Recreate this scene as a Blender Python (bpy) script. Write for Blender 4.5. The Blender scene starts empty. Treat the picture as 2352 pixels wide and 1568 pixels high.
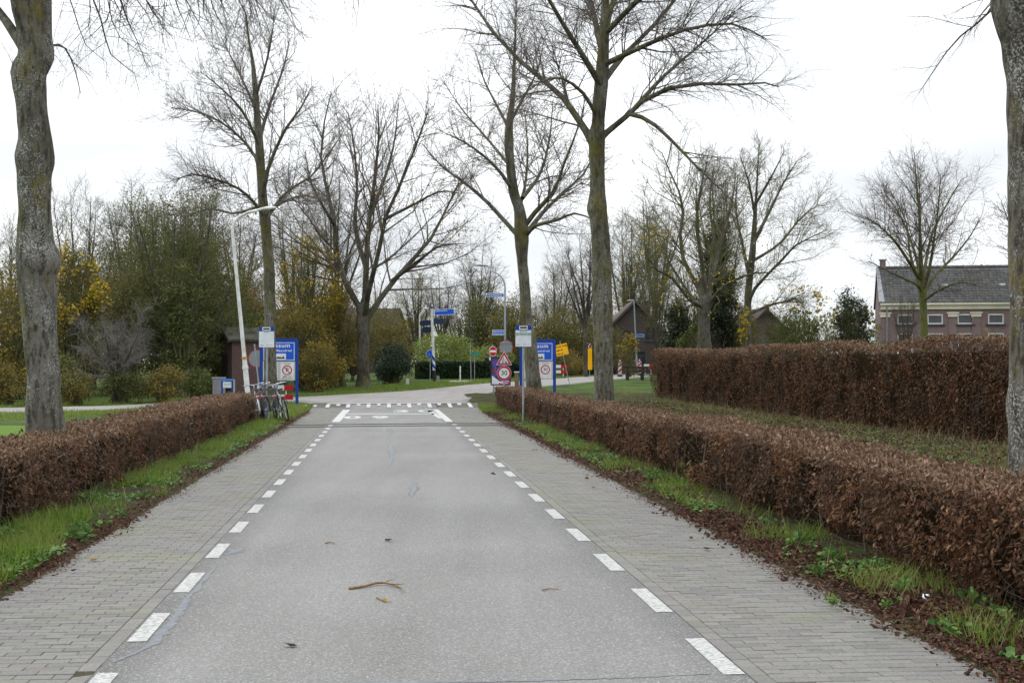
import bpy, bmesh, math, random
import numpy as np
from mathutils import Vector, Matrix, Euler

# ------------------------------------------------------------------ camera, sky, light
scene = bpy.context.scene
F, H, CX, HY = 3332.3, 1.68, 1176.0, 835.0       # focal length in survey units, eye height, optical axis, horizon row
camd = bpy.data.cameras.new("camera")
cam = bpy.data.objects.new("camera", camd)
scene.collection.objects.link(cam)
scene.camera = cam
cam.location = (0, 0, H)
cam.rotation_euler = (math.radians(90), 0, 0)
camd.sensor_width = 36.0
camd.lens = 36.0 * F / 2352.0
camd.shift_y = 51.0 / 2352.0
camd.clip_start, camd.clip_end = 0.1, 6000

SUN_EL, SUN_AZ = math.radians(38), math.radians(-62)   # azimuth from the view direction, negative = left
world = bpy.data.worlds.new("World")
scene.world = world
world.use_nodes = True
wn, wl = world.node_tree.nodes, world.node_tree.links
wn.clear()
w_out = wn.new("ShaderNodeOutputWorld")
w_bg = wn.new("ShaderNodeBackground")
w_bg.inputs["Strength"].default_value = 0.1
w_sky = wn.new("ShaderNodeTexSky")
w_sky.sky_type = 'NISHITA'
w_sky.sun_disc = False
w_sky.sun_elevation = SUN_EL
w_sky.sun_rotation = SUN_AZ
w_sky.air_density = 1.0
w_sky.dust_density = 3.0
# closed cloud deck: overcast luminance, brighter towards the zenith, soft mottling, thin spots let the sky through
w_geo = wn.new("ShaderNodeTexCoord")
w_sep = wn.new("ShaderNodeSeparateXYZ")
wl.new(w_geo.outputs["Generated"], w_sep.inputs[0])
w_up = wn.new("ShaderNodeMapRange")
w_up.inputs["From Min"].default_value = 0.0
w_up.inputs["From Max"].default_value = 1.0
w_up.inputs["To Min"].default_value = 10.4
w_up.inputs["To Max"].default_value = 26.0
wl.new(w_sep.outputs["Z"], w_up.inputs["Value"])
w_map = wn.new("ShaderNodeMapping")
w_map.inputs["Scale"].default_value = (1.0, 1.0, 3.2)
wl.new(w_geo.outputs["Generated"], w_map.inputs["Vector"])
w_noi = wn.new("ShaderNodeTexNoise")
w_noi.inputs["Scale"].default_value = 3.1
w_noi.inputs["Detail"].default_value = 5.0
w_noi.inputs["Roughness"].default_value = 0.5
wl.new(w_map.outputs[0], w_noi.inputs["Vector"])
w_mr = wn.new("ShaderNodeMapRange")
w_mr.inputs["From Min"].default_value = 0.34
w_mr.inputs["From Max"].default_value = 0.66
w_mr.inputs["To Min"].default_value = 0.78
w_mr.inputs["To Max"].default_value = 1.25
wl.new(w_noi.outputs["Fac"], w_mr.inputs["Value"])
w_mul = wn.new("ShaderNodeMath"); w_mul.operation = 'MULTIPLY'
wl.new(w_up.outputs[0], w_mul.inputs[0]); wl.new(w_mr.outputs[0], w_mul.inputs[1])
w_tint = wn.new("ShaderNodeMix"); w_tint.data_type = 'RGBA'
w_tint.inputs["A"].default_value = (0.90, 0.965, 1.04, 1)
w_tint.inputs["B"].default_value = (1.0, 1.0, 0.985, 1)
wl.new(w_noi.outputs["Fac"], w_tint.inputs["Factor"])
w_vm = wn.new("ShaderNodeVectorMath"); w_vm.operation = 'SCALE'
wl.new(w_tint.outputs["Result"], w_vm.inputs[0]); wl.new(w_mul.outputs[0], w_vm.inputs["Scale"])
w_mix = wn.new("ShaderNodeMix"); w_mix.data_type = 'RGBA'
w_mix.inputs["Factor"].default_value = 0.94
wl.new(w_sky.outputs[0], w_mix.inputs["A"]); wl.new(w_vm.outputs[0], w_mix.inputs["B"])
wl.new(w_mix.outputs["Result"], w_bg.inputs["Color"])
wl.new(w_bg.outputs[0], w_out.inputs["Surface"])

sund = bpy.data.lights.new("sun", 'SUN')
sund.energy = 1.5
sund.angle = math.radians(18)
sund.color = (1.0, 0.96, 0.9)
sun = bpy.data.objects.new("sun", sund)
scene.collection.objects.link(sun)
sd = Vector((math.sin(SUN_AZ) * math.cos(SUN_EL), math.cos(SUN_AZ) * math.cos(SUN_EL), math.sin(SUN_EL)))
sun.rotation_euler = sd.to_track_quat('Z', 'Y').to_euler()
sun.location = (-20, 10, 40)

vs = scene.view_settings
vs.view_transform = 'Standard'
vs.look = 'None'
vs.exposure = 0.0
vs.gamma = 1.0
vs.use_curve_mapping = False
scene.cycles.use_denoising = True
scene.cycles.max_bounces = 4
scene.cycles.diffuse_bounces = 2
scene.cycles.transparent_max_bounces = 4

# ------------------------------------------------------------------ helpers
COL = scene.collection
rng = np.random.default_rng(11)
random.seed(5)

GP = [(-50, 0), (55.6, 0), (62, .03), (68, .12), (77, .22), (87, .42), (100, .57), (124, .75), (150, .85), (400, 1.0), (6000, 1.0)]
GX = np.array([p[0] for p in GP], float); GZ = np.array([p[1] for p in GP], float)
def g(Y):
    return np.interp(Y, GX, GZ)
def gr(Y, t):                         # carriageway: the same with the raised table at the junction mouth
    return np.maximum(g(Y), np.interp(Y, [55.6, 57.4, 64, 74], [0, .11, .12, 0]) * np.interp(t, [-6.0, -3.0, 4.0, 7.0], [0, 1, 1, 0]))
def Wp(px, py, Z):
    return np.array([(px - CX) * Z / F, Z, H - (py - HY) * Z / F])
def Gp(px, py):                       # ground point seen at a survey pixel
    Z = 60.0
    for _ in range(60):
        Z = 0.5 * Z + 0.5 * (H - float(g(Z))) * F / max(py - HY, 4)
    return np.array([(px - CX) * Z / F, Z, float(g(Z))])
def Bp(px, Z):                        # ground point under a survey column at a depth
    return np.array([(px - CX) * Z / F, Z, float(g(Z))])
RA = math.atan(289.0 / F)
RD = np.array([-math.sin(RA), math.cos(RA)]); RN = np.array([math.cos(RA), math.sin(RA)])
def RT(s, t, z=0.0):                  # road frame: s along, t to the right
    return np.array([RD[0] * s + RN[0] * t, RD[1] * s + RN[1] * t, z])
def RTa(s, t, z):
    s = np.asarray(s, float); t = np.asarray(t, float)
    return np.stack([RD[0] * s + RN[0] * t, RD[1] * s + RN[1] * t, np.broadcast_to(z, s.shape)], -1)

def tag(o, label=None, cat=None, group=None, kind=None):
    if label: o["label"] = label
    if cat: o["category"] = cat
    if group: o["group"] = group
    if kind: o["kind"] = kind
    return o
def empty(name, loc, label, cat, rz=0.0, group=None, tilt=(0, 0)):
    o = bpy.data.objects.new(name, None)
    o.empty_display_size = 0.2
    COL.objects.link(o)
    o.location = loc
    o.rotation_euler = (tilt[0], tilt[1], rz)
    return tag(o, label, cat, group)
def link(name, me, mat=None, parent=None, loc=None):
    o = bpy.data.objects.new(name, me)
    if mat is not None and len(me.materials) == 0: me.materials.append(mat)
    COL.objects.link(o)
    if parent is not None: o.parent = parent
    if loc is not None: o.location = loc
    return o
def np_mesh(name, V, faces, smooth=False):
    """V (n,3); faces: list of int arrays (m,k)"""
    me = bpy.data.meshes.new(name)
    V = np.asarray(V, np.float32).reshape(-1, 3)
    me.vertices.add(len(V)); me.vertices.foreach_set("co", V.ravel())
    idx = np.concatenate([f.ravel() for f in faces]).astype(np.int32)
    tot = np.concatenate([np.full(len(f), f.shape[1], np.int32) for f in faces])
    st = np.concatenate([[0], np.cumsum(tot)[:-1]]).astype(np.int32)
    me.loops.add(len(idx)); me.loops.foreach_set("vertex_index", idx)
    me.polygons.add(len(tot)); me.polygons.foreach_set("loop_start", st)
    me.polygons.foreach_set("use_smooth", np.full(len(tot), smooth))
    me.update(calc_edges=True)
    me.validate()
    return me
class Bag:                            # numpy geometry collector
    def __init__(s): s.V = []; s.F = {}; s.n = 0
    def add(s, V, Fs):
        V = np.asarray(V, float).reshape(-1, 3)
        for f in Fs:
            f = np.asarray(f, np.int64)
            if len(f): s.F.setdefault(f.shape[1], []).append(f + s.n)
        s.V.append(V); s.n += len(V)
        return s
    def mesh(s, name, smooth=False):
        return np_mesh(name, np.concatenate(s.V), [np.concatenate(v) for v in s.F.values()], smooth)
    def obj(s, name, mat, parent=None, smooth=False, loc=None, base=None):
        if base is not None: s.V = [v - np.asarray(base) for v in s.V]
        return link(name, s.mesh(name, smooth), mat, parent, loc)
    # ---- primitives
    def box(s, c, size, rz=0.0, taper=1.0):
        x, y, z = [q / 2 for q in size]
        P = np.array([[-x, -y, -z], [x, -y, -z], [x, y, -z], [-x, y, -z], [-x * taper, -y * taper, z], [x * taper, -y * taper, z], [x * taper, y * taper, z], [-x * taper, y * taper, z]])
        if rz:
            c_, s_ = math.cos(rz), math.sin(rz)
            P = P @ np.array([[c_, s_, 0], [-s_, c_, 0], [0, 0, 1]])
        return s.add(P + np.asarray(c), [np.array([[0, 3, 2, 1], [4, 5, 6, 7], [0, 1, 5, 4], [1, 2, 6, 5], [2, 3, 7, 6], [3, 0, 4, 7]])])
    def hexa(s, P):                   # 8 corners, same order as box
        return s.add(P, [np.array([[0, 3, 2, 1], [4, 5, 6, 7], [0, 1, 5, 4], [1, 2, 6, 5], [2, 3, 7, 6], [3, 0, 4, 7]])])
    def prism(s, poly, y0, y1):       # polygon in x,z extruded along y (front y0 faces -y)
        n = len(poly)
        A = [[p[0], y0, p[1]] for p in poly]; B = [[p[0], y1, p[1]] for p in poly]
        i = np.arange(n); j = (i + 1) % n
        Fs = [np.stack([i, i + n, j + n, j], 1)]
        s.add(A + B, Fs + [np.arange(n)[None], (np.arange(n)[::-1] + n)[None]])
        return s
    def tube(s, path, r, sides=8, caps=True):
        path = np.asarray(path, float); r = np.broadcast_to(np.asarray(r, float), (len(path),))
        V, Fq = tubes(path[None], r[None], sides)
        s.add(V, [Fq])
        if caps:
            n = len(path)
            s.F.setdefault(sides, []).append(np.arange(sides)[::-1][None] + s.n - n * sides)
            s.F.setdefault(sides, []).append((np.arange(sides) + (n - 1) * sides)[None] + s.n - n * sides)
        return s
    def disc(s, c, r, y0, y1, n=28, sx=1.0):
        a = np.linspace(0, 2 * math.pi, n, endpoint=False)
        return s.prism([(c[0] + sx * r * math.cos(q), c[1] + r * math.sin(q)) for q in a], y0, y1)
    def ring(s, c, r0, r1, y0, y1, n=28):
        a = np.linspace(0, 2 * math.pi, n, endpoint=False); i = np.arange(n); j = (i + 1) % n
        def cir(r, y): return np.stack([c[0] + r * np.cos(a), np.full(n, y), c[1] + r * np.sin(a)], 1)
        V = np.concatenate([cir(r0, y0), cir(r1, y0), cir(r0, y1), cir(r1, y1)])
        return s.add(V, [np.stack([i, i + n, j + n, j], 1)[:, ::-1], np.stack([i + n, i + 3 * n, j + 3 * n, j + n], 1)[:, ::-1], np.stack([i, j, j + 2 * n, i + 2 * n], 1)[:, ::-1], np.stack([i + 2 * n, j + 2 * n, j + 3 * n, i + 3 * n], 1)[:, ::-1]])
def nrm(v):
    return v / np.maximum(np.linalg.norm(v, axis=-1, keepdims=True), 1e-9)
def tubes(paths, radii, S):
    """paths (N,P,3), radii (N,P) -> verts, quads"""
    N, P, _ = paths.shape
    T = nrm(np.gradient(paths, axis=1))
    mean = nrm(paths[:, -1] - paths[:, 0])
    ref = np.where(np.abs(mean[:, 2:3]) > 0.8, np.array([[1.0, 0.13, 0]]), np.array([[0.1, 0, 1.0]]))[:, None, :]
    U = nrm(np.cross(T, np.broadcast_to(ref, T.shape))); Vv = np.cross(T, U)
    a = np.linspace(0, 2 * math.pi, S, endpoint=False)
    ring = U[:, :, None, :] * np.cos(a)[None, None, :, None] + Vv[:, :, None, :] * np.sin(a)[None, None, :, None]
    V = paths[:, :, None, :] + ring * radii[:, :, None, None]
    base = (np.arange(N) * P * S)[:, None, None] + (np.arange(P - 1) * S)[None, :, None]
    k = np.arange(S)[None, None, :]; k2 = (k + 1) % S
    q = np.stack([base + k, base + k2, base + k2 + S, base + k + S], -1).reshape(-1, 4)
    return V.reshape(-1, 3), q
def hash3(i):
    h = (i[..., 0] * 374761393 + i[..., 1] * 668265263 + i[..., 2] * 2147483647 // 7) & 0xffffffff
    h = ((h ^ (h >> 13)) * 1274126177) & 0xffffffff
    return ((h ^ (h >> 16)) & 0xffff) / 65535.0
def vnoise(p):
    p = np.asarray(p, float); i = np.floor(p).astype(np.int64); f = p - i; f = f * f * (3 - 2 * f)
    out = 0
    for dx in (0, 1):
        for dy in (0, 1):
            for dz in (0, 1):
                w = (f[..., 0] if dx else 1 - f[..., 0]) * (f[..., 1] if dy else 1 - f[..., 1]) * (f[..., 2] if dz else 1 - f[..., 2])
                out = out + w * hash3(i + np.array([dx, dy, dz]))
    return out
LEAF2 = (np.array([[0, 0, 0], [-.30, .5, .10], [0, 1, 0], [.30, .5, .10]], float), np.array([[0, 3, 2], [0, 2, 1]]))
CURL = np.array([[0, 0, 0], [0, .5, -.10], [.05, 1, .22], [-.22, .28, .16], [-.20, .70, .20], [.24, .30, .10], [.18, .66, .24]], float)
LEAF6 = (np.array([[0, 0, 0], [0, .5, -.05], [0, 1, .12], [-.27, .28, .10], [-.25, .68, .10], [.27, .28, .10], [.25, .68, .10]], float),
         np.array([[0, 1, 3], [3, 1, 4], [4, 1, 2], [0, 5, 1], [5, 6, 1], [6, 2, 1]]))
CURL6 = (CURL, LEAF6[1])
FOLD2 = (np.array([[0, 0, 0], [-.24, .5, .24], [.04, 1, .12], [.26, .5, .2]], float), LEAF2[1])
BLADE = (np.array([[-.5, 0, 0], [.5, 0, 0], [.34, .55, .06], [-.34, .55, .06], [0, 1, .26]], float), [np.array([[0, 1, 2], [0, 2, 3], [3, 2, 4]])])
BLADE1 = (np.array([[-.5, 0, 0], [.5, 0, 0], [0, 1, .15]], float), [np.array([[0, 1, 2]])])
def scatter(bag, tmpl, pos, tip, nor, size, width=1.0):
    """instances of a small flat template: y of the template runs along tip, z along nor"""
    V, Fc = tmpl
    y = nrm(tip); x = nrm(np.cross(y, nor)); z = np.cross(x, y)
    size = np.broadcast_to(np.asarray(size, float), (len(pos),))[:, None, None]
    width = np.broadcast_to(np.asarray(width, float), (len(pos),))[:, None, None]
    P = pos[:, None, :] + size * (x[:, None, :] * V[None, :, 0:1] * width + y[:, None, :] * V[None, :, 1:2] + z[:, None, :] * V[None, :, 2:3])
    if isinstance(Fc, list): Fc = Fc[0]
    Fi = (Fc[None] + (np.arange(len(pos)) * len(V))[:, None, None]).reshape(-1, Fc.shape[1])
    bag.add(P.reshape(-1, 3), [Fi])
def rdir(n, r=rng):
    return nrm(r.normal(size=(n, 3)))

# ------------------------------------------------------------------ materials
def nodes_of(name):
    m = bpy.data.materials.new(name); m.use_nodes = True
    nt = m.node_tree
    return m, nt.nodes, nt.links, nt.nodes["Principled BSDF"]
def c4(c): return (c[0], c[1], c[2], 1.0)
def plain(name, col, rough=0.7, metal=0.0, var=0.08, scale=6.0, bump=0.0, spec=0.3, obj_coords=True, dirt=None):
    m, n, l, b = nodes_of(name)
    b.inputs["Roughness"].default_value = rough; b.inputs["Metallic"].default_value = metal
    b.inputs["Specular IOR Level"].default_value = spec
    tc = n.new("ShaderNodeTexCoord"); no = n.new("ShaderNodeTexNoise")
    no.inputs["Scale"].default_value = scale; no.inputs["Detail"].default_value = 6
    l.new(tc.outputs["Object"], no.inputs["Vector"])
    mx = n.new("ShaderNodeMix"); mx.data_type = 'RGBA'
    d = dirt if dirt else [q * (1 - 2.2 * var) for q in col]
    mx.inputs["A"].default_value = c4(d); mx.inputs["B"].default_value = c4([min(1, q * (1 + var)) for q in col])
    mr = n.new("ShaderNodeMapRange"); mr.inputs["From Min"].default_value = .3; mr.inputs["From Max"].default_value = .65
    l.new(no.outputs["Fac"], mr.inputs["Value"]); l.new(mr.outputs[0], mx.inputs["Factor"])
    l.new(mx.outputs["Result"], b.inputs["Base Color"])
    if bump:
        bp = n.new("ShaderNodeBump"); bp.inputs["Strength"].default_value = bump; bp.inputs["Distance"].default_value = 0.02
        l.new(no.outputs["Fac"], bp.inputs["Height"]); l.new(bp.outputs[0], b.inputs["Normal"])
    return m
def ramp_of(n, cols):
    r = n.new("ShaderNodeValToRGB"); cr = r.color_ramp
    k = len(cols)
    while len(cr.elements) < k: cr.elements.new(0.5)
    for i, c in enumerate(cols):
        cr.elements[i].position = i / max(1, k - 1); cr.elements[i].color = c4(c)
    return r
def leafy(name, cols, rough=0.6, trans=0.25, patch=None, pscale=0.6):
    """foliage: colour picked per leaf, optionally shifted by broad patches"""
    m, n, l, b = nodes_of(name)
    ge = n.new("ShaderNodeNewGeometry"); oi = n.new("ShaderNodeObjectInfo")
    ad = n.new("ShaderNodeMath"); ad.operation = 'ADD'; fr = n.new("ShaderNodeMath"); fr.operation = 'FRACT'
    l.new(ge.outputs["Random Per Island"], ad.inputs[0]); l.new(oi.outputs["Random"], ad.inputs[1]); l.new(ad.outputs[0], fr.inputs[0])
    r = ramp_of(n, cols); l.new(fr.outputs[0], r.inputs["Fac"])
    out = r.outputs["Color"]
    if patch:
        tc = n.new("ShaderNodeTexCoord"); no = n.new("ShaderNodeTexNoise"); no.inputs["Scale"].default_value = pscale; no.inputs["Detail"].default_value = 3
        l.new(tc.outputs["Object"], no.inputs["Vector"])
        mr = n.new("ShaderNodeMapRange"); mr.inputs["From Min"].default_value = .42; mr.inputs["From Max"].default_value = .62
        l.new(no.outputs["Fac"], mr.inputs["Value"])
        mx = n.new("ShaderNodeMix"); mx.data_type = 'RGBA'; mx.inputs["B"].default_value = c4(patch)
        sc = n.new("ShaderNodeMath"); sc.operation = 'MULTIPLY'; sc.inputs[1].default_value = .7
        l.new(mr.outputs[0], sc.inputs[0]); l.new(sc.outputs[0], mx.inputs["Factor"]); l.new(out, mx.inputs["A"])
        out = mx.outputs["Result"]
    l.new(out, b.inputs["Base Color"])
    b.inputs["Roughness"].default_value = rough; b.inputs["Specular IOR Level"].default_value = 0.25
    if trans:
        tr = n.new("ShaderNodeBsdfTranslucent"); ms = n.new("ShaderNodeMixShader"); ms.inputs[0].default_value = trans
        l.new(out, tr.inputs["Color"]); l.new(b.outputs[0], ms.inputs[1]); l.new(tr.outputs[0], ms.inputs[2])
        l.new(ms.outputs[0], n["Material Output"].inputs["Surface"])
    return m
def bark(name, base, dark, light, moss, moss_amt=0.5, scale=1.0):
    m, n, l, b = nodes_of(name)
    tc = n.new("ShaderNodeTexCoord")
    def noise(s, det, stretch=(1, 1, 1)):
        mp = n.new("ShaderNodeMapping"); mp.inputs["Scale"].default_value = stretch
        l.new(tc.outputs["Object"], mp.inputs["Vector"])
        q = n.new("ShaderNodeTexNoise"); q.inputs["Scale"].default_value = s; q.inputs["Detail"].default_value = det; q.inputs["Roughness"].default_value = .6
        l.new(mp.outputs[0], q.inputs["Vector"]); return q
    def step(src, a, c):
        r = n.new("ShaderNodeMapRange"); r.inputs["From Min"].default_value = a; r.inputs["From Max"].default_value = c
        l.new(src, r.inputs["Value"]); return r.outputs[0]
    def mix(fac, A, Bc):
        x = n.new("ShaderNodeMix"); x.data_type = 'RGBA'; l.new(fac, x.inputs["Factor"])
        if isinstance(A, tuple): x.inputs["A"].default_value = A
        else: l.new(A, x.inputs["A"])
        x.inputs["B"].default_value = Bc
        return x.outputs["Result"]
    n1 = noise(15 * scale, 8, (1, 1, .30)); n2 = noise(2.4 * scale, 4, (1, 1, .6)); n3 = noise(46 * scale, 3); n4 = noise(1.7 * scale, 6, (1.3, 1.3, .5)); n5 = noise(9 * scale, 5); n6 = noise(1.1 * scale, 5, (1.6, 1.6, .45))
    c = mix(step(n6.outputs["Fac"], .42, .60), c4(base), c4([q * .52 for q in base[:2]] + [base[2] * .44]))
    ck = n.new("ShaderNodeMath"); ck.operation = 'MULTIPLY'; ck.inputs[1].default_value = .85; l.new(step(n1.outputs["Fac"], .47, .60), ck.inputs[0])
    c = mix(ck.outputs[0], c, c4(dark))
    lich = n.new("ShaderNodeMath"); lich.operation = 'MULTIPLY'
    l.new(step(n3.outputs["Fac"], .50, .60), lich.inputs[0]); l.new(step(n2.outputs["Fac"], .46, .62), lich.inputs[1])
    c = mix(lich.outputs[0], c, c4(light))
    ms = n.new("ShaderNodeMath"); ms.operation = 'MULTIPLY'; l.new(step(n4.outputs["Fac"], .66 - .2 * moss_amt, .78 - .2 * moss_amt), ms.inputs[0]); l.new(step(n5.outputs["Fac"], .40, .58), ms.inputs[1])
    c = mix(ms.outputs[0], c, c4(moss))
    l.new(c, b.inputs["Base Color"]); b.inputs["Roughness"].default_value = .9; b.inputs["Specular IOR Level"].default_value = .15
    hs = n.new("ShaderNodeMath"); hs.operation = 'ADD'; l.new(n1.outputs["Fac"], hs.inputs[0]); l.new(n5.outputs["Fac"], hs.inputs[1])
    bp = n.new("ShaderNodeBump"); bp.inputs["Strength"].default_value = .9; bp.inputs["Distance"].default_value = .035
    l.new(hs.outputs[0], bp.inputs["Height"]); l.new(bp.outputs[0], b.inputs["Normal"])
    return m
def bricks(name, c1, c2, mortar, bw=.21, bh=.06, bump=.4):
    m, n, l, b = nodes_of(name)
    tc = n.new("ShaderNodeTexCoord"); sp = n.new("ShaderNodeSeparateXYZ"); cb = n.new("ShaderNodeCombineXYZ")
    l.new(tc.outputs["Object"], sp.inputs[0])
    ad = n.new("ShaderNodeMath"); ad.operation = 'ADD'
    l.new(sp.outputs["X"], ad.inputs[0]); l.new(sp.outputs["Y"], ad.inputs[1]); l.new(ad.outputs[0], cb.inputs["X"]); l.new(sp.outputs["Z"], cb.inputs["Y"])
    br = n.new("ShaderNodeTexBrick"); br.inputs["Scale"].default_value = 1.0
    br.inputs["Brick Width"].default_value = bw; br.inputs["Row Height"].default_value = bh; br.inputs["Mortar Size"].default_value = .006
    br.inputs["Color1"].default_value = c4(c1); br.inputs["Color2"].default_value = c4(c2); br.inputs["Mortar"].default_value = c4(mortar)
    l.new(cb.outputs[0], br.inputs["Vector"])
    no = n.new("ShaderNodeTexNoise"); no.inputs["Scale"].default_value = .8; no.inputs["Detail"].default_value = 6; l.new(tc.outputs["Object"], no.inputs["Vector"])
    mr = n.new("ShaderNodeMapRange"); mr.inputs["To Min"].default_value = .72; mr.inputs["To Max"].default_value = 1.2; l.new(no.outputs["Fac"], mr.inputs["Value"])
    vm = n.new("ShaderNodeVectorMath"); vm.operation = 'SCALE'; l.new(br.outputs["Color"], vm.inputs[0]); l.new(mr.outputs[0], vm.inputs["Scale"])
    l.new(vm.outputs[0], b.inputs["Base Color"]); b.inputs["Roughness"].default_value = .9
    bp = n.new("ShaderNodeBump"); bp.inputs["Strength"].default_value = bump; bp.inputs["Distance"].default_value = .01; bp.invert = True
    l.new(br.outputs["Fac"], bp.inputs["Height"]); l.new(bp.outputs[0], b.inputs["Normal"])
    return m
def ground_mat(name, cols, scale=.7, fine=30):
    m, n, l, b = nodes_of(name)
    tc = n.new("ShaderNodeTexCoord")
    a = n.new("ShaderNodeTexNoise"); a.inputs["Scale"].default_value = scale; a.inputs["Detail"].default_value = 8; a.inputs["Roughness"].default_value = .65
    f = n.new("ShaderNodeTexNoise"); f.inputs["Scale"].default_value = fine; f.inputs["Detail"].default_value = 4
    l.new(tc.outputs["Object"], a.inputs["Vector"]); l.new(tc.outputs["Object"], f.inputs["Vector"])
    ad = n.new("ShaderNodeMath"); ad.operation = 'MULTIPLY_ADD'; ad.inputs[1].default_value = .35; ad.inputs[2].default_value = -.17
    l.new(f.outputs["Fac"], ad.inputs[0])
    su = n.new("ShaderNodeMath"); su.operation = 'ADD'; l.new(a.outputs["Fac"], su.inputs[0]); l.new(ad.outputs[0], su.inputs[1])
    mr = n.new("ShaderNodeMapRange"); mr.inputs["From Min"].default_value = .3; mr.inputs["From Max"].default_value = .72; l.new(su.outputs[0], mr.inputs["Value"])
    r = ramp_of(n, cols); l.new(mr.outputs[0], r.inputs["Fac"]); l.new(r.outputs[0], b.inputs["Base Color"])
    b.inputs["Roughness"].default_value = .95; b.inputs["Specular IOR Level"].default_value = .1
    bp = n.new("ShaderNodeBump"); bp.inputs["Strength"].default_value = .6; bp.inputs["Distance"].default_value = .04; l.new(f.outputs["Fac"], bp.inputs["Height"]); l.new(bp.outputs[0], b.inputs["Normal"])
    return m
def asphalt(name, c_lo, c_hi, speck=260, chips=(.42, .42, .41), edges=False):
    m, n, l, b = nodes_of(name)
    tc = n.new("ShaderNodeTexCoord")
    big = n.new("ShaderNodeTexNoise"); big.inputs["Scale"].default_value = .35; big.inputs["Detail"].default_value = 6
    mid = n.new("ShaderNodeTexNoise"); mid.inputs["Scale"].default_value = 38; mid.inputs["Detail"].default_value = 5; mid.inputs["Roughness"].default_value = .75
    vo = n.new("ShaderNodeTexVoronoi"); vo.inputs["Scale"].default_value = speck * .36
    mp = n.new("ShaderNodeMapping"); mp.inputs["Scale"].default_value = (1.3, .10, 1); mp.inputs["Rotation"].default_value = (0, 0, -RA)
    tr = n.new("ShaderNodeTexNoise"); tr.inputs["Scale"].default_value = 1.4; tr.inputs["Detail"].default_value = 3
    l.new(tc.outputs["Object"], mp.inputs[0]); l.new(mp.outputs[0], tr.inputs["Vector"])
    for q in (big, mid, vo): l.new(tc.outputs["Object"], q.inputs["Vector"])
    s1 = n.new("ShaderNodeMath"); s1.operation = 'ADD'; l.new(big.outputs["Fac"], s1.inputs[0]); l.new(tr.outputs["Fac"], s1.inputs[1])
    mr = n.new("ShaderNodeMapRange"); mr.inputs["From Min"].default_value = .75; mr.inputs["From Max"].default_value = 1.25; l.new(s1.outputs[0], mr.inputs["Value"])
    mx = n.new("ShaderNodeMix"); mx.data_type = 'RGBA'; mx.inputs["A"].default_value = c4(c_lo); mx.inputs["B"].default_value = c4(c_hi); l.new(mr.outputs[0], mx.inputs["Factor"])
    gr = n.new("ShaderNodeMapRange"); gr.inputs["From Min"].default_value = .3; gr.inputs["From Max"].default_value = .7; gr.inputs["To Min"].default_value = .62; gr.inputs["To Max"].default_value = 1.3
    l.new(mid.outputs["Fac"], gr.inputs["Value"])
    vm = n.new("ShaderNodeVectorMath"); vm.operation = 'SCALE'; l.new(mx.outputs["Result"], vm.inputs[0]); l.new(gr.outputs[0], vm.inputs["Scale"])
    if edges:
        dp = n.new("ShaderNodeVectorMath"); dp.operation = 'DOT_PRODUCT'; dp.inputs[1].default_value = (RN[0], RN[1], 0); l.new(tc.outputs["Object"], dp.inputs[0])
        ce = n.new("ShaderNodeMath"); ce.operation = 'SUBTRACT'; ce.inputs[1].default_value = .185; l.new(dp.outputs["Value"], ce.inputs[0])
        ab = n.new("ShaderNodeMath"); ab.operation = 'ABSOLUTE'; l.new(ce.outputs[0], ab.inputs[0])
        e1 = n.new("ShaderNodeMapRange"); e1.inputs["From Min"].default_value = 1.38; e1.inputs["From Max"].default_value = 1.72; l.new(ab.outputs[0], e1.inputs["Value"])
        e2 = n.new("ShaderNodeMapRange"); e2.inputs["From Min"].default_value = .38; e2.inputs["From Max"].default_value = .62; e2.inputs["To Min"].default_value = .15; l.new(mid.outputs["Fac"], e2.inputs["Value"])
        em = n.new("ShaderNodeMath"); em.operation = 'MULTIPLY'; l.new(e1.outputs[0], em.inputs[0]); l.new(e2.outputs[0], em.inputs[1])
        e3 = n.new("ShaderNodeMath"); e3.operation = 'MULTIPLY_ADD'; e3.inputs[1].default_value = -.5; e3.inputs[2].default_value = 1.0; l.new(em.outputs[0], e3.inputs[0])
        v2 = n.new("ShaderNodeVectorMath"); v2.operation = 'SCALE'; l.new(vm.outputs[0], v2.inputs[0]); l.new(e3.outputs[0], v2.inputs["Scale"]); vm = v2
    ch = n.new("ShaderNodeSeparateColor"); l.new(vo.outputs["Color"], ch.inputs[0])
    st = n.new("ShaderNodeMapRange"); st.inputs["From Min"].default_value = .86; st.inputs["From Max"].default_value = .95; st.inputs["To Max"].default_value = .75; l.new(ch.outputs[0], st.inputs["Value"])
    m2 = n.new("ShaderNodeMix"); m2.data_type = 'RGBA'; m2.inputs["B"].default_value = c4(chips); l.new(st.outputs[0], m2.inputs["Factor"]); l.new(vm.outputs[0], m2.inputs["A"])
    l.new(m2.outputs["Result"], b.inputs["Base Color"]); b.inputs["Roughness"].default_value = .85; b.inputs["Specular IOR Level"].default_value = .3
    bp = n.new("ShaderNodeBump"); bp.inputs["Strength"].default_value = .5; bp.inputs["Distance"].default_value = .006; l.new(mid.outputs["Fac"], bp.inputs["Height"]); l.new(bp.outputs[0], b.inputs["Normal"])
    return m
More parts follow.
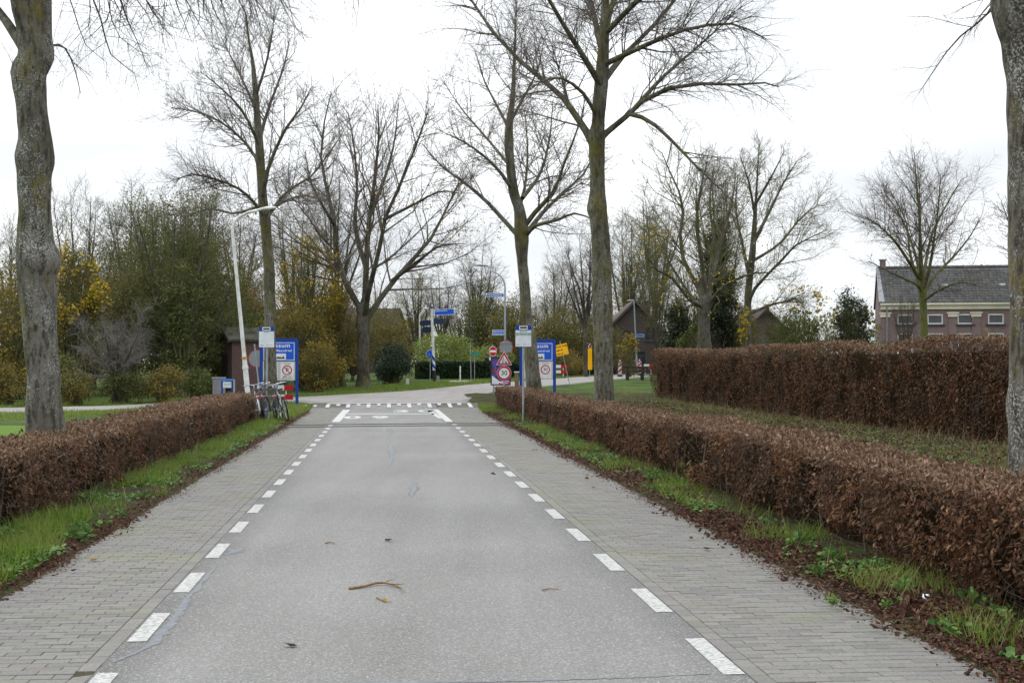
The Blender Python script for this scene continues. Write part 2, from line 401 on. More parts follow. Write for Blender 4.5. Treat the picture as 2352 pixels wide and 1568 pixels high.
def paver_mat(name, cols, mossy=(.16, .17, .08)):
    m, n, l, b = nodes_of(name)
    ge = n.new("ShaderNodeNewGeometry"); oi = n.new("ShaderNodeObjectInfo"); tc = n.new("ShaderNodeTexCoord")
    ad = n.new("ShaderNodeMath"); ad.operation = 'ADD'; fr = n.new("ShaderNodeMath"); fr.operation = 'FRACT'
    l.new(ge.outputs["Random Per Island"], ad.inputs[0]); l.new(oi.outputs["Random"], ad.inputs[1]); l.new(ad.outputs[0], fr.inputs[0])
    r = ramp_of(n, cols); l.new(fr.outputs[0], r.inputs["Fac"])
    no = n.new("ShaderNodeTexNoise"); no.inputs["Scale"].default_value = 45; no.inputs["Detail"].default_value = 5; no.inputs["Roughness"].default_value = .75
    l.new(ge.outputs["Position"], no.inputs["Vector"])
    gr = n.new("ShaderNodeMapRange"); gr.inputs["From Min"].default_value = .3; gr.inputs["From Max"].default_value = .7; gr.inputs["To Min"].default_value = .7; gr.inputs["To Max"].default_value = 1.25; l.new(no.outputs["Fac"], gr.inputs["Value"])
    vm = n.new("ShaderNodeVectorMath"); vm.operation = 'SCALE'; l.new(r.outputs[0], vm.inputs[0]); l.new(gr.outputs[0], vm.inputs["Scale"])
    bg = n.new("ShaderNodeTexNoise"); bg.inputs["Scale"].default_value = .9; bg.inputs["Detail"].default_value = 5; l.new(ge.outputs["Position"], bg.inputs["Vector"])
    st = n.new("ShaderNodeMapRange"); st.inputs["From Min"].default_value = .52; st.inputs["From Max"].default_value = .72; st.inputs["To Max"].default_value = .45; l.new(bg.outputs["Fac"], st.inputs["Value"])
    mx = n.new("ShaderNodeMix"); mx.data_type = 'RGBA'; mx.inputs["B"].default_value = c4(mossy); l.new(st.outputs[0], mx.inputs["Factor"]); l.new(vm.outputs[0], mx.inputs["A"])
    l.new(mx.outputs["Result"], b.inputs["Base Color"]); b.inputs["Roughness"].default_value = .9; b.inputs["Specular IOR Level"].default_value = .2
    return m
def worn_paint(name, col=(.75, .75, .73), under=(.2, .2, .2), wear=.5):
    m, n, l, b = nodes_of(name)
    tc = n.new("ShaderNodeTexCoord"); ge = n.new("ShaderNodeNewGeometry")
    mp = n.new("ShaderNodeMapping"); mp.inputs["Scale"].default_value = (1, 2.0, 1); l.new(ge.outputs["Position"], mp.inputs[0])
    no = n.new("ShaderNodeTexNoise"); no.inputs["Scale"].default_value = 26; no.inputs["Detail"].default_value = 7; no.inputs["Roughness"].default_value = .75; l.new(mp.outputs[0], no.inputs["Vector"])
    mr = n.new("ShaderNodeMapRange"); mr.inputs["From Min"].default_value = .60 - .13 * wear; mr.inputs["From Max"].default_value = .66 - .13 * wear; l.new(no.outputs["Fac"], mr.inputs["Value"])
    mx = n.new("ShaderNodeMix"); mx.data_type = 'RGBA'; mx.inputs["A"].default_value = c4(col); mx.inputs["B"].default_value = c4(under); l.new(mr.outputs[0], mx.inputs["Factor"])
    l.new(mx.outputs["Result"], b.inputs["Base Color"]); b.inputs["Roughness"].default_value = .75
    return m

MT = {}
MT['asphalt'] = asphalt('asphalt', (.140, .138, .132), (.184, .182, .175), speck=330, chips=(.35, .35, .335), edges=True)
MT['crossing'] = asphalt('crossing_surface', (.20, .19, .182), (.255, .238, .228), speck=60, chips=(.29, .255, .245))
MT['cyclepath'] = asphalt('pale_surface', (.27, .27, .265), (.33, .33, .32))
MT['paver'] = paver_mat('grey_paver', [(.142, .139, .131), (.172, .166, .156), (.182, .179, .166), (.156, .146, .139), (.192, .184, .173)])
MT['joint'] = ground_mat('paver_joint_sand', [(.035, .032, .026), (.055, .05, .035), (.07, .075, .03)], 2.0, 60)
MT['paint'] = worn_paint('road_paint', (.42, .42, .41), (.19, .19, .185), .85)
MT['paint_new'] = worn_paint('road_paint_fresh', (.42, .42, .415), (.25, .25, .25), .5)
MT['paint_old'] = worn_paint('road_paint_faded', (.34, .34, .335), (.2, .2, .2), .9)
MT['tar'] = plain('tar_seal', (.140, .147, .163), .5, var=.12, scale=14)
MT['ground'] = ground_mat('meadow', [(.03, .026, .014), (.04, .055, .014), (.055, .10, .018), (.07, .125, .02)], .5, 22)
MT['verge'] = ground_mat('verge_soil', [(.022, .016, .011), (.035, .026, .015), (.04, .05, .014), (.045, .075, .018)], 1.4, 40)
MT['lawn'] = ground_mat('lawn', [(.06, .11, .018), (.08, .145, .02), (.10, .175, .025)], .8, 30)
MT['grass'] = leafy('grass_blades', [(.055, .105, .012), (.088, .165, .017), (.125, .215, .022), (.165, .25, .03), (.215, .26, .055)], .5, .4, patch=(.19, .21, .06), pscale=1.2)
MT['weed'] = leafy('weed_leaves', [(.045, .11, .025), (.075, .16, .035), (.11, .20, .045), (.16, .21, .04)], .5, .25)
MT['dry_grass'] = leafy('dry_stalks', [(.22, .17, .08), (.30, .23, .12), (.16, .12, .06)], .7, .1)
MT['litter'] = leafy('leaf_litter', [(.04, .019, .012), (.08, .038, .024), (.125, .06, .038), (.06, .029, .019), (.19, .11, .07)], .7, .05)
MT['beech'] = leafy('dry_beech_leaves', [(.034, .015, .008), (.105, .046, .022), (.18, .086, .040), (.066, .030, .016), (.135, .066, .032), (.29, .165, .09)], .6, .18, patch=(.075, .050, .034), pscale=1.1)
MT['beech_pale_lit'] = leafy('dry_beech_leaves_lit_top', [(.065, .032, .018), (.135, .073, .041), (.20, .118, .069), (.29, .195, .13), (.095, .050, .028)], .5, .12)  # pale clipped tops; part of the lightness is sky light put into the colour
MT['twig'] = plain('hedge_twigs', (.06, .048, .04), .85, var=.3, scale=3)
MT['twig_pale'] = plain('pale_twigs', (.10, .08, .06), .85, var=.25, scale=3)
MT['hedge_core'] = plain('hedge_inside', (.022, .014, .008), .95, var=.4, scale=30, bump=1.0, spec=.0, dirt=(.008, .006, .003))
MT['box_leaf'] = leafy('box_hedge_leaves', [(.008, .02, .008), (.014, .035, .012), (.025, .055, .018)], .45, .1)
MT['bark'] = bark('lime_bark', (.135, .125, .105), (.028, .024, .019), (.30, .31, .30), (.125, .105, .018), .62)
MT['bark_moss'] = bark('mossy_bark', (.125, .115, .088), (.03, .027, .019), (.24, .25, .23), (.105, .095, .016), .80)
MT['bark_far'] = bark('far_bark', (.085, .076, .058), (.03, .027, .02), (.20, .20, .18), (.09, .09, .022), .6, .7)
MT['bark_green'] = bark('algae_bark', (.095, .09, .035), (.055, .05, .022), (.16, .16, .10), (.10, .105, .02), 1.0, .8)
MT['branch'] = plain('branch_bark', (.085, .075, .06), .9, var=.35, scale=2, bump=.3)
MT['twigs'] = plain('bare_twigs', (.11, .092, .08), .9, var=.25, scale=1.5)
MT['twigs_olive'] = plain('olive_twigs', (.115, .112, .05), .9, var=.3, scale=1.2)
MT['twigs_silver'] = plain('silver_twigs', (.17, .16, .145), .9, var=.25, scale=1.2)
MT['ivy'] = leafy('ivy_leaves', [(.024, .038, .010), (.048, .07, .017), (.08, .10, .024), (.115, .12, .034)], .55, .25, patch=(.135, .125, .035), pscale=.35)
MT['olive'] = leafy('olive_leaves', [(.075, .08, .02), (.115, .11, .026), (.155, .135, .034), (.10, .115, .03)], .6, .3, patch=(.17, .125, .03), pscale=.4)
MT['brown_olive'] = leafy('brown_olive_leaves', [(.10, .078, .022), (.145, .108, .028), (.19, .15, .03), (.125, .12, .028)], .6, .3, patch=(.23, .16, .02), pscale=.45)
MT['yellow'] = leafy('yellow_leaves', [(.32, .22, .012), (.44, .30, .015), (.55, .39, .02), (.28, .23, .02)], .55, .3)
MT['yellow_dull'] = leafy('dull_yellow_leaves', [(.20, .145, .015), (.31, .21, .018), (.26, .20, .025), (.15, .125, .02)], .55, .3)
MT['orange'] = leafy('orange_leaves', [(.20, .085, .016), (.27, .12, .02), (.16, .08, .018)], .55, .25)
MT['willow'] = leafy('willow_leaves', [(.13, .18, .03), (.18, .23, .045), (.22, .25, .06), (.12, .16, .03)], .55, .3)
MT['conifer'] = leafy('conifer_needles', [(.010, .020, .009), (.018, .034, .013), (.03, .046, .016)], .6, .12, patch=(.035, .035, .018), pscale=.5)
MT['green_bush'] = leafy('green_bush_leaves', [(.035, .06, .012), (.06, .09, .018), (.09, .11, .022), (.13, .11, .02)], .55, .25)

# ------------------------------------------------------------------ ground, roads, pavements
def grid_sheet(name, us, vs, fn, mat, parent=None, kind='structure', smooth=True):
    U, Vv = np.meshgrid(us, vs, indexing='ij')
    P = fn(U, Vv)
    nu, nv = len(us), len(vs)
    i = np.arange(nu - 1)[:, None] * nv + np.arange(nv - 1)[None]
    q = np.stack([i, i + nv, i + nv + 1, i + 1], -1).reshape(-1, 4)
    me = np_mesh(name, P.reshape(-1, 3), [q], smooth)
    if me.polygons[0].normal.z < 0: me.flip_normals()
    o = link(name, me, mat, parent)
    if kind and parent is None: o["kind"] = kind
    return o
ys = np.concatenate([np.arange(-40, 0, 8), np.arange(0, 160, 2.0), np.arange(160, 420, 20), [500, 700, 1000, 1600, 2500, 4000]])
xs = np.concatenate([[-3000, -1200, -500, -250, -120], np.arange(-80, 81, 4.0), [120, 250, 500, 1200, 3000]])
grid_sheet('ground', xs, ys, lambda X, Y: np.stack([X, Y, g(Y) - .03], -1), MT['ground'])

T_AL, T_AR = -1.576, 1.940                       # asphalt edges
S_END = 55.4
def rz_(s, t):                                   # ground height in the road frame
    return g(RD[1] * np.asarray(s) + RN[1] * np.asarray(t))
def rr_(s, t):                                   # the same on the carriageway
    return gr(RD[1] * np.asarray(s) + RN[1] * np.asarray(t), t)
road = grid_sheet('road', np.concatenate([np.arange(-12, 50, 2.), np.arange(50, 58.6, .4)]), np.linspace(T_AL, T_AR, 5),
                  lambda s, t: RTa(s, t, 0) + np.stack([0 * s, 0 * s, rr_(s, t) + .004], -1), MT['asphalt'])

# the curving cross street behind the ramp, lofted between its two kerb lines
FE = [(-160, 941), (0, 937), (270, 931), (420, 921), (580, 915), (700, 911), (810, 905), (919, 899), (1010, 891), (1100, 882), (1200, 875), (1300, 868), (1420, 859), (1500, 854)]
NE = [(-160, 951), (0, 946), (270, 940), (420, 930), (575, 924.5), (690, 921), (752, 931), (905, 928), (1062, 925), (1108, 903), (1190, 891), (1310, 881), (1425, 869), (1500, 863)]
def resample(P, n):
    P = np.asarray(P, float)
    d = np.concatenate([[0], np.cumsum(np.linalg.norm(np.diff(P, axis=0), axis=1))])
    x = np.linspace(0, d[-1], n)
    return np.stack([np.interp(x, d, P[:, k]) for k in range(P.shape[1])], 1)
def catmull(P, n):
    P = np.asarray(P, float); k = len(P)
    if k < 3: return resample(P, n)
    Q = np.concatenate([[2 * P[0] - P[1]], P, [2 * P[-1] - P[-2]]])
    u = np.linspace(0, k - 1 - 1e-6, n); i = u.astype(int); f = (u - i)[:, None]
    p0, p1, p2, p3 = Q[i], Q[i + 1], Q[i + 2], Q[i + 3]
    return .5 * (2 * p1 + (p2 - p0) * f + (2 * p0 - 5 * p1 + 4 * p2 - p3) * f * f + (3 * p1 - p0 - 3 * p2 + p3) * f ** 3)
FEw = np.array([Gp(*p) for p in FE]); NEw = np.array([Gp(*p) for p in NE])
ncs = 90
fe = catmull(FEw, ncs); ne = np.stack([np.interp(np.linspace(0, len(NE) - 1, ncs), np.arange(len(NE)), NEw[:, k]) for k in range(3)], 1)
def cs(u, v):
    a = np.stack([np.interp(u, np.arange(ncs), ne[:, k]) for k in range(3)], -1); b = np.stack([np.interp(u, np.arange(ncs), fe[:, k]) for k in range(3)], -1)
    P = a + (b - a) * v[..., None]
    P[..., 2] = gr(P[..., 1], P[..., 0] * RN[0] + P[..., 1] * RN[1]) + .012 - np.where((v < 0) | (v > 1), .2, 0)
    return P
grid_sheet('cross_street', np.arange(ncs), np.array([-.035, 0, .06, .125, .25, .375, .5, .625, .75, .875, 1.0, 1.03]), cs, MT['crossing'])

# paved strips of concrete bricks
def brick_shape(L, W, hgt=.06, bev=.003):
    a, b = L / 2, W / 2
    V = []
    for (x, y, z) in ((a, b, -hgt), (a, b, -bev), (a - bev, b - bev, 0)):
        V += [[-x, -y, z], [x, -y, z], [x, y, z], [-x, y, z]]
    q = [[8, 9, 10, 11]]
    for lv in (0, 4):
        for k in range(4): q.append([lv + k, lv + (k + 1) % 4, lv + 4 + (k + 1) % 4, lv + 4 + k])
    return np.array(V), np.array(q)
def in_frame(P, m=0):
    x = CX + P[0] / P[1] * F; y = HY + (H - P[2]) / P[1] * F
    return -m < x < 2352 + m and y < 1568 + m
def pavement(name, side, t_in, t_out, seed):
    r = np.random.default_rng(seed)
    base = grid_sheet(name, np.append(np.arange(2, 55, .7), np.arange(55, 58.4, .3)), np.linspace(0, 1, 4),
                      lambda s, v: RTa(s, side * (t_in - .11 + (np.interp(s, t_out[0], t_out[1]) + .03 - t_in + .11) * v), 0) + np.stack([0 * s, 0 * s, rr_(s, side * 2.5) - .005], -1), MT['joint'])
    items = []                                   # (s, t, L(t), W(s))
    pitch, bl = .106, .205
    for k, s in enumerate(np.arange(3.0, 57.6, pitch)):
        to = float(np.interp(s, t_out[0], t_out[1])) + r.normal() * .012
        t = t_in + (0 if k % 2 == 0 else -bl / 2 - .003)
        while t < to:
            a, b = max(t, t_in), min(t + bl, to)
            if b - a > .04: items.append((s, side * (a + b) / 2, b - a - .004, pitch - .010, abs(b - a - bl) < 1e-6))
            t += bl + .0
    for s in np.arange(3.0, 57.5, .208):
        items.append((s, side * (t_in - .052), .098, .201, False))
    full_me = None; edge_me = None; bag = Bag(); n_obj = 0
    order = sorted(range(len(items)), key=lambda i: items[i][0])
    for i in order:
        s, t, L, W, full = items[i]
        z = float(rr_(s, t)) + r.normal() * .0012
        ang = RA + r.normal() * .006
        P = RT(s, t, z)
        if n_obj < 300 and in_frame(P) and (full or abs(L - .098) < 1e-6):
            if full and full_me is None: full_me = np_mesh('brick', *[(v, [q]) for v, q in [brick_shape(.201, .096)]][0])
            if not full and edge_me is None: edge_me = np_mesh('edge_brick', *[(v, [q]) for v, q in [brick_shape(.098, .201)]][0])
            o = link('brick', full_me if full else edge_me, MT['paver'], base, P); o.rotation_euler = (r.normal() * .006, r.normal() * .005, ang)
            n_obj += 1
        else:
            V, q = brick_shape(L, W)
            c_, s_ = math.cos(ang), math.sin(ang)
            V = V @ np.array([[c_, s_, 0], [-s_, c_, 0], [0, 0, 1]]) + P
            bag.add(V, [q])
    tag(bag.obj('bricks_beyond', MT['paver'], base), kind='stuff')
    return base
TOUT_R = ([0, 20, 30, 36, 45, 52, 58], [3.25, 3.25, 3.28, 3.30, 3.30, 3.38, 3.65])
TOUT_L = ([0, 20, 40, 50, 58], [2.74, 2.72, 2.66, 2.66, 2.9])
pavement('right_pavement', 1, 2.055, TOUT_R, 3)
pavement('left_pavement', -1, 1.685, TOUT_L, 4)

# painted markings on the road (each its own piece)
def quad_on_road(name, pts, mat, lift=.008, sub=6):
    """pts: 4 (s,t) corners a,b,c,d ; a-b near edge, d-c far edge"""
    a, b, c, d = [np.array(p, float) for p in pts]
    V = []
    for k in range(sub + 1):
        f = k / sub
        for p in (a + (d - a) * f, b + (c - b) * f):
            V.append(RT(p[0], p[1], float(rr_(p[0], p[1])) + lift))
    i = np.arange(sub) * 2
    q = np.stack([i, i + 1, i + 3, i + 2], 1)
    return link(name, np_mesh(name, np.array(V), [q]), mat, road)
for k in range(-1, 18):
    s0 = 8.91 + 1.89 * k
    if 4 < s0 < 40.5:
        w = .058
        quad_on_road('lane_dash', [(s0, -1.50 - w), (s0, -1.50 + w), (s0 + 1.0, -1.50 + w), (s0 + 1.0, -1.50 - w)], MT['paint'], sub=1)
for k in range(-2, 17):
    s0 = 9.66 + 1.97 * k
    if 4 < s0 < 40.5:
        quad_on_road('lane_dash', [(s0, 1.872 - .06), (s0, 1.872 + .06), (s0 + 1.03, 1.872 + .06), (s0 + 1.03, 1.872 - .06)], MT['paint'], sub=1)
quad_on_road('edge_line', [(42.0, -1.57), (42.0, -1.33), (53.2, -1.30), (53.2, -1.56)], MT['paint_new'])
quad_on_road('edge_line', [(42.0, 1.72), (42.0, 1.93), (53.2, 1.90), (53.2, 1.70)], MT['paint_new'])
quad_on_road('edge_line', [(44.5, 1.60), (44.5, 1.72), (53.2, 1.62), (53.2, 1.40)], MT['paint_new'])
quad_on_road('stop_bar', [(48.0, -1.34), (48.0, 1.6), (49.1, 1.6), (49.1, -1.34)], MT['paint_old'])
# ramp teeth and their bar
tl, tr = -2.3, 3.3
quad_on_road('ramp_bar', [(57.25, tl), (57.25, tr), (57.55, tr), (57.55, tl)], MT['paint_new'], lift=.03, sub=2)
for k in range(15):
    t = tl + .05 + k * (tr - tl - .1) / 14
    ln = 1.75 if k % 2 == 0 else .7
    quad_on_road('ramp_tooth', [(57.25 - ln, t - .075), (57.25 - ln, t + .075), (57.25, t + .075), (57.25, t - .075)], MT['paint_new'], lift=.018)
for t in (-2.75, -3.15):
    quad_on_road('ramp_tooth', [(56.2, t - .07), (56.2, t + .07), (57.0, t + .07), (57.0, t - .07)], MT['paint_new'], lift=.018)

# lettering helper (built-in font turned into mesh)
def text_mesh(txt, size, name='lettering', bold=0.0, extrude=0.0015, align='CENTER', spacing=1.0):
    cu = bpy.data.curves.new(name, 'FONT')
    cu.body = txt; cu.size = size; cu.align_x = align; cu.align_y = 'CENTER'; cu.extrude = extrude; cu.offset = bold * size; cu.resolution_u = 3; cu.space_character = spacing
    ob = bpy.data.objects.new(name, cu)
    COL.objects.link(ob)
    dg = bpy.context.evaluated_depsgraph_get(); dg.update()
    me = bpy.data.meshes.new_from_object(ob.evaluated_get(dg))
    bpy.data.objects.remove(ob); bpy.data.curves.remove(cu)
    me.name = name
    return me
def digits_on_road(txt, s, t, flip, w=.54, h=2.4, gap=.86):
    for k, ch in enumerate(txt):
        me = text_mesh(ch, 1.0, 'road_digit', bold=.03, extrude=0)
        co = np.zeros(len(me.vertices) * 3); me.vertices.foreach_get('co', co); co = co.reshape(-1, 3)
        lo, hi = co.min(0), co.max(0)
        x = ((co[:, 0] - lo[0]) / (hi[0] - lo[0]) - .5) * w; y = ((co[:, 1] - lo[1]) / (hi[1] - lo[1]) - .5) * h
        off = (k - .5) * gap
        tt, ss = (t + off + x, s + y) if not flip else (t - off - x, s - y)
        P = RTa(ss, tt, 0); P[:, 2] = rr_(ss, tt) + .008
        me.vertices.foreach_set('co', P.astype(np.float32).ravel()); me.update()
        if me.polygons[0].normal.z < 0: me.flip_normals()
        link('road_digit', me, MT['paint_new'], road)
digits_on_road('60', 45.6, -.62, True)
digits_on_road('30', 51.4, .95, False)

# tar seals: irregular bluish patches on the asphalt
def tar_patch(pts, w, seed):
    r = np.random.default_rng(seed)
    P = catmull(np.array(pts, float), 70)
    d = np.gradient(P, axis=0); nn = np.stack([-d[:, 1], d[:, 0]], 1); nn /= np.maximum(np.linalg.norm(nn, axis=1, keepdims=True), 1e-6)
    wl_ = w * (.3 + 1.2 * r.random(70)) * (.4 + 1.2 * vnoise(np.stack([np.arange(70) * .21, np.zeros(70), np.full(70, seed)], -1))) * np.sin(np.linspace(.12, 3.05, 70)) ** .5; wr_ = w * (.3 + 1.2 * r.random(70)) * (.4 + 1.2 * vnoise(np.stack([np.arange(70) * .21, np.ones(70) * 7, np.full(70, seed)], -1))) * np.sin(np.linspace(.12, 3.05, 70)) ** .5
    A = P + nn * wl_[:, None]; B = P - nn * wr_[:, None]
    V = np.concatenate([RTa(A[:, 0], A[:, 1], .0065), RTa(B[:, 0], B[:, 1], .0065)])
    i = np.arange(69); q = np.stack([i, i + 70, i + 71, i + 1], 1)
    me = np_mesh('tar_seal', V, [q]); 
    if me.polygons[0].normal.z < 0: me.flip_normals()
    link('tar_seal', me, MT['tar'], road)
tar_patch([(8.3, -1.53), (8.5, -1.47), (8.84, -1.40), (9.49, -1.385), (10.18, -1.41), (10.98, -1.41), (12.1, -1.40)], .03, 1)
tar_patch([(12.9, -1.40), (13.1, -1.36), (13.35, -1.30)], .07, 3)
tar_patch([(7.66, -.35), (7.64, .4), (7.66, 1.1), (7.72, 1.75)], .018, 5)
tar_patch([(18.4, .32), (19.3, .36), (20.6, .42)], .045, 6)
tar_patch([(24, .05), (26.5, .10), (29, .08), (33, .06)], .04, 8)
tar_patch([(34, .07), (36, .10), (38, .05)], .05, 9)

# two counting cables lying across the street
for s0, lab in ((38.9, 'nearer of the two thin black cables lying across the road'), (40.2, 'farther of the two thin black cables lying across the road')):
    ts = np.linspace(-2.75, 4.0, 24)
    P = RTa(s0 + .18 * np.sin(ts * .9) + .6 * np.exp(-((ts + 2.9) ** 2)) * -1.0, ts, 0)
    P[:, 2] = .018 + .004 * np.sin(ts * 7)
    b = Bag().tube(P, .010, 5)
    tag(b.obj('road_cable', plain('rubber_cable', (.05, .05, .052), .7)), lab, 'cable', 'cables across the road')

# ------------------------------------------------------------------ verges, grass, litter
def verge(name, side, tin_f, t_far, s0, s1):
    def fn(s, v):
        tin = np.interp(s, tin_f[0], tin_f[1]) + .015
        t = side * (tin + (t_far - tin) * v ** 1.6)
        P = RTa(s, t, 0)
        d = np.abs(t) - tin
        P[..., 2] = rz_(s, t) - .012 + .055 * np.clip(d / .35, 0, 1) + .05 * (vnoise(P * 1.7) - .4) * np.clip(d / .2, 0, 1) + .03 * (vnoise(P * 5) - .5) * np.clip(d / .1, 0, 1)
        return P
    return grid_sheet(name, np.arange(s0, s1, .25), np.linspace(0, 1, 16), fn, MT['verge'])
verge('left_verge', -1, TOUT_L, 6.0, 2, 57)
verge('right_verge', 1, TOUT_R, 13.4, 2, 72)
grid_sheet('lawn', np.linspace(4, 40, 12), np.linspace(-40, -6.0, 10), lambda s, t: RTa(s, t, .02), MT['lawn'])

def blades(name, s_rng, t_rng, n, hmin, hmax, mat, clump=2.0, thr=.35, near_bias=1.0, seed=1, w=.009, use_xy=None, lean=.5, edge=0):
    r = np.random.default_rng(seed)
    m = int(n * 2.2)
    if use_xy is None:
        u = r.random(m) ** near_bias
        s = s_rng[0] + (s_rng[1] - s_rng[0]) * u
        lo = np.interp(s, *t_rng[0]) if isinstance(t_rng[0], tuple) else t_rng[0]; hi = np.interp(s, *t_rng[1]) if isinstance(t_rng[1], tuple) else t_rng[1]
        t = lo + (hi - lo) * r.random(m)
        if edge: t = t - np.sign(t) * 0 + np.where(np.abs(t - hi) < edge, -np.abs(edge * vnoise(np.stack([s * .9, 0 * s, 0 * s + 2.2], -1))) * np.sign(hi * -1) * -1 * -1, 0)
        P = RTa(s, t, 0); P[:, 2] = rz_(s, t) + .01
    else:
        P = use_xy(r, m); P[:, 2] = g(P[:, 1]) - .01
    nz = vnoise(P * np.array([clump, clump, 0]) + 7.3)
    keep = np.where(nz + .25 * r.random(m) > thr)[0][:n]
    P = P[keep]; nz = nz[keep]; k = len(P)
    hgt = (hmin + (hmax - hmin) * r.random(k) ** 1.5) * (.6 + .8 * nz)
    tip = np.concatenate([r.normal(size=(k, 2)) * lean, np.ones((k, 1))], 1); nor = np.concatenate([nrm(r.normal(size=(k, 2))), np.zeros((k, 1))], 1)
    b = Bag(); scatter(b, BLADE if seed in (21, 22) else BLADE1, P, tip, nor, hgt, w * (.6 + .8 * r.random(k)) / hgt)
    return tag(b.obj(name, mat), kind='stuff')
LT = lambda off: (TOUT_L[0], [-(q + off) for q in TOUT_L[1]])
RTT = lambda off: (TOUT_R[0], [q + off for q in TOUT_R[1]])
o = blades('grass', (5, 56), (LT(.95), LT(.06)), 44000, .04, .22, MT['grass'], 1.5, .52, 1.6, 21, edge=.35)
tag(o, 'bright green grass fringe between left hedge and paving', 'grass')
o = blades('grass', (6, 53), (RTT(.18), RTT(.85)), 11000, .05, .24, MT['grass'], 1.0, .64, 1.3, 22)
tag(o, 'patchy grass tufts growing through leaf litter along right hedge', 'grass')
o = blades('grass', (49, 58), ((TOUT_R[0], [q - .05 for q in TOUT_R[1]]), 6.2), 9000, .06, .2, MT['grass'], 1.0, .2, 1, 23)
tag(o, 'bright grass corner at the far end of right hedge', 'grass')
o = blades('grass', (44, 58), (-5.2, -2.75), 9000, .06, .2, MT['grass'], 1.0, .2, 1, 24)
tag(o, 'bright grass corner around parked bicycles and blue village sign', 'grass')
o = blades('grass', (14, 74), (5.2, 12.4), 22000, .05, .18, MT['grass'], .6, .56, 1, 25, w=.014)
tag(o, 'rough grass between low hedge and tall hedge', 'grass')
o = blades('dry_grass', (12, 72), (10.8, 12.6), 1500, .2, .6, MT['dry_grass'], .7, .5, 1, 26, w=.01)
tag(o, 'dry straw coloured stalks at the foot of tall hedge', 'dry grass')
o = blades('dry_grass', (8, 40), (-4.0, -3.1), 260, .15, .5, MT['dry_grass'], .9, .3, 1.5, 27, w=.007)
tag(o, 'scattered dry stalks standing at the foot of left hedge', 'dry grass')
o = blades('dry_grass', (8, 40), (3.45, 4.0), 320, .12, .45, MT['dry_grass'], .9, .3, 1.5, 28, w=.006)
tag(o, 'scattered dry stalks standing at the foot of right hedge', 'dry grass')
def strip(F_, up):
    F_ = np.asarray(F_)
    def f(r, m):
        u = r.random(m) * (len(F_) - 1); i = u.astype(int); q = F_[i] + (F_[np.minimum(i + 1, len(F_) - 1)] - F_[i]) * (u - i)[:, None]
        q = q.copy(); q[:, 1] += .3 + r.random(m) * up; return q
    return f
o = blades('grass', None, None, 22000, .06, .2, MT['grass'], .5, .2, 1, 29, w=.02, use_xy=strip(FEw[5:], 14))
tag(o, 'green roadside grass beyond the cross street', 'grass')
o = blades('grass', None, None, 9000, .06, .16, MT['grass'], .5, .2, 1, 30, w=.02, use_xy=strip(FEw[:6], 4))
tag(o, 'green grass strip beyond the pale lane at far left', 'grass')
o = blades('grass', None, None, 14000, .05, .2, MT['grass'], .5, .25, 1, 31, w=.018, use_xy=strip(NEw[:6] - np.array([0, 10, 0]), 9.3))
tag(o, 'green grass between left hedge and the pale lane', 'grass')
def ground_cover(label, s_rng, t_rng, n, seed, thr):
    r = np.random.default_rng(seed); m = n * 3
    s = s_rng[0] + (s_rng[1] - s_rng[0]) * r.random(m) ** 1.5; lo = np.interp(s, *t_rng[0]); hi = np.interp(s, *t_rng[1]); t = lo + (hi - lo) * r.random(m)
    P = RTa(s, t, 0); nz = vnoise(P * np.array([1.9, 1.9, 0]) + seed); k_ = np.where(nz + .15 * r.random(m) > thr)[0][:n]; P = P[k_]; s, t = s[k_], t[k_]; k = len(P)
    P[:, 2] = rz_(s, t) + .03 + .10 * r.random(k) * nz[k_]
    tp = np.concatenate([r.normal(size=(k, 2)), .3 * r.normal(size=(k, 1))], 1); no = nrm(np.concatenate([r.normal(size=(k, 2)) * .6, np.ones((k, 1))], 1)); sz = .025 + .04 * r.random(k); nr = s < 15
    b = Bag(); scatter(b, LEAF6, P[nr], tp[nr], no[nr], sz[nr], 1.5); scatter(b, LEAF2, P[~nr], tp[~nr], no[~nr], sz[~nr], 1.5)
    return tag(b.obj('ground_cover', MT['weed']), label, 'ground cover', kind='stuff')
ground_cover('small leafy weeds growing among left verge grass', (6.5, 40), (LT(1.0), LT(.08)), 7000, 61, .58)
ground_cover('small leafy weeds growing in the leaves along right hedge', (6.5, 40), (RTT(.15), RTT(.8)), 4500, 62, .64)
ground_cover('leafy weeds in the rough grass between the right hedges', (14, 60), ((TOUT_R[0], [5.2] * 7), (TOUT_R[0], [12.0] * 7)), 9000, 63, .55)
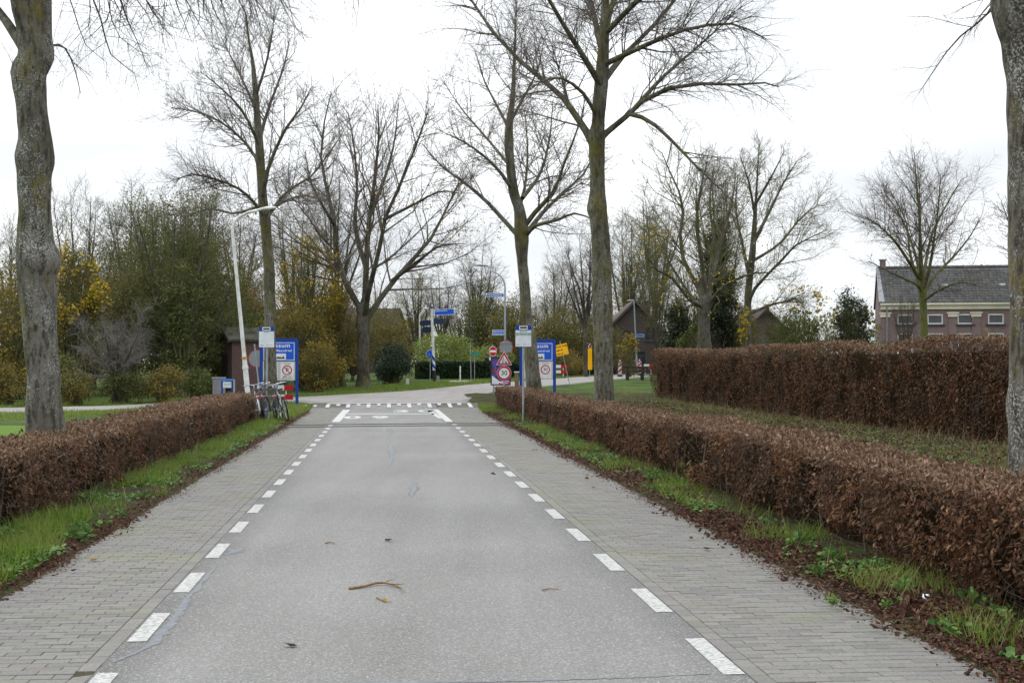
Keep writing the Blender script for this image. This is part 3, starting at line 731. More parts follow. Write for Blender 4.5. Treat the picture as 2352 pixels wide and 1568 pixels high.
def leaf_litter(name, s_rng, tl_, th_, n, seed, sz=(.028, .075), bias=1.6, label='', tm=None):
    r = np.random.default_rng(seed)
    s = s_rng[0] + (s_rng[1] - s_rng[0]) * r.random(n) ** bias
    lo = np.interp(s, *tl_); hi = np.interp(s, *th_)
    t = lo + (hi - lo) * (.5 + r.normal(size=n) * .27) + .20 * (vnoise(np.stack([s * .75, 0 * s, 0 * s + seed], -1)) - .5)
    P = RTa(s, t, 0); P[:, 2] = rz_(s, t) + .012 + .035 * np.clip((np.abs(t) - np.abs(lo if abs(lo[0]) < abs(hi[0]) else hi) - .15) / .3, 0, 1.2) + r.random(n) * .02
    tip = np.concatenate([r.normal(size=(n, 2)), r.normal(size=(n, 1)) * .35], 1); nor = nrm(np.concatenate([r.normal(size=(n, 2)) * .5, np.ones((n, 1))], 1))
    b = Bag(); sz_ = sz[0] + (sz[1] - sz[0]) * r.random(n); wd_ = .8 + .5 * r.random(n); nr = (s < 16) & (sz[1] > .04) & (np.abs(t) < 6)
    scatter(b, CURL6, P[nr], tip[nr], nor[nr], sz_[nr], wd_[nr]); scatter(b, FOLD2, P[~nr], tip[~nr], nor[~nr], sz_[~nr], wd_[~nr])
    return tag(b.obj(name, MT['litter']), label, 'leaf litter', kind='stuff')
leaf_litter('leaf_litter', (6.5, 50), RTT(-.04), RTT(.58), 15000, 41, label='brown fallen leaves heaped along the right paving edge', bias=1.9)
leaf_litter('leaf_litter', (6.5, 50), RTT(-.16), RTT(.14), 9000, 44, (.012, .035), 1.7, label='small leaf crumbs along the right paving edge')
leaf_litter('leaf_litter', (6.5, 50), LT(.16), LT(-.14), 6000, 45, (.012, .035), 1.7, label='small leaf crumbs along the left paving edge')
leaf_litter('leaf_litter', (6.5, 52), LT(.30), LT(-.04), 5600, 42, (.025, .06), label='brown fallen leaves lying along the left paving edge', bias=1.8)
leaf_litter('leaf_litter', (12, 60), (TOUT_R[0], [6.0] * 7), (TOUT_R[0], [12.9] * 7), 26000, 43, (.05, .10), 1.2, label='fallen leaves strewn over grass behind right hedge')

# ------------------------------------------------------------------ hedges
def hedge(name, label, s0, s1, tf, tb, h, n, sizes, seed, mat, twig_mat, near_split=0, bare_low=.0, n_twig=5000, cull=.40, single=0, cat='hedge', core=True, noise_h=.08, tw_r=(.0014, .003), top_m=None):
    r = np.random.default_rng(seed)
    root = empty(name, RT((s0 + s1) / 2, (tf + tb) / 2, 0), label, cat)
    base = np.array(root.location)
    L = s1 - s0; w = abs(tb - tf); sg = 1 if tb > tf else -1     # outward of the front = -sg along t
    areas = np.array([L * h, L * w * .8, L * h * .35, w * h * 1.0, w * h * 1.0]); areas /= areas.sum()
    m = int(n * 1.9)
    face = r.choice(5, m, p=areas)
    u = r.random(m) ** (1.75 if near_split else 1.15); a = r.random(m); q = np.abs(r.normal(size=m)) * .075
    ss = s0 + L * u; hh = h * (1 + noise_h * (vnoise(np.stack([ss * .55, 0 * ss, 0 * ss + seed], -1)) - .5) * 2 + .05 * (vnoise(np.stack([ss * 2.3, 0 * ss, 0 * ss + seed], -1)) - .5))
    bul = .20 * (vnoise(np.stack([ss * .8, a * 2, 0 * ss + 3 * seed], -1)) - .5) + .14 * (vnoise(np.stack([ss * 3.1, a * 4, 0 * ss + 5 * seed], -1)) - .5)
    s = np.where(face == 3, s0 + q, np.where(face == 4, s1 - q, ss))
    z = np.where(face == 1, hh - q, a * hh)
    lo = np.where(face == 0, tf + sg * (q - .05 + bul + .05 * (1 - a)), np.where(face == 2, tb - sg * q, tf + sg * w * r.random(m)))
    out = np.zeros((m, 3))
    tvec = np.array([RN[0], RN[1], 0]); svec = np.array([RD[0], RD[1], 0])
    out[face == 0] = -sg * tvec; out[face == 2] = sg * tvec; out[face == 1] = (0, 0, 1); out[face == 3] = -svec; out[face == 4] = svec
    P = RTa(s, lo, 0); P[:, 2] = rz_(s, lo) + z + .02
    nz = .6 * vnoise(P * 1.3 + seed) + .4 * vnoise(P * 3.7 + seed)
    thr = cull + bare_low * np.clip(1 - z / (.45 * h), 0, 1) - .12 * (face == 1)
    keep = np.where(nz + .22 * (r.random(m) - .5) > thr)[0][:n]
    P, out, s, face, z = P[keep], out[keep], s[keep], face[keep], z[keep]; k = len(P)
    tip = .25 * out + r.normal(size=(k, 3)) * .62 + np.array([0, 0, -.85]) * (face != 1)[:, None]; nor = out * .7 + r.normal(size=(k, 3)) * .8
    size = sizes[0] + (sizes[1] - sizes[0]) * r.random(k) ** 1.15; wd = .45 + .75 * r.random(k)
    solo = np.zeros(k, bool)
    if single:
        px = CX + P[:, 0] / P[:, 1] * F; py = HY + (H - P[:, 2]) / P[:, 1] * F
        vis = (px > 0) & (px < 2345) & (py < 1560) & ((face == 0) | (face == 1)) & (q[keep] < .05)
        ids = np.where(vis)[0]; ids = ids[np.argsort(P[ids, 1])][:single]; solo[ids] = True
        me = np_mesh('leaf', CURL, [LEAF6[1]]); me.materials.append(mat)
        y_ = nrm(tip); x_ = nrm(np.cross(y_, nor)); z_ = np.cross(x_, y_)
        for i in ids:
            o = bpy.data.objects.new('leaf', me); COL.objects.link(o); o.parent = root
            Mx = Matrix(((x_[i, 0], y_[i, 0], z_[i, 0]), (x_[i, 1], y_[i, 1], z_[i, 1]), (x_[i, 2], y_[i, 2], z_[i, 2]))).to_4x4()
            o.matrix_basis = Matrix.Translation(P[i] - base) @ Mx @ Matrix.Scale(size[i], 4)
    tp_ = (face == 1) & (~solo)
    if tp_.any() and top_m is not None:  # top leaves take the paler colour that includes some painted sky light
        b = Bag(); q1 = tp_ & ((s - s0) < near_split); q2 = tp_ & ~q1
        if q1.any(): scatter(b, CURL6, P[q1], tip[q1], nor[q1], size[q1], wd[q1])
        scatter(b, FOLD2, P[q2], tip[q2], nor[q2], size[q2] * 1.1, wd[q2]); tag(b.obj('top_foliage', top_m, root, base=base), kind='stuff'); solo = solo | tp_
    b = Bag(); nr = (~solo) & ((s - s0) < near_split)
    fr = (~solo) & ~nr
    if nr.any(): scatter(b, CURL6, P[nr], tip[nr], nor[nr], size[nr], wd[nr])
    if fr.any(): scatter(b, FOLD2, P[fr], tip[fr], nor[fr], size[fr] * 1.1, wd[fr])
    tag(b.obj('foliage', mat, root, base=base), kind='stuff')
    # twigs through the shell, upright stems at the foot
    nt = n_twig
    s = s0 + L * r.random(nt) ** (1.4 if near_split else 1); t = tf + sg * (.02 + (w - .04) * r.random(nt) ** 1.6); zz = h * (.05 + .9 * r.random(nt))
    A = RTa(s, t, 0); A[:, 2] = rz_(s, t) + zz
    d = nrm(r.normal(size=(nt, 3)) * .75 + np.array([0, 0, .5]) - sg * tvec * .4)
    ln = (.06 + .18 * r.random(nt))[:, None]
    C_ = A + d * ln; C_[:, 2] = np.minimum(C_[:, 2], h * (1.02 + .12 * r.random(nt) ** 3)); B_ = (A + C_) / 2 + r.normal(size=(nt, 3)) * .02
    V, Fq = tubes(np.stack([A, C_], 1), np.stack([np.full(nt, tw_r[1]), np.full(nt, tw_r[0] * .5)], 1), 3)
    b = Bag().add(V, [Fq]); tag(b.obj('twigs', twig_mat, root, base=base), kind='stuff')
    ns = int(L / .22); s = s0 + L * (np.arange(ns) + r.random(ns) * .8) / ns; t = (tf + tb) / 2 + r.normal(size=ns) * w * .16
    A = RTa(s, t, 0); A[:, 2] = rz_(s, t); C_ = A + np.stack([r.normal(size=ns) * .05, r.normal(size=ns) * .05, np.full(ns, h * .9)], 1)
    V, Fq = tubes(np.stack([A, (A + C_) / 2 + r.normal(size=(ns, 3)) * .03, C_], 1), np.stack([np.full(ns, .018), np.full(ns, .013), np.full(ns, .006)], 1), 5)
    b = Bag().add(V, [Fq]); tag(b.obj('stems', twig_mat, root, base=base), kind='stuff')
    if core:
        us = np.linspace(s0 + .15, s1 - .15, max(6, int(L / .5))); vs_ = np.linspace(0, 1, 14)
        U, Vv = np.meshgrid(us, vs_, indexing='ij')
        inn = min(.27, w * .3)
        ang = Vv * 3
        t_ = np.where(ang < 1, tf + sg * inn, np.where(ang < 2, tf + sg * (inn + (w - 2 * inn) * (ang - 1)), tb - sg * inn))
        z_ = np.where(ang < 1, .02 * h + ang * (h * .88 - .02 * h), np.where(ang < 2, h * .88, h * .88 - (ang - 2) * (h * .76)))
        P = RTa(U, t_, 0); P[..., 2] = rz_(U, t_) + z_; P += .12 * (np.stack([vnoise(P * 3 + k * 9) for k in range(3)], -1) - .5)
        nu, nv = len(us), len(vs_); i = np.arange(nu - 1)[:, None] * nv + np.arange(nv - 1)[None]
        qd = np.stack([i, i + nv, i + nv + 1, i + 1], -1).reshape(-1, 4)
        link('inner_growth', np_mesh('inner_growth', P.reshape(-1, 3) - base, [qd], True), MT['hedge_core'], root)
    return root
hedge('beech_hedge', 'low brown beech hedge along the right side of the road', 6.0, 53.2, 4.0, 4.95, .84, 100000, (.020, .064), 51, MT['beech'], MT['twig_pale'], near_split=4.5, bare_low=.16, n_twig=8500, cull=.445, single=300, top_m=MT['beech_pale_lit'])
hedge('beech_hedge', 'low brown beech hedge along the left side of the road', 7.0, 43.6, -3.60, -4.72, .80, 70000, (.020, .064), 52, MT['beech'], MT['twig_pale'], near_split=3.5, bare_low=.14, n_twig=8000, cull=.45, top_m=MT['beech_pale_lit'])
hedge('beech_hedge', 'tall clipped beech hedge in front of the brick farmhouse', 20.0, 67.8, 12.5, 13.4, 2.2, 62000, (.05, .09), 53, MT['beech'], MT['twig'], near_split=0, bare_low=.03, n_twig=6000, cull=.40, tw_r=(.003, .006), noise_h=.04, top_m=MT['beech_pale_lit'])

# ------------------------------------------------------------------ trees
def at_t(par, rad, idx, t):
    P = par.shape[1]; u = t * (P - 1); i = np.minimum(u.astype(int), P - 2); f = (u - i)[:, None]
    a, b = par[idx, i], par[idx, i + 1]
    return a + (b - a) * f, nrm(b - a), rad[idx, i] * (1 - f[:, 0]) + rad[idx, i + 1] * f[:, 0]
def spawn(par, rad, n, r, tr=(.25, 1), ang=(28, 55), lenf=.55, lmin=.2, up=.08, droop=0.0, P=4, jit=.12, rf=.6, rend=.004, out=None, centre=None, lmax=None):
    """n children on the parent paths, more on longer parents"""
    Ls = np.linalg.norm(np.diff(par, axis=1), axis=2).sum(1)
    idx = r.choice(len(par), n, p=Ls / Ls.sum())
    t = tr[0] + (tr[1] - tr[0]) * r.random(n) ** .85
    pos, T, pr = at_t(par, rad, idx, t)
    perp = nrm(np.cross(T, rdir(n, r)))
    if centre is not None:                      # lean children away from the tree's axis
        o_ = pos - centre; o_[:, 2] *= .3; perp = nrm(perp + .35 * nrm(o_))
    a = np.radians(ang[0] + (ang[1] - ang[0]) * r.random(n))[:, None]
    d = nrm(np.cos(a) * T + np.sin(a) * perp)
    L = np.maximum(lmin, lenf * Ls[idx] * (1.15 - .75 * t)) * (.55 + .75 * r.random(n))
    if lmax: L = np.minimum(L, lmax * (.7 + .5 * r.random(n)))
    st = (L / (P - 1))[:, None]
    pts = [pos]
    for k in range(P - 1):
        pts.append(pts[-1] + d * st)
        d = nrm(d + np.array([0, 0, up - droop * (k + 1) / P]) + r.normal(size=(n, 3)) * jit)
    r0 = np.maximum(np.minimum(pr * rf, .0088 * L + .002), rend)
    rr = r0[:, None] + (rend * .6 - r0[:, None]) * np.linspace(0, 1, P)[None] ** .8
    return np.stack(pts, 1), np.maximum(rr, rend * .45)
def img_path(pts, Z, n=9):
    """survey pixels (px, py, extra depth) -> smooth world polyline"""
    P = np.array([Wp(p[0], p[1], Z + (p[2] if len(p) > 2 else 0)) for p in pts])
    return catmull(P, n)
def trunk_mesh(P, R, S=14, knob=.10, seed=0, n=70, flare=.35):
    Q = catmull(np.concatenate([P, R[:, None]], 1), n)
    P, R = Q[:, :3], Q[:, 3]
    V, q = tubes(P[None], R[None], S)
    C = np.repeat(P, S, 0); dv = V - C
    hgt = (V[:, 2] - P[0, 2])
    k = 1 + knob * 2 * (vnoise(V * np.array([2.6, 2.6, 1.5]) + seed) - .5) + knob * (vnoise(V * np.array([8, 8, 4.5]) + seed) - .5) + .5 * knob * (vnoise(V * np.array([22, 22, 6]) + seed) - .5)
    k *= 1 + flare * np.exp(-np.maximum(hgt, 0) / .28) * (.7 + .6 * vnoise(V * np.array([5, 5, 0]) + seed))
    V = C + dv * k[:, None]
    return V, q
def vase(base, h0, n, length, spread, r0, r, P=7, up=.16, jit=.10):
    """n limbs leaving a fork at base+h0"""
    az = np.arange(n) * 2.4 + r.random(n) * .6; el = np.radians(90 - spread * (.35 + .75 * r.random(n)))
    d = np.stack([np.cos(az) * np.cos(el), np.sin(az) * np.cos(el), np.sin(el)], 1)
    L = length * (.75 + .4 * r.random(n)); st = (L / (P - 1))[:, None]
    p = np.tile(np.asarray(base) + np.array([0, 0, h0]), (n, 1)) + np.stack([0 * az, 0 * az, -.35 * h0 * .25 * r.random(n)], 1)
    pts = [p]
    for k in range(P - 1):
        pts.append(pts[-1] + d * st); d = nrm(d + np.array([0, 0, up]) + r.normal(size=(n, 3)) * jit)
    rr = r0 * (.5 + .25 * r.random(n))[:, None] * np.linspace(1, .12, P)[None]
    return np.stack(pts, 1), rr
def tree(name, label, trunkP, trunkR, limbs, limbR, counts, seed, bark_m, twig_m, cat='tree', group=None, par=None, leaves=None, centre=None, branch_m=None, knob=.1, sides=14, flare=.35, lead=.5):
    """trunk + given limbs, then three generations of branches and twigs"""
    r = np.random.default_rng(seed)
    counts = (counts[0], int(counts[1] * .85), int(counts[2] * .85))
    o = dict(l2=dict(tr=(.15, 1), ang=(28, 68), lenf=.55, P=6, up=.08, jit=.16, rf=.5, rend=.008), l3=dict(tr=(.12, 1), ang=(30, 72), lenf=.55, P=4, up=.03, jit=.2, rf=.6, rend=.005, lmax=1.7), l4=dict(tr=(.1, 1), ang=(28, 75), lenf=.6, lmin=.3, P=2, up=.0, jit=.2, rf=.7, rend=.0035, lmax=.9))
    for k, v in (par or {}).items(): o[k].update(v)
    Zt = float(trunkP[0][1]); o['l2']['rend'] = Zt * 1.1e-4; o['l3']['rend'] = Zt * 8e-5; o['l4']['rend'] = Zt * 5.5e-5
    base = np.array([trunkP[0][0], trunkP[0][1], trunkP[0][2]])
    root = empty(name, base, label, cat, group=group)
    V, q = trunk_mesh(np.asarray(trunkP), np.asarray(trunkR), sides, knob, seed, flare=flare)
    bg = Bag().add(V, [q])
    VL, qL = tubes(limbs, limbR, 8)
    bg.add(VL, [qL]); bg.obj('trunk', bark_m, root, smooth=True, base=base)
    c = base + np.array([0, 0, 4.0]) if centre is None else centre
    nl = limbs.shape[1]
    if lead and len(trunkP) > 8:               # the leader carries branches too
        up_ = catmull(np.concatenate([np.asarray(trunkP), np.asarray(trunkR)[:, None]], 1), 60)
        a_ = int(60 * lead); up_ = up_[a_:]; mid_ = len(up_) // 2
        for seg in (up_[:mid_ + 1], up_[mid_:], up_[mid_:]):
            q_ = resample(seg, nl); limbs = np.concatenate([limbs, q_[None, :, :3]]); limbR = np.concatenate([limbR, np.maximum(q_[None, :, 3], .01)])
    full = (limbs, limbR)
    b2, r2 = spawn(*full, counts[0], r, centre=c, **o['l2'])
    j = np.concatenate([resample(l_, 6)[None] for l_ in limbs]); jr = np.concatenate([np.interp(np.linspace(0, 1, 6), np.linspace(0, 1, l_.shape[0]), l_)[None] for l_ in limbR])
    p3, r3 = np.concatenate([b2, j]), np.concatenate([r2, jr])
    b3, q3 = spawn(p3, r3, counts[1], r, centre=c, **o['l3'])
    k4 = np.concatenate([resample(l_, 4)[None] for l_ in b2]); k4r = r2[:, [0, 2, 3, 5]]
    b4, q4 = spawn(np.concatenate([b3, k4]), np.concatenate([q3, k4r]), counts[2], r, **o['l4'])
    cb = Bag()
    for (bb, rr, S) in ((b2, r2, 5), (b3, q3, 3), (b4, q4, 3)):
        Vv, Fq = tubes(bb, rr, S); cb.add(Vv, [Fq])
    cb.obj('crown', twig_m, root, smooth=True, base=base)
    if leaves:
        for (lm, n, size, zr, nm) in leaves:
            tips = b4[:, -1]
            zz = tips[:, 2] - base[2]; H_ = zz.max()
            ok = np.where((zz > zr[0] * H_) & (zz < zr[1] * H_))[0]
            cl = vnoise(tips[ok] * .9 + seed)
            ok = ok[cl > np.quantile(cl, zr[2] if len(zr) > 2 else .0)]
            if len(ok) == 0: continue
            i = r.choice(ok, n); pos = tips[i] + r.normal(size=(n, 3)) * .12
            lb = Bag(); scatter(lb, LEAF2, pos, r.normal(size=(n, 3)) + np.array([0, 0, -.4]), rdir(n, r), size[0] + (size[1] - size[0]) * r.random(n), 1.15)
            tag(lb.obj(nm, lm, root, base=base), kind='stuff')
    root["height"] = float(b4[:, :, 2].max() - base[2])
    return root
def clone(root, loc, label, rz=0.0, sc=1.0, scz=None, group=None):
    o = root.copy(); COL.objects.link(o); o.location = loc; o.rotation_euler = (0, 0, rz); o.scale = (sc, sc, scz or sc)
    o["label"] = label
    if group: o["group"] = group
    for ch in list(root.children):
        c_ = ch.copy(); COL.objects.link(c_); c_.parent = o
    return o
def trunk_img(rows, Z, base_px=None):
    """rows of (centre px, py, half width px), from the foot upward"""
    P = [Wp(a, b, Z) for a, b, c_ in rows]; R = [c_ * Z / F for a, b, c_ in rows]
    gz = float(g(Z)) - .05
    P = [np.array([P[0][0], P[0][1], gz])] + P; R = [R[0] * 1.05] + R
    return np.array(P), np.array(R)
def limbs_img(specs, Z, n=9):
    L = np.array([img_path(s[0], Z, n) for s in specs]); R = np.array([np.linspace(s[1], s[2], n) * Z / F for s in specs])
    return L, R
ROW = 'lime trees lining the road'

# near left tree in the hedge
Z = 19.3
tp, tr_ = trunk_img([(107, 1010, 43), (100, 930, 41), (98, 856, 39), (88, 704, 39), (84, 640, 41), (88, 600, 48), (82, 560, 41), (81, 504, 38), (77, 420, 40), (76, 370, 45), (76, 302, 36), (72, 230, 36), (69, 168, 40), (82, 134, 39), (78, 67, 37), (70, 0, 45), (66, -120, 38), (70, -300, 30), (60, -500, 20)], Z)
lb, lr = limbs_img([([(60, 120, 0), (15, 50, .3), (-60, -50, .8), (-150, -200, 1.4), (-220, -400, 2)], 13, 3),
                    ([(75, -60, 0), (180, -190, .8), (330, -260, 1.6), (480, -230, 2.4), (620, -120, 3.0)], 17, 3),
                    ([(72, -120, 0), (160, -330, -.4), (330, -440, -.6), (520, -400, -.5), (700, -250, -.4)], 16, 3),
                    ([(70, -200, 0), (20, -420, 1.2), (60, -700, 2.6), (120, -1000, 4)], 16, 3),
                    ([(70, -260, 0), (100, -500, -1), (210, -760, -2), (300, -1000, -3)], 16, 3),
                    ([(66, -120, 0), (-60, -300, -1.5), (-220, -420, -3), (-400, -450, -4)], 15, 3),
                    ([(75, -60, 0), (220, -120, 2.5), (420, -170, 5), (640, -130, 7.5), (820, -40, 9)], 14, 3),
                    ([(160, -190, .7), (190, -90, 1.0), (212, 0, 1.2), (240, 64, 1.3), (245, 111, 1.4), (275, 144, 1.5), (306, 165, 1.6), (321, 215, 1.7)], 3.0, .5),
                    ([(240, -230, 1.2), (255, -110, 1.3), (252, 0, 1.4), (249, 40, 1.4), (215, 77, 1.3), (188, 97, 1.2)], 2.6, .5),
                    ([(300, -250, 1.4), (315, -100, 1.5), (333, 0, 1.6), (366, 44, 1.7), (373, 64, 1.7), (403, 87, 1.8)], 2.6, .5),
                    ([(370, -250, 1.8), (390, -110, 1.9), (403, 0, 2), (420, 44, 2.1), (440, 97, 2.2)], 2.6, .5),
                    ([(430, -240, 2.1), (448, -100, 2.2), (454, 0, 2.2), (459, 40, 2.3), (450, 67, 2.3)], 2.4, .5),
                    ([(450, -235, 2.2), (470, -90, 2.3), (484, 0, 2.4), (497, 34, 2.4), (521, 81, 2.5), (511, 111, 2.5)], 2.6, .5),
                    ([(520, -200, 2.6), (545, -90, 2.8), (571, 0, 3), (580, 40, 3), (586, 75, 3)], 2.4, .5),
                    ([(590, -150, 2.9), (620, -60, 3.1), (645, 0, 3.2), (675, 60, 3.3), (706, 84, 3.4)], 2.4, .5),
                    ([(75, 150, 0), (118, 105, .4), (150, 112, .8), (172, 160, 1.0), (185, 215, 1.1)], 3.5, .8)], Z)
rj = np.random.default_rng(3)
for k in range(7, 15):                       # the drooping branches hang in loose bunches
    for _ in range(2):
        q = lb[k] + rj.normal(size=3) * np.array([.22, .5, .10]) + np.cumsum(rj.normal(size=(9, 3)) * .035, 0); lb = np.concatenate([lb, q[None]]); lr = np.concatenate([lr, lr[k][None] * .7])
tree('lime_tree', 'thick grey trunked bare tree rising from left hedge nearest viewer', tp, tr_, lb, lr, (190, 1900, 7000), 101, MT['bark'], MT['twigs'], group=ROW, par=dict(l2=dict(up=-.02, droop=.22, lenf=.6, ang=(30, 75)), l3=dict(up=-.04, droop=.15, rend=.0045), l4=dict(up=-.03, rend=.003)), knob=.12, sides=40)

# near right tree, half out of view
Z = 12.0
tp, tr_ = trunk_img([(2398, 1080, 76), (2397, 900, 76), (2396, 650, 77), (2394, 367, 76), (2390, 187, 78), (2384, 91, 80), (2376, 40, 86), (2374, -40, 86), (2380, -150, 76), (2385, -400, 66), (2380, -800, 50)], Z)
lb, lr = limbs_img([([(2330, -90, 0), (2315, -60, .2), (2290, 0, .4), (2262, 40, .5), (2220, 72, .6), (2185, 105, .7), (2140, 170, .8), (2110, 215, .9)], 4.2, .7),
                    ([(2370, -200, 0), (2200, -420, .5), (2000, -560, 1.0), (1800, -560, 1.6)], 26, 4),
                    ([(2380, -500, 0), (2300, -900, 1), (2250, -1300, 2), (2200, -1700, 3)], 34, 5),
                    ([(2385, -400, 0), (2550, -650, -1), (2750, -850, -1.5), (2950, -950, -2)], 30, 5),
                    ([(2380, -700, 0), (2450, -1100, -.5), (2500, -1500, -1), (2550, -1900, -1)], 30, 5)], Z)
tree('lime_tree', 'dark grey trunk of bare tree cut by the right picture edge', tp, tr_, lb, lr, (60, 600, 2600), 102, MT['bark'], MT['twigs'], group=ROW, par=dict(l2=dict(up=-.03, droop=.2, lenf=.45), l3=dict(lenf=.4, droop=.1, rend=.0035), l4=dict(rend=.0025, lmin=.12)), knob=.09, sides=40)

# middle right tree with forked crown
Z = 35.6
tp, tr_ = trunk_img([(1387, 925, 24), (1387, 860, 22), (1386, 760, 22), (1384, 680, 23), (1381, 581, 22), (1376, 500, 20.5), (1372, 478, 23), (1373, 440, 18), (1372, 393, 16.5), (1371, 347, 18), (1371, 315, 19), (1374, 280, 15), (1378, 230, 16), (1383, 165, 15), (1388, 80, 11), (1392, -40, 8), (1396, -160, 5)], Z)
lb, lr = limbs_img([([(1362, 330, 0), (1345, 300, .1), (1317, 258, .3), (1280, 210, .6), (1222, 165, 1.0), (1150, 95, 1.6), (1080, 0, 2.2), (1040, -110, 2.6)], 10, 2),
                    ([(1385, 312, 0), (1399, 300, 0), (1450, 258, -.3), (1496, 218, -.5), (1580, 193, -.8), (1670, 196, -1), (1750, 190, -1.2), (1790, 200, -1.3)], 8.5, 1),
                    ([(1446, 262, -.3), (1492, 278, -.6), (1546, 326, -1), (1593, 376, -1.4), (1647, 427, -1.8), (1690, 470, -2)], 5.5, 1),
                    ([(1372, 270, 0), (1340, 215, -.6), (1290, 180, -1.2), (1240, 190, -1.8), (1180, 235, -2.4)], 5, 1),
                    ([(1384, 190, 0), (1430, 130, .6), (1500, 60, 1.2), (1580, -40, 1.8), (1640, -140, 2)], 8, 1.5),
                    ([(1382, 200, 0), (1340, 130, -.8), (1290, 50, -1.4), (1230, -60, -2), (1190, -170, -2)], 8, 1.5),
                    ([(1385, 150, 0), (1470, 110, -1.2), (1570, 70, -2.2), (1680, 55, -3), (1760, 90, -3.5)], 7, 1),
                    ([(1386, 130, 0), (1400, 30, 1), (1440, -90, 2), (1480, -220, 3)], 9, 1.5),
                    ([(1386, 130, 0), (1360, 20, 1.5), (1330, -100, 2.5), (1310, -220, 3.5)], 9, 1.5),
                    ([(1388, 80, 0), (1480, -10, -1), (1600, -70, -2), (1720, -90, -3)], 7, 1),
                    ([(1450, 258, -.3), (1520, 180, .3), (1600, 110, .6), (1690, 30, 1)], 6, 1)], Z)
tree('lime_tree', 'tall bare tree with lichened trunk forking above the right hedge', tp, tr_, lb, lr, (170, 1900, 8500), 103, MT['bark_moss'], MT['twigs'], group=ROW, par=dict(l2=dict(up=.0, droop=.12, lenf=.42, ang=(30, 70)), l3=dict(up=-.06, droop=.18, lenf=.6), l4=dict(up=-.05)), centre=np.array([2.2, 35.6, 6]), knob=.09, sides=26)

# right tree beside the village sign
Z = 59.0
tp, tr_ = trunk_img([(1226, 890, 18), (1222, 840, 16.5), (1217, 780, 14.5), (1210, 737, 13), (1206, 670, 12.5), (1200, 603, 12), (1198, 550, 16), (1197, 525, 17), (1192, 480, 12.5), (1180, 440, 12), (1171, 368, 10), (1169, 319, 10), (1171, 276, 8), (1178, 220, 6), (1181, 150, 4), (1184, 70, 2), (1186, 0, .6)], Z)
lb, lr = limbs_img([([(1192, 545), (1181, 532, .2), (1113, 458, .8), (1060, 415, 1.2), (1013, 381, 1.8), (970, 330, 2.4)], 6.5, 1),
                    ([(1205, 520), (1235, 480, -.4), (1264, 451, -.8), (1285, 410, -1.2), (1298, 368, -1.6), (1330, 290, -2), (1345, 220, -2.4)], 6.5, 1),
                    ([(1208, 540), (1230, 518, -.8), (1281, 505, -1.8), (1320, 490, -2.6), (1365, 505, -3)], 6, 1.2),
                    ([(1210, 535), (1245, 490, 1), (1290, 445, 2), (1340, 400, 3), (1370, 340, 4)], 6, 1),
                    ([(1180, 440), (1140, 385, -.8), (1080, 335, -1.6), (1010, 300, -2.4)], 5, .8),
                    ([(1195, 470), (1207, 420, 1.2), (1212, 340, 2), (1205, 260, 2.6)], 4.5, .8),
                    ([(1200, 455), (1240, 400, 1.8), (1262, 320, 2.8), (1270, 230, 3.4)], 5, .8),
                    ([(1171, 300), (1140, 240, .8), (1110, 180, 1.2), (1090, 110, 1.6)], 4, .6),
                    ([(1172, 280), (1205, 220, -.6), (1235, 160, -1), (1250, 90, -1.4)], 4, .6),
                    ([(1170, 380), (1120, 320, 1.5), (1060, 250, 2.4), (1020, 190, 3)], 4, .6)], Z)
tree('lime_tree', 'bare tree with mossy trunk beside the right blue village sign', tp, tr_, lb, lr, (150, 1600, 6500), 104, MT['bark_moss'], MT['twigs'], group=ROW, par=dict(l3=dict(rend=.007), l4=dict(rend=.005)), knob=.08)

# left tree behind the bus stop
Z = 56.0
tp, tr_ = trunk_img([(621, 880, 16), (620, 780, 13), (619, 636, 13), (612, 540, 12.5), (609, 502, 13), (603, 450, 11), (600, 400, 10.5), (596, 340, 10), (590, 260, 8), (586, 200, 6.5), (580, 140, 4), (572, 95, 2.4), (566, 50, 1.2), (560, 10, .5)], Z)
lb, lr = limbs_img([([(605, 440), (588, 363, .6), (537, 302, 1.6), (470, 262, 2.4), (393, 248, 3)], 5, .8),
                    ([(603, 460), (615, 390, -.8), (652, 303, -1.6), (690, 250, -2.2), (715, 200, -2.6)], 6, .8),
                    ([(610, 500), (570, 450, -1), (520, 420, -2), (440, 400, -3), (400, 420, -3.4)], 4.5, .8),
                    ([(612, 500), (660, 440, 1.2), (720, 400, 2.4), (770, 330, 3.4)], 5, .8),
                    ([(598, 340), (560, 260, -1.2), (510, 205, -2), (460, 165, -2.6)], 4, .7),
                    ([(596, 320), (620, 240, 1), (650, 160, 1.6), (665, 90, 2)], 4.5, .7),
                    ([(590, 260), (560, 190, .8), (530, 130, 1.2), (505, 80, 1.4)], 3.5, .6),
                    ([(588, 220), (610, 150, -.8), (625, 80, -1.2), (630, 20, -1.4)], 3.5, .6),
                    ([(608, 495), (640, 470, -2), (690, 450, -3.5), (740, 455, -4.5)], 4, .7),
                    ([(604, 470), (540, 490, 1.5), (480, 480, 2.5), (420, 500, 3)], 4, .7)], Z)
tree('lime_tree', 'tall bare tree with straight trunk behind the left bus stop', tp, tr_, lb, lr, (150, 1700, 7000), 105, MT['bark_moss'], MT['twigs'], group=ROW, par=dict(l2=dict(up=.12), l3=dict(rend=.006), l4=dict(rend=.0045)), knob=.06)

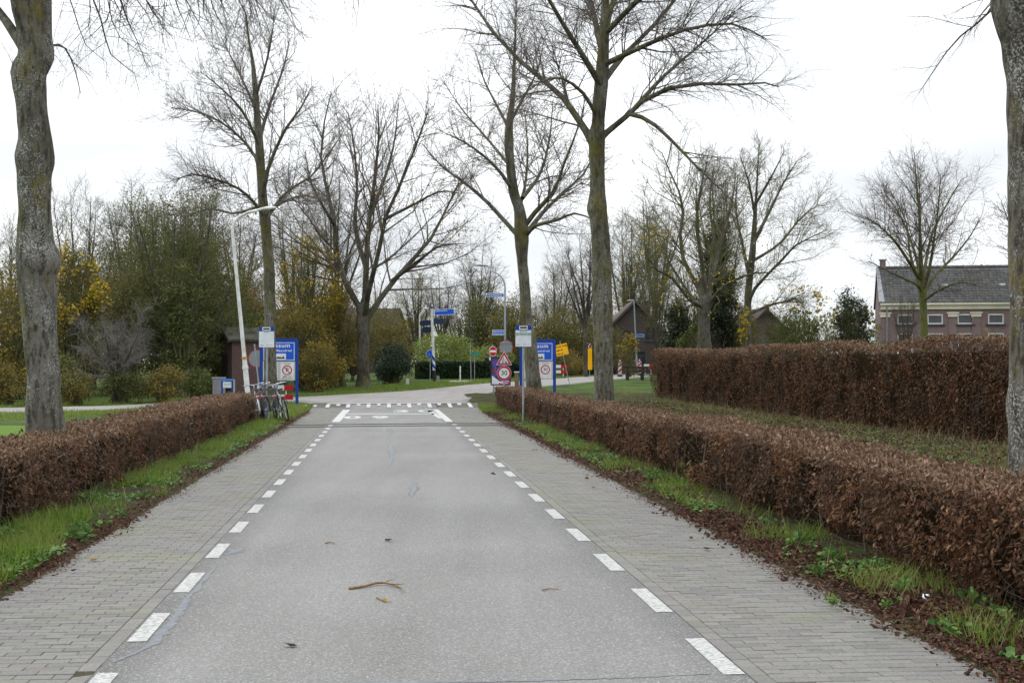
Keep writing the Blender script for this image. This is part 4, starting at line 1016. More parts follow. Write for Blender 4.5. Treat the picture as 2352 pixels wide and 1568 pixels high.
# many stemmed tree beyond the junction
Z = 82.0
tp, tr_ = trunk_img([(835, 888, 17), (834, 840, 14), (834, 780, 13.5), (834, 735, 15), (836, 705, 12), (838, 680, 6), (839, 650, 2)], Z)
lb, lr = limbs_img([([(831, 740), (824, 704), (791, 643, .5), (774, 586, 1), (767, 502, 1.6), (747, 418, 2), (737, 360, 2.4), (745, 280, 2.8), (760, 215, 3)], 8, 1),
                    ([(836, 740), (838, 704), (841, 619, -.4), (845, 535, -.8), (853, 468, -1), (862, 401, -1.2), (870, 320, -1.4), (868, 240, -1.6)], 9, 1),
                    ([(838, 745), (848, 724), (885, 670, .8), (929, 616, 1.6), (979, 562, 2.6), (1006, 519, 3.2), (1046, 435, 4), (1075, 400, 4.6)], 8.5, 1),
                    ([(838, 730), (848, 660, -1.5), (868, 590, -2.4), (885, 500, -3), (930, 400, -3.6), (968, 300, -4.2), (985, 250, -4.6)], 7, 1),
                    ([(842, 619, -.4), (815, 520, .8), (820, 440, 1.4), (815, 350, 2), (800, 260, 2.4)], 6, 1),
                    ([(848, 500, -.9), (880, 420, .8), (905, 330, 1.6), (915, 240, 2.2)], 5, .8),
                    ([(900, 645, 1), (960, 600, 0), (1010, 565, -.8), (1060, 560, -1.4)], 5, .8),
                    ([(770, 520, 1.5), (740, 470, .4), (715, 420, 0), (700, 350, -.4)], 4.5, .8),
                    ([(880, 505, -3), (950, 470, -3.6), (1010, 440, -4.2), (1060, 445, -4.8)], 4, .8)], Z)
tree('lime_tree', 'broad many stemmed bare tree standing on grass beyond the junction', tp, tr_, lb, lr, (170, 1700, 6500), 106, MT['bark_far'], MT['twigs'], par=dict(l3=dict(rend=.008), l4=dict(rend=.006)), leaves=[(MT['yellow_dull'], 700, (.1, .17), (.1, .55, .6), 'last_leaves')], knob=.07)

# pair of trees right of centre behind the tall hedge
Z = 86.0
tp, tr_ = trunk_img([(1618, 800, 17), (1617, 760, 14), (1618, 715, 14), (1622, 690, 15), (1625, 670, 9), (1626, 640, 3), (1627, 610, 1)], Z)
lb, lr = limbs_img([([(1618, 700), (1600, 650, .6), (1574, 610, 1), (1562, 540, 1.6), (1570, 470, 2), (1545, 410, 2.4), (1520, 350, 2.8)], 7, 1),
                    ([(1620, 690), (1614, 610, -.6), (1600, 520, -1.2), (1608, 440, -1.6), (1625, 370, -2)], 7, 1),
                    ([(1625, 690), (1640, 620, .8), (1660, 540, 1.4), (1680, 470, 2), (1690, 400, 2.4)], 7, 1),
                    ([(1616, 705), (1585, 690, -1.5), (1545, 640, -2.6), (1510, 620, -3.4), (1480, 580, -4)], 5, .8),
                    ([(1628, 700), (1660, 660, -1.5), (1720, 630, -2.8), (1780, 625, -3.6)], 5, .8),
                    ([(1622, 680), (1640, 560, 2.5), (1630, 470, 3.6), (1640, 380, 4.4)], 6, .8),
                    ([(1615, 720), (1580, 670, 2), (1530, 590, 3.4), (1500, 520, 4.2)], 5, .8)], Z)
tree('ash_tree', 'bare tree with stout short trunk behind the tall hedge', tp, tr_, lb, lr, (150, 1500, 5200), 107, MT['bark_far'], MT['twigs_olive'], par=dict(l3=dict(rend=.008), l4=dict(rend=.006)), leaves=[(MT['yellow'], 420, (.1, .18), (.1, .6, .8), 'last_leaves')], knob=.09)
Z = 92.0
tp, tr_ = trunk_img([(1718, 800, 9), (1717, 740, 8.5), (1718, 680, 8), (1724, 620, 8), (1730, 560, 7), (1734, 500, 4.5), (1738, 430, 2.6), (1742, 360, 1.2), (1745, 320, .4)], Z)
lb, lr = limbs_img([([(1720, 700), (1734, 662, -.6), (1798, 595, -1.6), (1832, 561, -2.2), (1899, 528, -3)], 5, .8),
                    ([(1722, 640), (1705, 560, .8), (1690, 480, 1.4), (1695, 400, 1.8)], 5, .8),
                    ([(1730, 560), (1770, 480, 1.2), (1800, 420, 1.8), (1830, 370, 2.2)], 4.5, .8),
                    ([(1735, 500), (1720, 420, -1), (1700, 360, -1.6)], 3.5, .6),
                    ([(1722, 720), (1770, 700, 1.6), (1810, 690, 2.4), (1850, 670, 3)], 4, .8),
                    ([(1728, 600), (1790, 560, 2), (1840, 500, 3), (1880, 470, 3.6)], 4, .7),
                    ([(1735, 470), (1775, 400, -1), (1800, 350, -1.6)], 3.5, .6)], Z)
tree('ash_tree', 'slender bare tree with wide spreading branches left of the farmhouse', tp, tr_, lb, lr, (140, 1400, 5200), 108, MT['bark_far'], MT['twigs_olive'], par=dict(l3=dict(rend=.008), l4=dict(rend=.006)), leaves=[(MT['yellow'], 380, (.12, .2), (.0, .38, .8), 'last_leaves')], knob=.07)

# rounded tree before the farmhouse
Z = 72.0
tp, tr_ = trunk_img([(2123, 790, 9.5), (2122, 740, 9), (2120, 690, 9), (2119, 668, 10), (2118, 645, 8), (2116, 610, 5), (2114, 540, 2.5), (2112, 450, 1.2), (2108, 380, .4)], Z)
lb, lr = limbs_img([([(2118, 675), (2108, 655, -.4), (2078, 641, -1), (2037, 621, -1.8), (1995, 600, -2.4)], 4.5, .7),
                    ([(2118, 668), (2100, 620, .6), (2088, 570, 1.2), (2082, 510, 1.6), (2040, 430, 2)], 5, .7),
                    ([(2116, 650), (2113, 580, -.6), (2112, 500, -1), (2105, 420, -1.2), (2100, 350, -1.4)], 5, .7),
                    ([(2120, 668), (2134, 620, -.8), (2144, 560, -1.2), (2155, 480, -1.6), (2160, 400, -2)], 5, .7),
                    ([(2122, 672), (2150, 630, .8), (2190, 590, 1.6), (2230, 540, 2.4), (2250, 500, 2.8)], 4.5, .7),
                    ([(2116, 640), (2095, 560, 2), (2065, 490, 3), (2030, 440, 3.6)], 4, .6),
                    ([(2120, 640), (2140, 540, 2.2), (2180, 460, 3), (2210, 410, 3.4)], 4, .6),
                    ([(2122, 690), (2160, 665, -1.6), (2210, 648, -2.6), (2255, 660, -3)], 3.5, .7),
                    ([(2112, 640), (2060, 560, -2), (2020, 520, -3), (1985, 495, -3.6)], 4, .6)], Z)
tree('oak_tree', 'rounded bare tree with greenish trunk in front of the farmhouse', tp, tr_, lb, lr, (140, 1300, 5200), 109, MT['bark_green'], MT['twigs'], par=dict(l2=dict(up=.14), l3=dict(rend=.006), l4=dict(rend=.0045)), leaves=[(MT['orange'], 90, (.08, .13), (.3, .9, .5), 'last_leaves')], knob=.05)

# ---- background trees built without a survey of every limb
def auto_tree(name, label, px, Z, top_py, half_px, seed, bark_m, twig_m, counts=(110, 1000, 3600), trunk_r=.16, fork=.3, n_limb=7, leaves=None, up=.14, base=None, spread=48, cat='tree', rend=(.008, .006), group=None):
    r = np.random.default_rng(seed)
    b = Bp(px, Z) if base is None else np.asarray(base, float)
    hgt = H - (top_py - HY) * Z / F - b[2]; hw = half_px * Z / F
    h0 = hgt * fork
    tpP = np.array([b - np.array([0, 0, .1]), b + np.array([r.normal() * .05, 0, h0 * .5]), b + np.array([r.normal() * .1, 0, h0]), b + np.array([r.normal() * .2, r.normal() * .2, hgt * .62])])
    tR = np.array([trunk_r, trunk_r * .85, trunk_r * .8, trunk_r * .3])
    lb, lr = vase(b, h0, n_limb, (hgt - h0) * .92, spread, trunk_r, r, up=up)
    # fit the crown to its surveyed width and height
    rel = lb - (b + np.array([0, 0, h0]))
    rel[..., 2] *= (hgt - h0) * .93 / rel[..., 2].max(); rel[..., :2] *= hw * .8 / np.abs(rel[..., :2]).max()
    lb = rel + b + np.array([0, 0, h0])
    return tree(name, label, tpP, tR, lb, lr, counts, seed, bark_m, twig_m, cat=cat, leaves=leaves, par=dict(l2=dict(lenf=.4, up=.1), l3=dict(rend=rend[0], lmax=1.3, lenf=.45), l4=dict(rend=rend[1], lmax=.7)), knob=.06, sides=9, group=group)
BG = 'bare trees in the background'
bare_a = auto_tree('bare_tree', 'tall thin bare tree behind the dark evergreen at left', 300, 92, 392, 90, 201, MT['bark_far'], MT['twigs'], leaves=None, group=BG, rend=(.010, .008))
bare_b = auto_tree('bare_tree', 'bushy bare tree behind the yellow leaves at left', 190, 84, 415, 110, 202, MT['bark_far'], MT['twigs_olive'], counts=(120, 1200, 4200), fork=.15, leaves=[(MT['olive'], 900, (.08, .14), (.0, .8, .3), 'last_leaves')], group=BG, rend=(.010, .008))
def put(proto, px, Z, top_py, label, rz, wide=1.0):
    b = Bp(px, Z); hgt = H - (top_py - HY) * Z / F - b[2]; k = hgt / proto["height"]
    return clone(proto, b, label, rz, k * wide, k, BG)
put(bare_a, 470, 94, 405, 'thin bare tree behind the white street lamp', 1.1, 1.1)
put(bare_b, 30, 78, 470, 'olive bare tree at the far left edge behind the trunk', 2.3, 1.0)
put(bare_b, 395, 98, 415, 'bare tree peeping over the dark evergreen', 4.0, 1.0)
put(bare_a, 545, 100, 440, 'bare tree between street lamp and left bus stop tree', 2.7, 1.3)
put(bare_b, 680, 104, 420, 'bare tree over the yellow leaved tree', .6, .9)
put(bare_a, 775, 110, 330, 'bare crown left of the many stemmed tree', 5.0, 1.0)
put(bare_b, 960, 122, 590, 'small pale bare tree behind the white signpost', 1.7, 1.2)
put(bare_a, 1015, 135, 600, 'small bare tree right of the white signpost', 3.3, 1.3)
put(bare_a, 1100, 142, 535, 'bare top rising out of the dark ivy tree', .2, 1.2)
put(bare_b, 1275, 126, 570, 'bare tree behind the right village sign', 4.6, 1.1)
put(bare_a, 1345, 112, 480, 'bare tree just left of the lichened trunk', 2.0, 1.1)
put(bare_b, 1440, 142, 460, 'bare tree above the brick house gable', 5.6, 1.0)
put(bare_a, 1505, 146, 390, 'thin bare tree between gable and tall hedge end', 3.9, 1.1)
put(bare_b, 1660, 104, 345, 'bare tree behind the dark conifer', 1.4, .9)
put(bare_a, 2400, 84, 330, 'bare tree half hidden by the right edge trunk', .9, 1.2)
put(bare_a, 2082, 74, 640, 'small young bare tree in front of the farmhouse wall', 2.2, .9)
put(bare_b, 1512, 117, 545, 'thin bare tree in front of the brick gable', 2.9, .8)
put(bare_b, 1480, 150, 560, 'low bare tree behind the brick house', .4, 1.4)

# ---- leafy masses
def bush(name, label, px, Z, top_py, half_px, seed, leaf_m, n, size, cat='shrub', stem_m=None, low=0.0, depth=1.0, clumps=70, twigs=900, shell=.55, shape=1.0, group=None, leaf_len=1.0, base=None, extra=None):
    r = np.random.default_rng(seed)
    n = int(n * 1.05); twigs = int(twigs * .28); size = (size[0] * .8, size[1] * .8)
    b = Bp(px, Z) if base is None else np.asarray(base, float)
    hgt = H - (top_py - HY) * Z / F - b[2]; hw = half_px * Z / F
    root = empty(name, b, label, cat, group=group)
    z0 = low * hgt
    # clump centres through an uneven ovoid, denser towards the outside
    d = rdir(clumps, r); rad = shell + (1 - shell) * r.random(clumps) ** .5
    f = .8 + .45 * vnoise(d * 1.7 + seed)
    C = d * rad[:, None] * f[:, None] * .86
    zz = C[:, 2] * .5 + .5
    taper = 1 - (1 - np.clip(shape, 0, 1)) * np.clip(zz, 0, 1)
    C = np.stack([C[:, 0] * hw * taper, C[:, 1] * hw * depth * taper, z0 + np.clip(zz, .03, 1.05) * (hgt - z0)], 1)
    cr = (.16 + .16 * r.random(clumps)) * min(hw, hgt * .6)
    i = r.choice(clumps, n, p=cr ** 2 / (cr ** 2).sum())
    P = C[i] + r.normal(size=(n, 3)) * cr[i][:, None] * np.array([.62, .62, .5]); P[:, 2] = np.maximum(P[:, 2], .03)
    lb = Bag(); scatter(lb, LEAF2, P, r.normal(size=(n, 3)) + np.array([0, 0, -.3]), nrm(P - C[i]) + rdir(n, r) * .8 + np.array([0, 0, .4]), (size[0] + (size[1] - size[0]) * r.random(n)) * leaf_len, 1.25)
    tag(lb.obj('foliage', leaf_m, root), kind='stuff')
    if extra:
        em, en, es, q0 = extra
        cl = vnoise(P * .8 + 5); ok = np.where(cl > np.quantile(cl, q0))[0]; j = r.choice(ok, en)
        eb = Bag(); scatter(eb, LEAF2, P[j] + r.normal(size=(en, 3)) * .08 + nrm(P[j] - np.array([0, 0, hgt * .4])) * .15, r.normal(size=(en, 3)), rdir(en, r), es[0] + (es[1] - es[0]) * r.random(en), 1.2)
        tag(eb.obj('coloured_leaves', em, root), kind='stuff')
    # stems from the foot to the clumps and twigs off them
    sm = stem_m or MT['twigs_olive']
    A = np.stack([r.normal(size=clumps) * hw * .12, r.normal(size=clumps) * hw * .12, np.zeros(clumps)], 1)
    mid = A * .5 + C * .5 + np.stack([r.normal(size=clumps) * .1, r.normal(size=clumps) * .1, .12 * hgt * np.ones(clumps)], 1)
    st = np.stack([A, A * .6 + mid * .4, mid, mid * .4 + C * .6, C + r.normal(size=(clumps, 3)) * .1], 1); sr = np.stack([np.full(clumps, q) for q in (.035, .03, .022, .014, .008)], 1) * min(1.6, max(.5, hgt / 4))
    V, q = tubes(st, sr, 5); sb = Bag().add(V, [q])
    if twigs:
        tw, rr = spawn(st, sr, twigs, r, tr=(.35, 1), ang=(20, 60), lenf=.35, P=3, up=.05, jit=.15, rend=.006)
        V, q = tubes(tw, rr, 3); sb.add(V, [q])
        tw2, rr2 = spawn(tw, rr, twigs * 3, r, tr=(.2, 1), lenf=.5, P=2, rend=.005); V, q = tubes(tw2, rr2, 3); sb.add(V, [q])
    sb.obj('stems', sm, root, smooth=True)
    return root
U = 'undergrowth beyond the left lane'
MT['twigs_green'] = plain('mossy_green_twigs', (.115, .125, .045), .9, var=.35, scale=.9)
auto_tree('ivy_tree', 'large dark green twiggy tree left of the white street lamp', 405, 72, 415, 205, 301, MT['bark_far'], MT['twigs_green'], counts=(300, 2400, 9000), trunk_r=.24, fork=.06, n_limb=20, spread=80, up=.10,
          leaves=[(MT['ivy'], 15000, (.05, .12), (.0, .97), 'foliage'), (MT['olive'], 6000, (.05, .1), (.3, 1.0), 'outer_leaves')])
bush('evergreen_tree', 'dense dark green foliage inside the large twiggy tree', 400, 75, 445, 175, 340, MT['ivy'], 17000, (.10, .19), cat='tree', clumps=200, twigs=1200, shape=.8, shell=.3, low=.0)
thick_a = auto_tree('thicket_tree', 'olive twiggy tree between near trunk and yellow leaves', 105, 82, 500, 110, 331, MT['bark_far'], MT['twigs_olive'], counts=(190, 1700, 5200), fork=.05, n_limb=14, spread=70, leaves=[(MT['olive'], 5200, (.06, .12), (.0, .95), 'foliage')], group='thicket trees closing the background')
thick_b = auto_tree('thicket_tree', 'brown twiggy tree above the brick kiosk', 520, 90, 545, 110, 332, MT['bark_far'], MT['twigs_olive'], counts=(190, 1700, 5200), fork=.05, n_limb=14, spread=70, leaves=[(MT['brown_olive'], 5200, (.06, .12), (.0, .9), 'foliage'), (MT['yellow_dull'], 1100, (.09, .15), (.1, .85, .5), 'yellow_leaves')], group='thicket trees closing the background')
def put2(p, px, Z, top, lab, rz, wide=1.0):
    o = put(p, px, Z, top, lab, rz, wide); o["group"] = 'thicket trees closing the background'; return o
for k, (p, px, Z_, top, lab, wd) in enumerate([(thick_a, 50, 72, 560, 'olive twiggy tree at the left picture edge', 1.1), (thick_b, 215, 80, 540, 'brown olive tree behind the yellow leaved tree', 1.1), (thick_a, 290, 88, 470, 'olive tree behind the silvery orchard tree', 1.0), (thick_a, 505, 80, 600, 'olive tree just left of the white lamp mast', 1.0), (thick_b, 600, 94, 600, 'brownish tree behind the left bus stop tree', 1.2), (thick_b, 655, 88, 640, 'brown tree over the left village sign', 1.1), (thick_a, 745, 100, 580, 'olive tree left of the many stemmed trunk', 1.1), (thick_b, 810, 96, 660, 'brown tree behind the many stemmed trunk', 1.2), (thick_a, 870, 118, 640, 'olive tree over the brown roof', 1.0), (thick_b, 930, 128, 690, 'low brown tree behind the signpost', 1.3), (thick_a, 1060, 138, 650, 'olive tree behind the pale green shrub', 1.3), (thick_a, 1180, 134, 640, 'olive tree behind the right bus stop tree', 1.2), (thick_b, 1250, 128, 660, 'brown tree over the right village sign', 1.2), (thick_a, 1325, 130, 640, 'olive tree left of the lichened trunk', 1.2), (thick_b, 1400, 140, 640, 'brown tree behind the brick gable', 1.0), (thick_a, 1590, 142, 600, 'olive tree right of the brick gable', 1.0), (thick_b, 1690, 112, 650, 'brown tree between conifer and small gable', .9), (thick_a, 1790, 104, 690, 'low olive tree in front of the small gable', 1.2), (thick_b, 1880, 118, 705, 'low yellowing tree left of the grey conifer', 1.3)]):
    put2(p, px, Z_, top, lab, .7 * k, wd)
bush('ivy_tree', 'dark green ivy column standing under the large ivy tree', 425, 69, 590, 60, 302, MT['ivy'], 6000, (.1, .18), cat='tree', clumps=70, twigs=600, shape=.8)
bush('maple_tree', 'tree with bright yellow leaves right of the near trunk', 175, 70, 545, 75, 303, MT['olive'], 4200, (.1, .2), cat='tree', clumps=70, twigs=1200, shape=.8, extra=(MT['yellow'], 1500, (.12, .2), .5))
bush('tall_shrub', 'olive brown shrub mass at the far left picture edge', 15, 66, 600, 130, 304, MT['brown_olive'], 8000, (.1, .2), clumps=90, twigs=1500, group=U)
bush('tall_shrub', 'olive shrub behind the grey orchard tree', 290, 74, 620, 120, 305, MT['olive'], 7500, (.1, .2), clumps=90, twigs=1500, group=U)
bush('tall_shrub', 'rusty leaved shrub above the brick kiosk', 545, 84, 640, 70, 306, MT['olive'], 4500, (.1, .18), clumps=70, twigs=1100, group=U, extra=(MT['orange'], 1700, (.12, .2), .4))
bush('tall_shrub', 'yellowing shrub overhanging the brick kiosk roof', 590, 76, 705, 55, 307, MT['green_bush'], 3200, (.09, .16), clumps=50, twigs=700, low=.35, group=U, extra=(MT['yellow_dull'], 700, (.1, .16), .4))
bush('maple_tree', 'golden leaved tree behind the left village sign', 705, 82, 545, 75, 308, MT['yellow_dull'], 4200, (.10, .18), cat='tree', clumps=80, twigs=1200, low=.3, extra=(MT['yellow'], 700, (.10, .17), .4))
bush('tall_shrub', 'brown olive shrub right behind the left village sign', 700, 80, 690, 75, 309, MT['brown_olive'], 7500, (.08, .17), clumps=90, twigs=1500, group=U)
bush('tall_shrub', 'brownish shrub left of the many stemmed tree', 775, 84, 650, 70, 310, MT['brown_olive'], 7000, (.08, .17), clumps=90, twigs=1500, group=U)
bush('tall_shrub', 'low golden shrub at the foot of the shrub mass', 735, 77, 775, 60, 311, MT['brown_olive'], 4200, (.08, .15), clumps=60, twigs=600, group=U, extra=(MT['yellow_dull'], 500, (.09, .15), .5))
bush('tall_shrub', 'leaf losing shrub between signpost and many stemmed tree', 885, 100, 715, 70, 312, MT['brown_olive'], 4500, (.1, .18), clumps=70, twigs=1300, group=U)
bush('evergreen_bush', 'dark green rounded evergreen bush left of the signpost', 905, 90, 790, 46, 313, MT['box_leaf'], 7000, (.08, .15), clumps=90, twigs=0, shell=.6)
bush('willow_shrub', 'pale green rounded shrub behind the signpost', 1022, 109, 768, 82, 314, MT['willow'], 8500, (.1, .2), clumps=90, twigs=600)
bush('willow_shrub', 'pale green shrub behind the no entry sign', 1128, 116, 790, 55, 315, MT['willow'], 3600, (.1, .2), clumps=60, twigs=400)
bush('ivy_tree', 'dark olive ivy clad tree behind the grey street lamp', 1112, 132, 655, 66, 316, MT['ivy'], 7500, (.13, .24), cat='tree', clumps=120, twigs=2400, shape=.85, low=.0, extra=(MT['orange'], 160, (.16, .26), .8))
bush('tall_shrub', 'olive thicket behind the right bus stop sign', 1175, 124, 680, 60, 317, MT['olive'], 5500, (.12, .22), clumps=80, twigs=1300)
bush('tall_shrub', 'olive thicket behind the yellow work sign', 1290, 122, 700, 75, 318, MT['olive'], 6500, (.12, .22), clumps=90, twigs=1500)
bush('tall_shrub', 'low reddish shrub beside the red and white barrier', 1310, 117, 808, 55, 319, MT['brown_olive'], 2600, (.1, .18), clumps=50, twigs=300, extra=(MT['orange'], 250, (.1, .16), .5))
bush('tall_shrub', 'green shrub left of the brick house', 1385, 122, 745, 60, 320, MT['olive'], 4000, (.12, .2), clumps=60, twigs=800)
bush('tall_shrub', 'yellow leaved bush in front of the brick house', 1445, 112, 765, 22, 321, MT['olive'], 500, (.1, .18), clumps=24, twigs=500, extra=(MT['yellow_dull'], 500, (.14, .22), .3))
bush('conifer_tree', 'dark green conifer right of the brick house', 1558, 100, 672, 50, 322, MT['conifer'], 7500, (.12, .24), cat='tree', clumps=80, twigs=300, shape=.35, stem_m=MT['twigs'])
bush('conifer_tree', 'tall narrow dark conifer between the two bare trees', 1645, 95, 470, 60, 323, MT['conifer'], 14000, (.12, .26), cat='tree', clumps=130, twigs=900, shape=.3, stem_m=MT['twigs'], extra=(MT['yellow_dull'], 260, (.12, .2), .6))
bush('tall_shrub', 'green shrub at the foot of the tall narrow conifer', 1600, 96, 730, 45, 324, MT['green_bush'], 3000, (.1, .18), clumps=50, twigs=400)
bush('tall_shrub', 'leafy olive undergrowth beside the slender bare tree', 1690, 96, 640, 45, 325, MT['olive'], 3500, (.1, .2), clumps=60, twigs=900)
bush('yellow_creeper', 'bright yellow leaves hanging on the slender tree trunk', 1710, 90.5, 688, 13, 326, MT['yellow'], 520, (.1, .18), cat='creeper', clumps=22, twigs=80, low=.35, shell=.2)
bush('tall_shrub', 'yellow green shrubs between gable and farmhouse', 1835, 100, 702, 62, 327, MT['green_bush'], 6000, (.1, .2), clumps=90, twigs=900)
bush('conifer_tree', 'grey green rounded conifer left of the farmhouse', 1958, 104, 655, 55, 328, MT['conifer'], 8000, (.1, .22), cat='tree', clumps=120, twigs=1500, shape=.7, stem_m=MT['twigs_olive'])
bush('tall_shrub', 'low shrub peeping over tall hedge before the farmhouse corner', 2012, 66, 735, 26, 329, MT['green_bush'], 900, (.07, .13), clumps=26, twigs=200)
bush('tall_shrub', 'yellow green sprigs over tall hedge near the rounded tree', 2135, 62, 752, 22, 330, MT['green_bush'], 500, (.07, .12), clumps=20, twigs=200, extra=(MT['yellow'], 60, (.07, .12), .5))
bush('tall_shrub', 'pale sprigs over tall hedge near the right trunk', 2265, 58, 752, 32, 331, MT['green_bush'], 600, (.06, .11), clumps=26, twigs=260, extra=(MT['yellow_dull'], 120, (.06, .1), .5))
# silver twigged orchard tree and low growth beyond the left lane
auto_tree('orchard_tree', 'low silvery bare orchard tree beyond the left lane', 265, 60, 700, 130, 401, MT['bark_far'], MT['twigs_silver'], counts=(120, 900, 2600), fork=.25, n_limb=8, spread=75, up=.02, trunk_r=.13, rend=(.007, .005))
for k, (px, Z_, top, hw, lab, m_) in enumerate([(15, 57.5, 830, 75, 'low brown twiggy shrub left of the near trunk', 'brown_olive'), (175, 58, 850, 55, 'low green shrub right behind the near trunk', 'olive'), (285, 60, 838, 60, 'low dark shrub under the orchard tree', 'ivy'), (370, 61, 832, 60, 'low russet shrub beyond the left lane', 'brown_olive'), (455, 63, 842, 55, 'low shrub left of the blue stand', 'green_bush'), (120, 62, 800, 70, 'dark shrub behind the near trunk', 'ivy'), (480, 72, 800, 40, 'dark shrub left of the brick kiosk', 'ivy')]):
    bush('low_shrub', lab, px, Z_, top, hw, 410 + k, MT[m_], 2600, (.06, .14), clumps=50, twigs=500, shell=.3)
# distant wood closing the view
r = np.random.default_rng(77)
n = 15000
X = r.uniform(-150, 150, n); Yv = 215 + r.random(n) * 18 + .0006 * X ** 2
hh = (3.2 + 5.5 * vnoise(np.stack([X * .11, 0 * X, 0 * X + 4], -1)) + 1.8 * vnoise(np.stack([X * .5, 0 * X, 0 * X + 9], -1))) 
P = np.stack([X, Yv, 1 + hh * r.random(n) ** .7], 1)
b = Bag(); scatter(b, LEAF2, P, rdir(n, r), rdir(n, r), .45 + .45 * r.random(n), 1.3)
tag(b.obj('distant_wood', MT['olive']), 'far low wood closing the horizon', 'wood', kind='stuff')
# clipped dark hedges across the junction
def dark_hedge(label, pa, pb, h, seed, n=5200, w=1.0):
    r = np.random.default_rng(seed)
    A, B_ = np.array(pa), np.array(pb); d = nrm(B_ - A); nn = np.array([d[1], -d[0], 0]); L = np.linalg.norm(B_ - A)
    root = empty('box_hedge', (A + B_) / 2, label, 'hedge')
    f = r.random(n); u = r.random(n); side = r.random(n) < .62
    P = A + d * (L * f)[:, None] + nn * np.where(side, w / 2 - .04 * np.abs(r.normal(size=n)), w * (r.random(n) - .5))[:, None]
    P[:, 2] = g(P[:, 1]) + np.where(side, u * h, h - .04 * np.abs(r.normal(size=n)))
    o_ = np.where(side[:, None], nn[None], np.array([[0, 0, 1.0]]))
    b = Bag(); scatter(b, LEAF2, P, rdir(n, r) + o_ * .3, o_ + rdir(n, r) * .8, .09 + .09 * r.random(n), 1.2)
    tag(b.obj('foliage', MT['box_leaf'], root, base=(A + B_) / 2), kind='stuff')
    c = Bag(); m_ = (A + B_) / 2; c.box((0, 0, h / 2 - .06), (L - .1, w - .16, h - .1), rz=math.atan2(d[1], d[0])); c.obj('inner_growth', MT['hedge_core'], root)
    return root
dark_hedge('dark clipped hedge behind the white signpost', Bp(955, 104), Bp(1122, 106), 1.15, 601)
dark_hedge('dark clipped hedge behind the poster board', Bp(1126, 107), Bp(1200, 108), 1.1, 602, 2600)
dark_hedge('dark clipped hedge beyond the red and white barrier', Bp(1225, 121), Bp(1405, 126), .85, 603, 4200)

# ------------------------------------------------------------------ buildings
MT['brick_farm'] = bricks('farm_brick', (.205, .135, .132), (.16, .108, .112), (.215, .18, .175))
MT['brick_dark'] = bricks('dark_brick', (.055, .041, .034), (.042, .032, .027), (.068, .057, .048))
MT['brick_kiosk'] = bricks('kiosk_brick', (.10, .05, .045), (.07, .036, .034), (.10, .075, .07))
MT['tile'] = paver_mat('grey_roof_tile', [(.078, .078, .084), (.105, .105, .11), (.13, .127, .122), (.09, .094, .10)], (.09, .09, .055))
MT['tile_brown'] = bricks('brown_roof_tile', (.065, .045, .035), (.05, .036, .03), (.02, .016, .014), .25, .30, .8)
MT['cream'] = plain('cream_paint', (.62, .57, .46), .6, var=.06, scale=2)
MT['white_wood'] = plain('white_window_wood', (.66, .65, .62), .5, var=.05)
MT['glass'] = plain('window_glass', (.035, .04, .05), .12, var=.2, scale=1.5, spec=.6)
MT['sill'] = plain('blue_stone_sill', (.05, .055, .075), .7)
MT['zinc'] = plain('zinc', (.22, .23, .25), .5, metal=.3)
MT['dark_wood'] = plain('dark_wood', (.03, .026, .022), .8, var=.2)
MT['greywood'] = plain('weathered_board', (.16, .15, .13), .8, var=.15)
def wall_cells(bag, L, Hh, holes, y0, y1, x0=0.0, z0=0.0):
    xs_ = sorted({x0, x0 + L, *[h[0] for h in holes], *[h[1] for h in holes]}); zs_ = sorted({z0, z0 + Hh, *[h[2] for h in holes], *[h[3] for h in holes]})
    for a, b_ in zip(xs_[:-1], xs_[1:]):
        for c_, d_ in zip(zs_[:-1], zs_[1:]):
            mx, mz = (a + b_) / 2, (c_ + d_) / 2
            if any(h[0] < mx < h[1] and h[2] < mz < h[3] for h in holes): continue
            bag.box((mx, (y0 + y1) / 2, mz), (b_ - a, abs(y1 - y0), d_ - c_))
def window(root, x0, x1, z0, z1, y=0.0, sill=True, bars=True, fm=None, fr=.07):
    fm = fm or MT['white_wood']
    w = link('window', Bag().box(((x0 + x1) / 2, y + .10, (z0 + z1) / 2), (x1 - x0 - .02, .02, z1 - z0 - .02)).mesh('window'), MT['glass'], root)
    f = Bag()
    for (cx, cz, sx, sz) in (((x0 + x1) / 2, z1 - fr / 2, x1 - x0, fr), ((x0 + x1) / 2, z0 + fr / 2, x1 - x0, fr), (x0 + fr / 2, (z0 + z1) / 2, fr, z1 - z0 - 2 * fr), (x1 - fr / 2, (z0 + z1) / 2, fr, z1 - z0 - 2 * fr)):
        f.box((cx, y + .055, cz), (sx, .07, sz))
    f.obj('window_frame', fm, w)
    if sill: Bag().box(((x0 + x1) / 2, y - .03, z0 - .06), (x1 - x0 + .24, .16, .10)).obj('window_sill', MT['sill'], w)
    return w
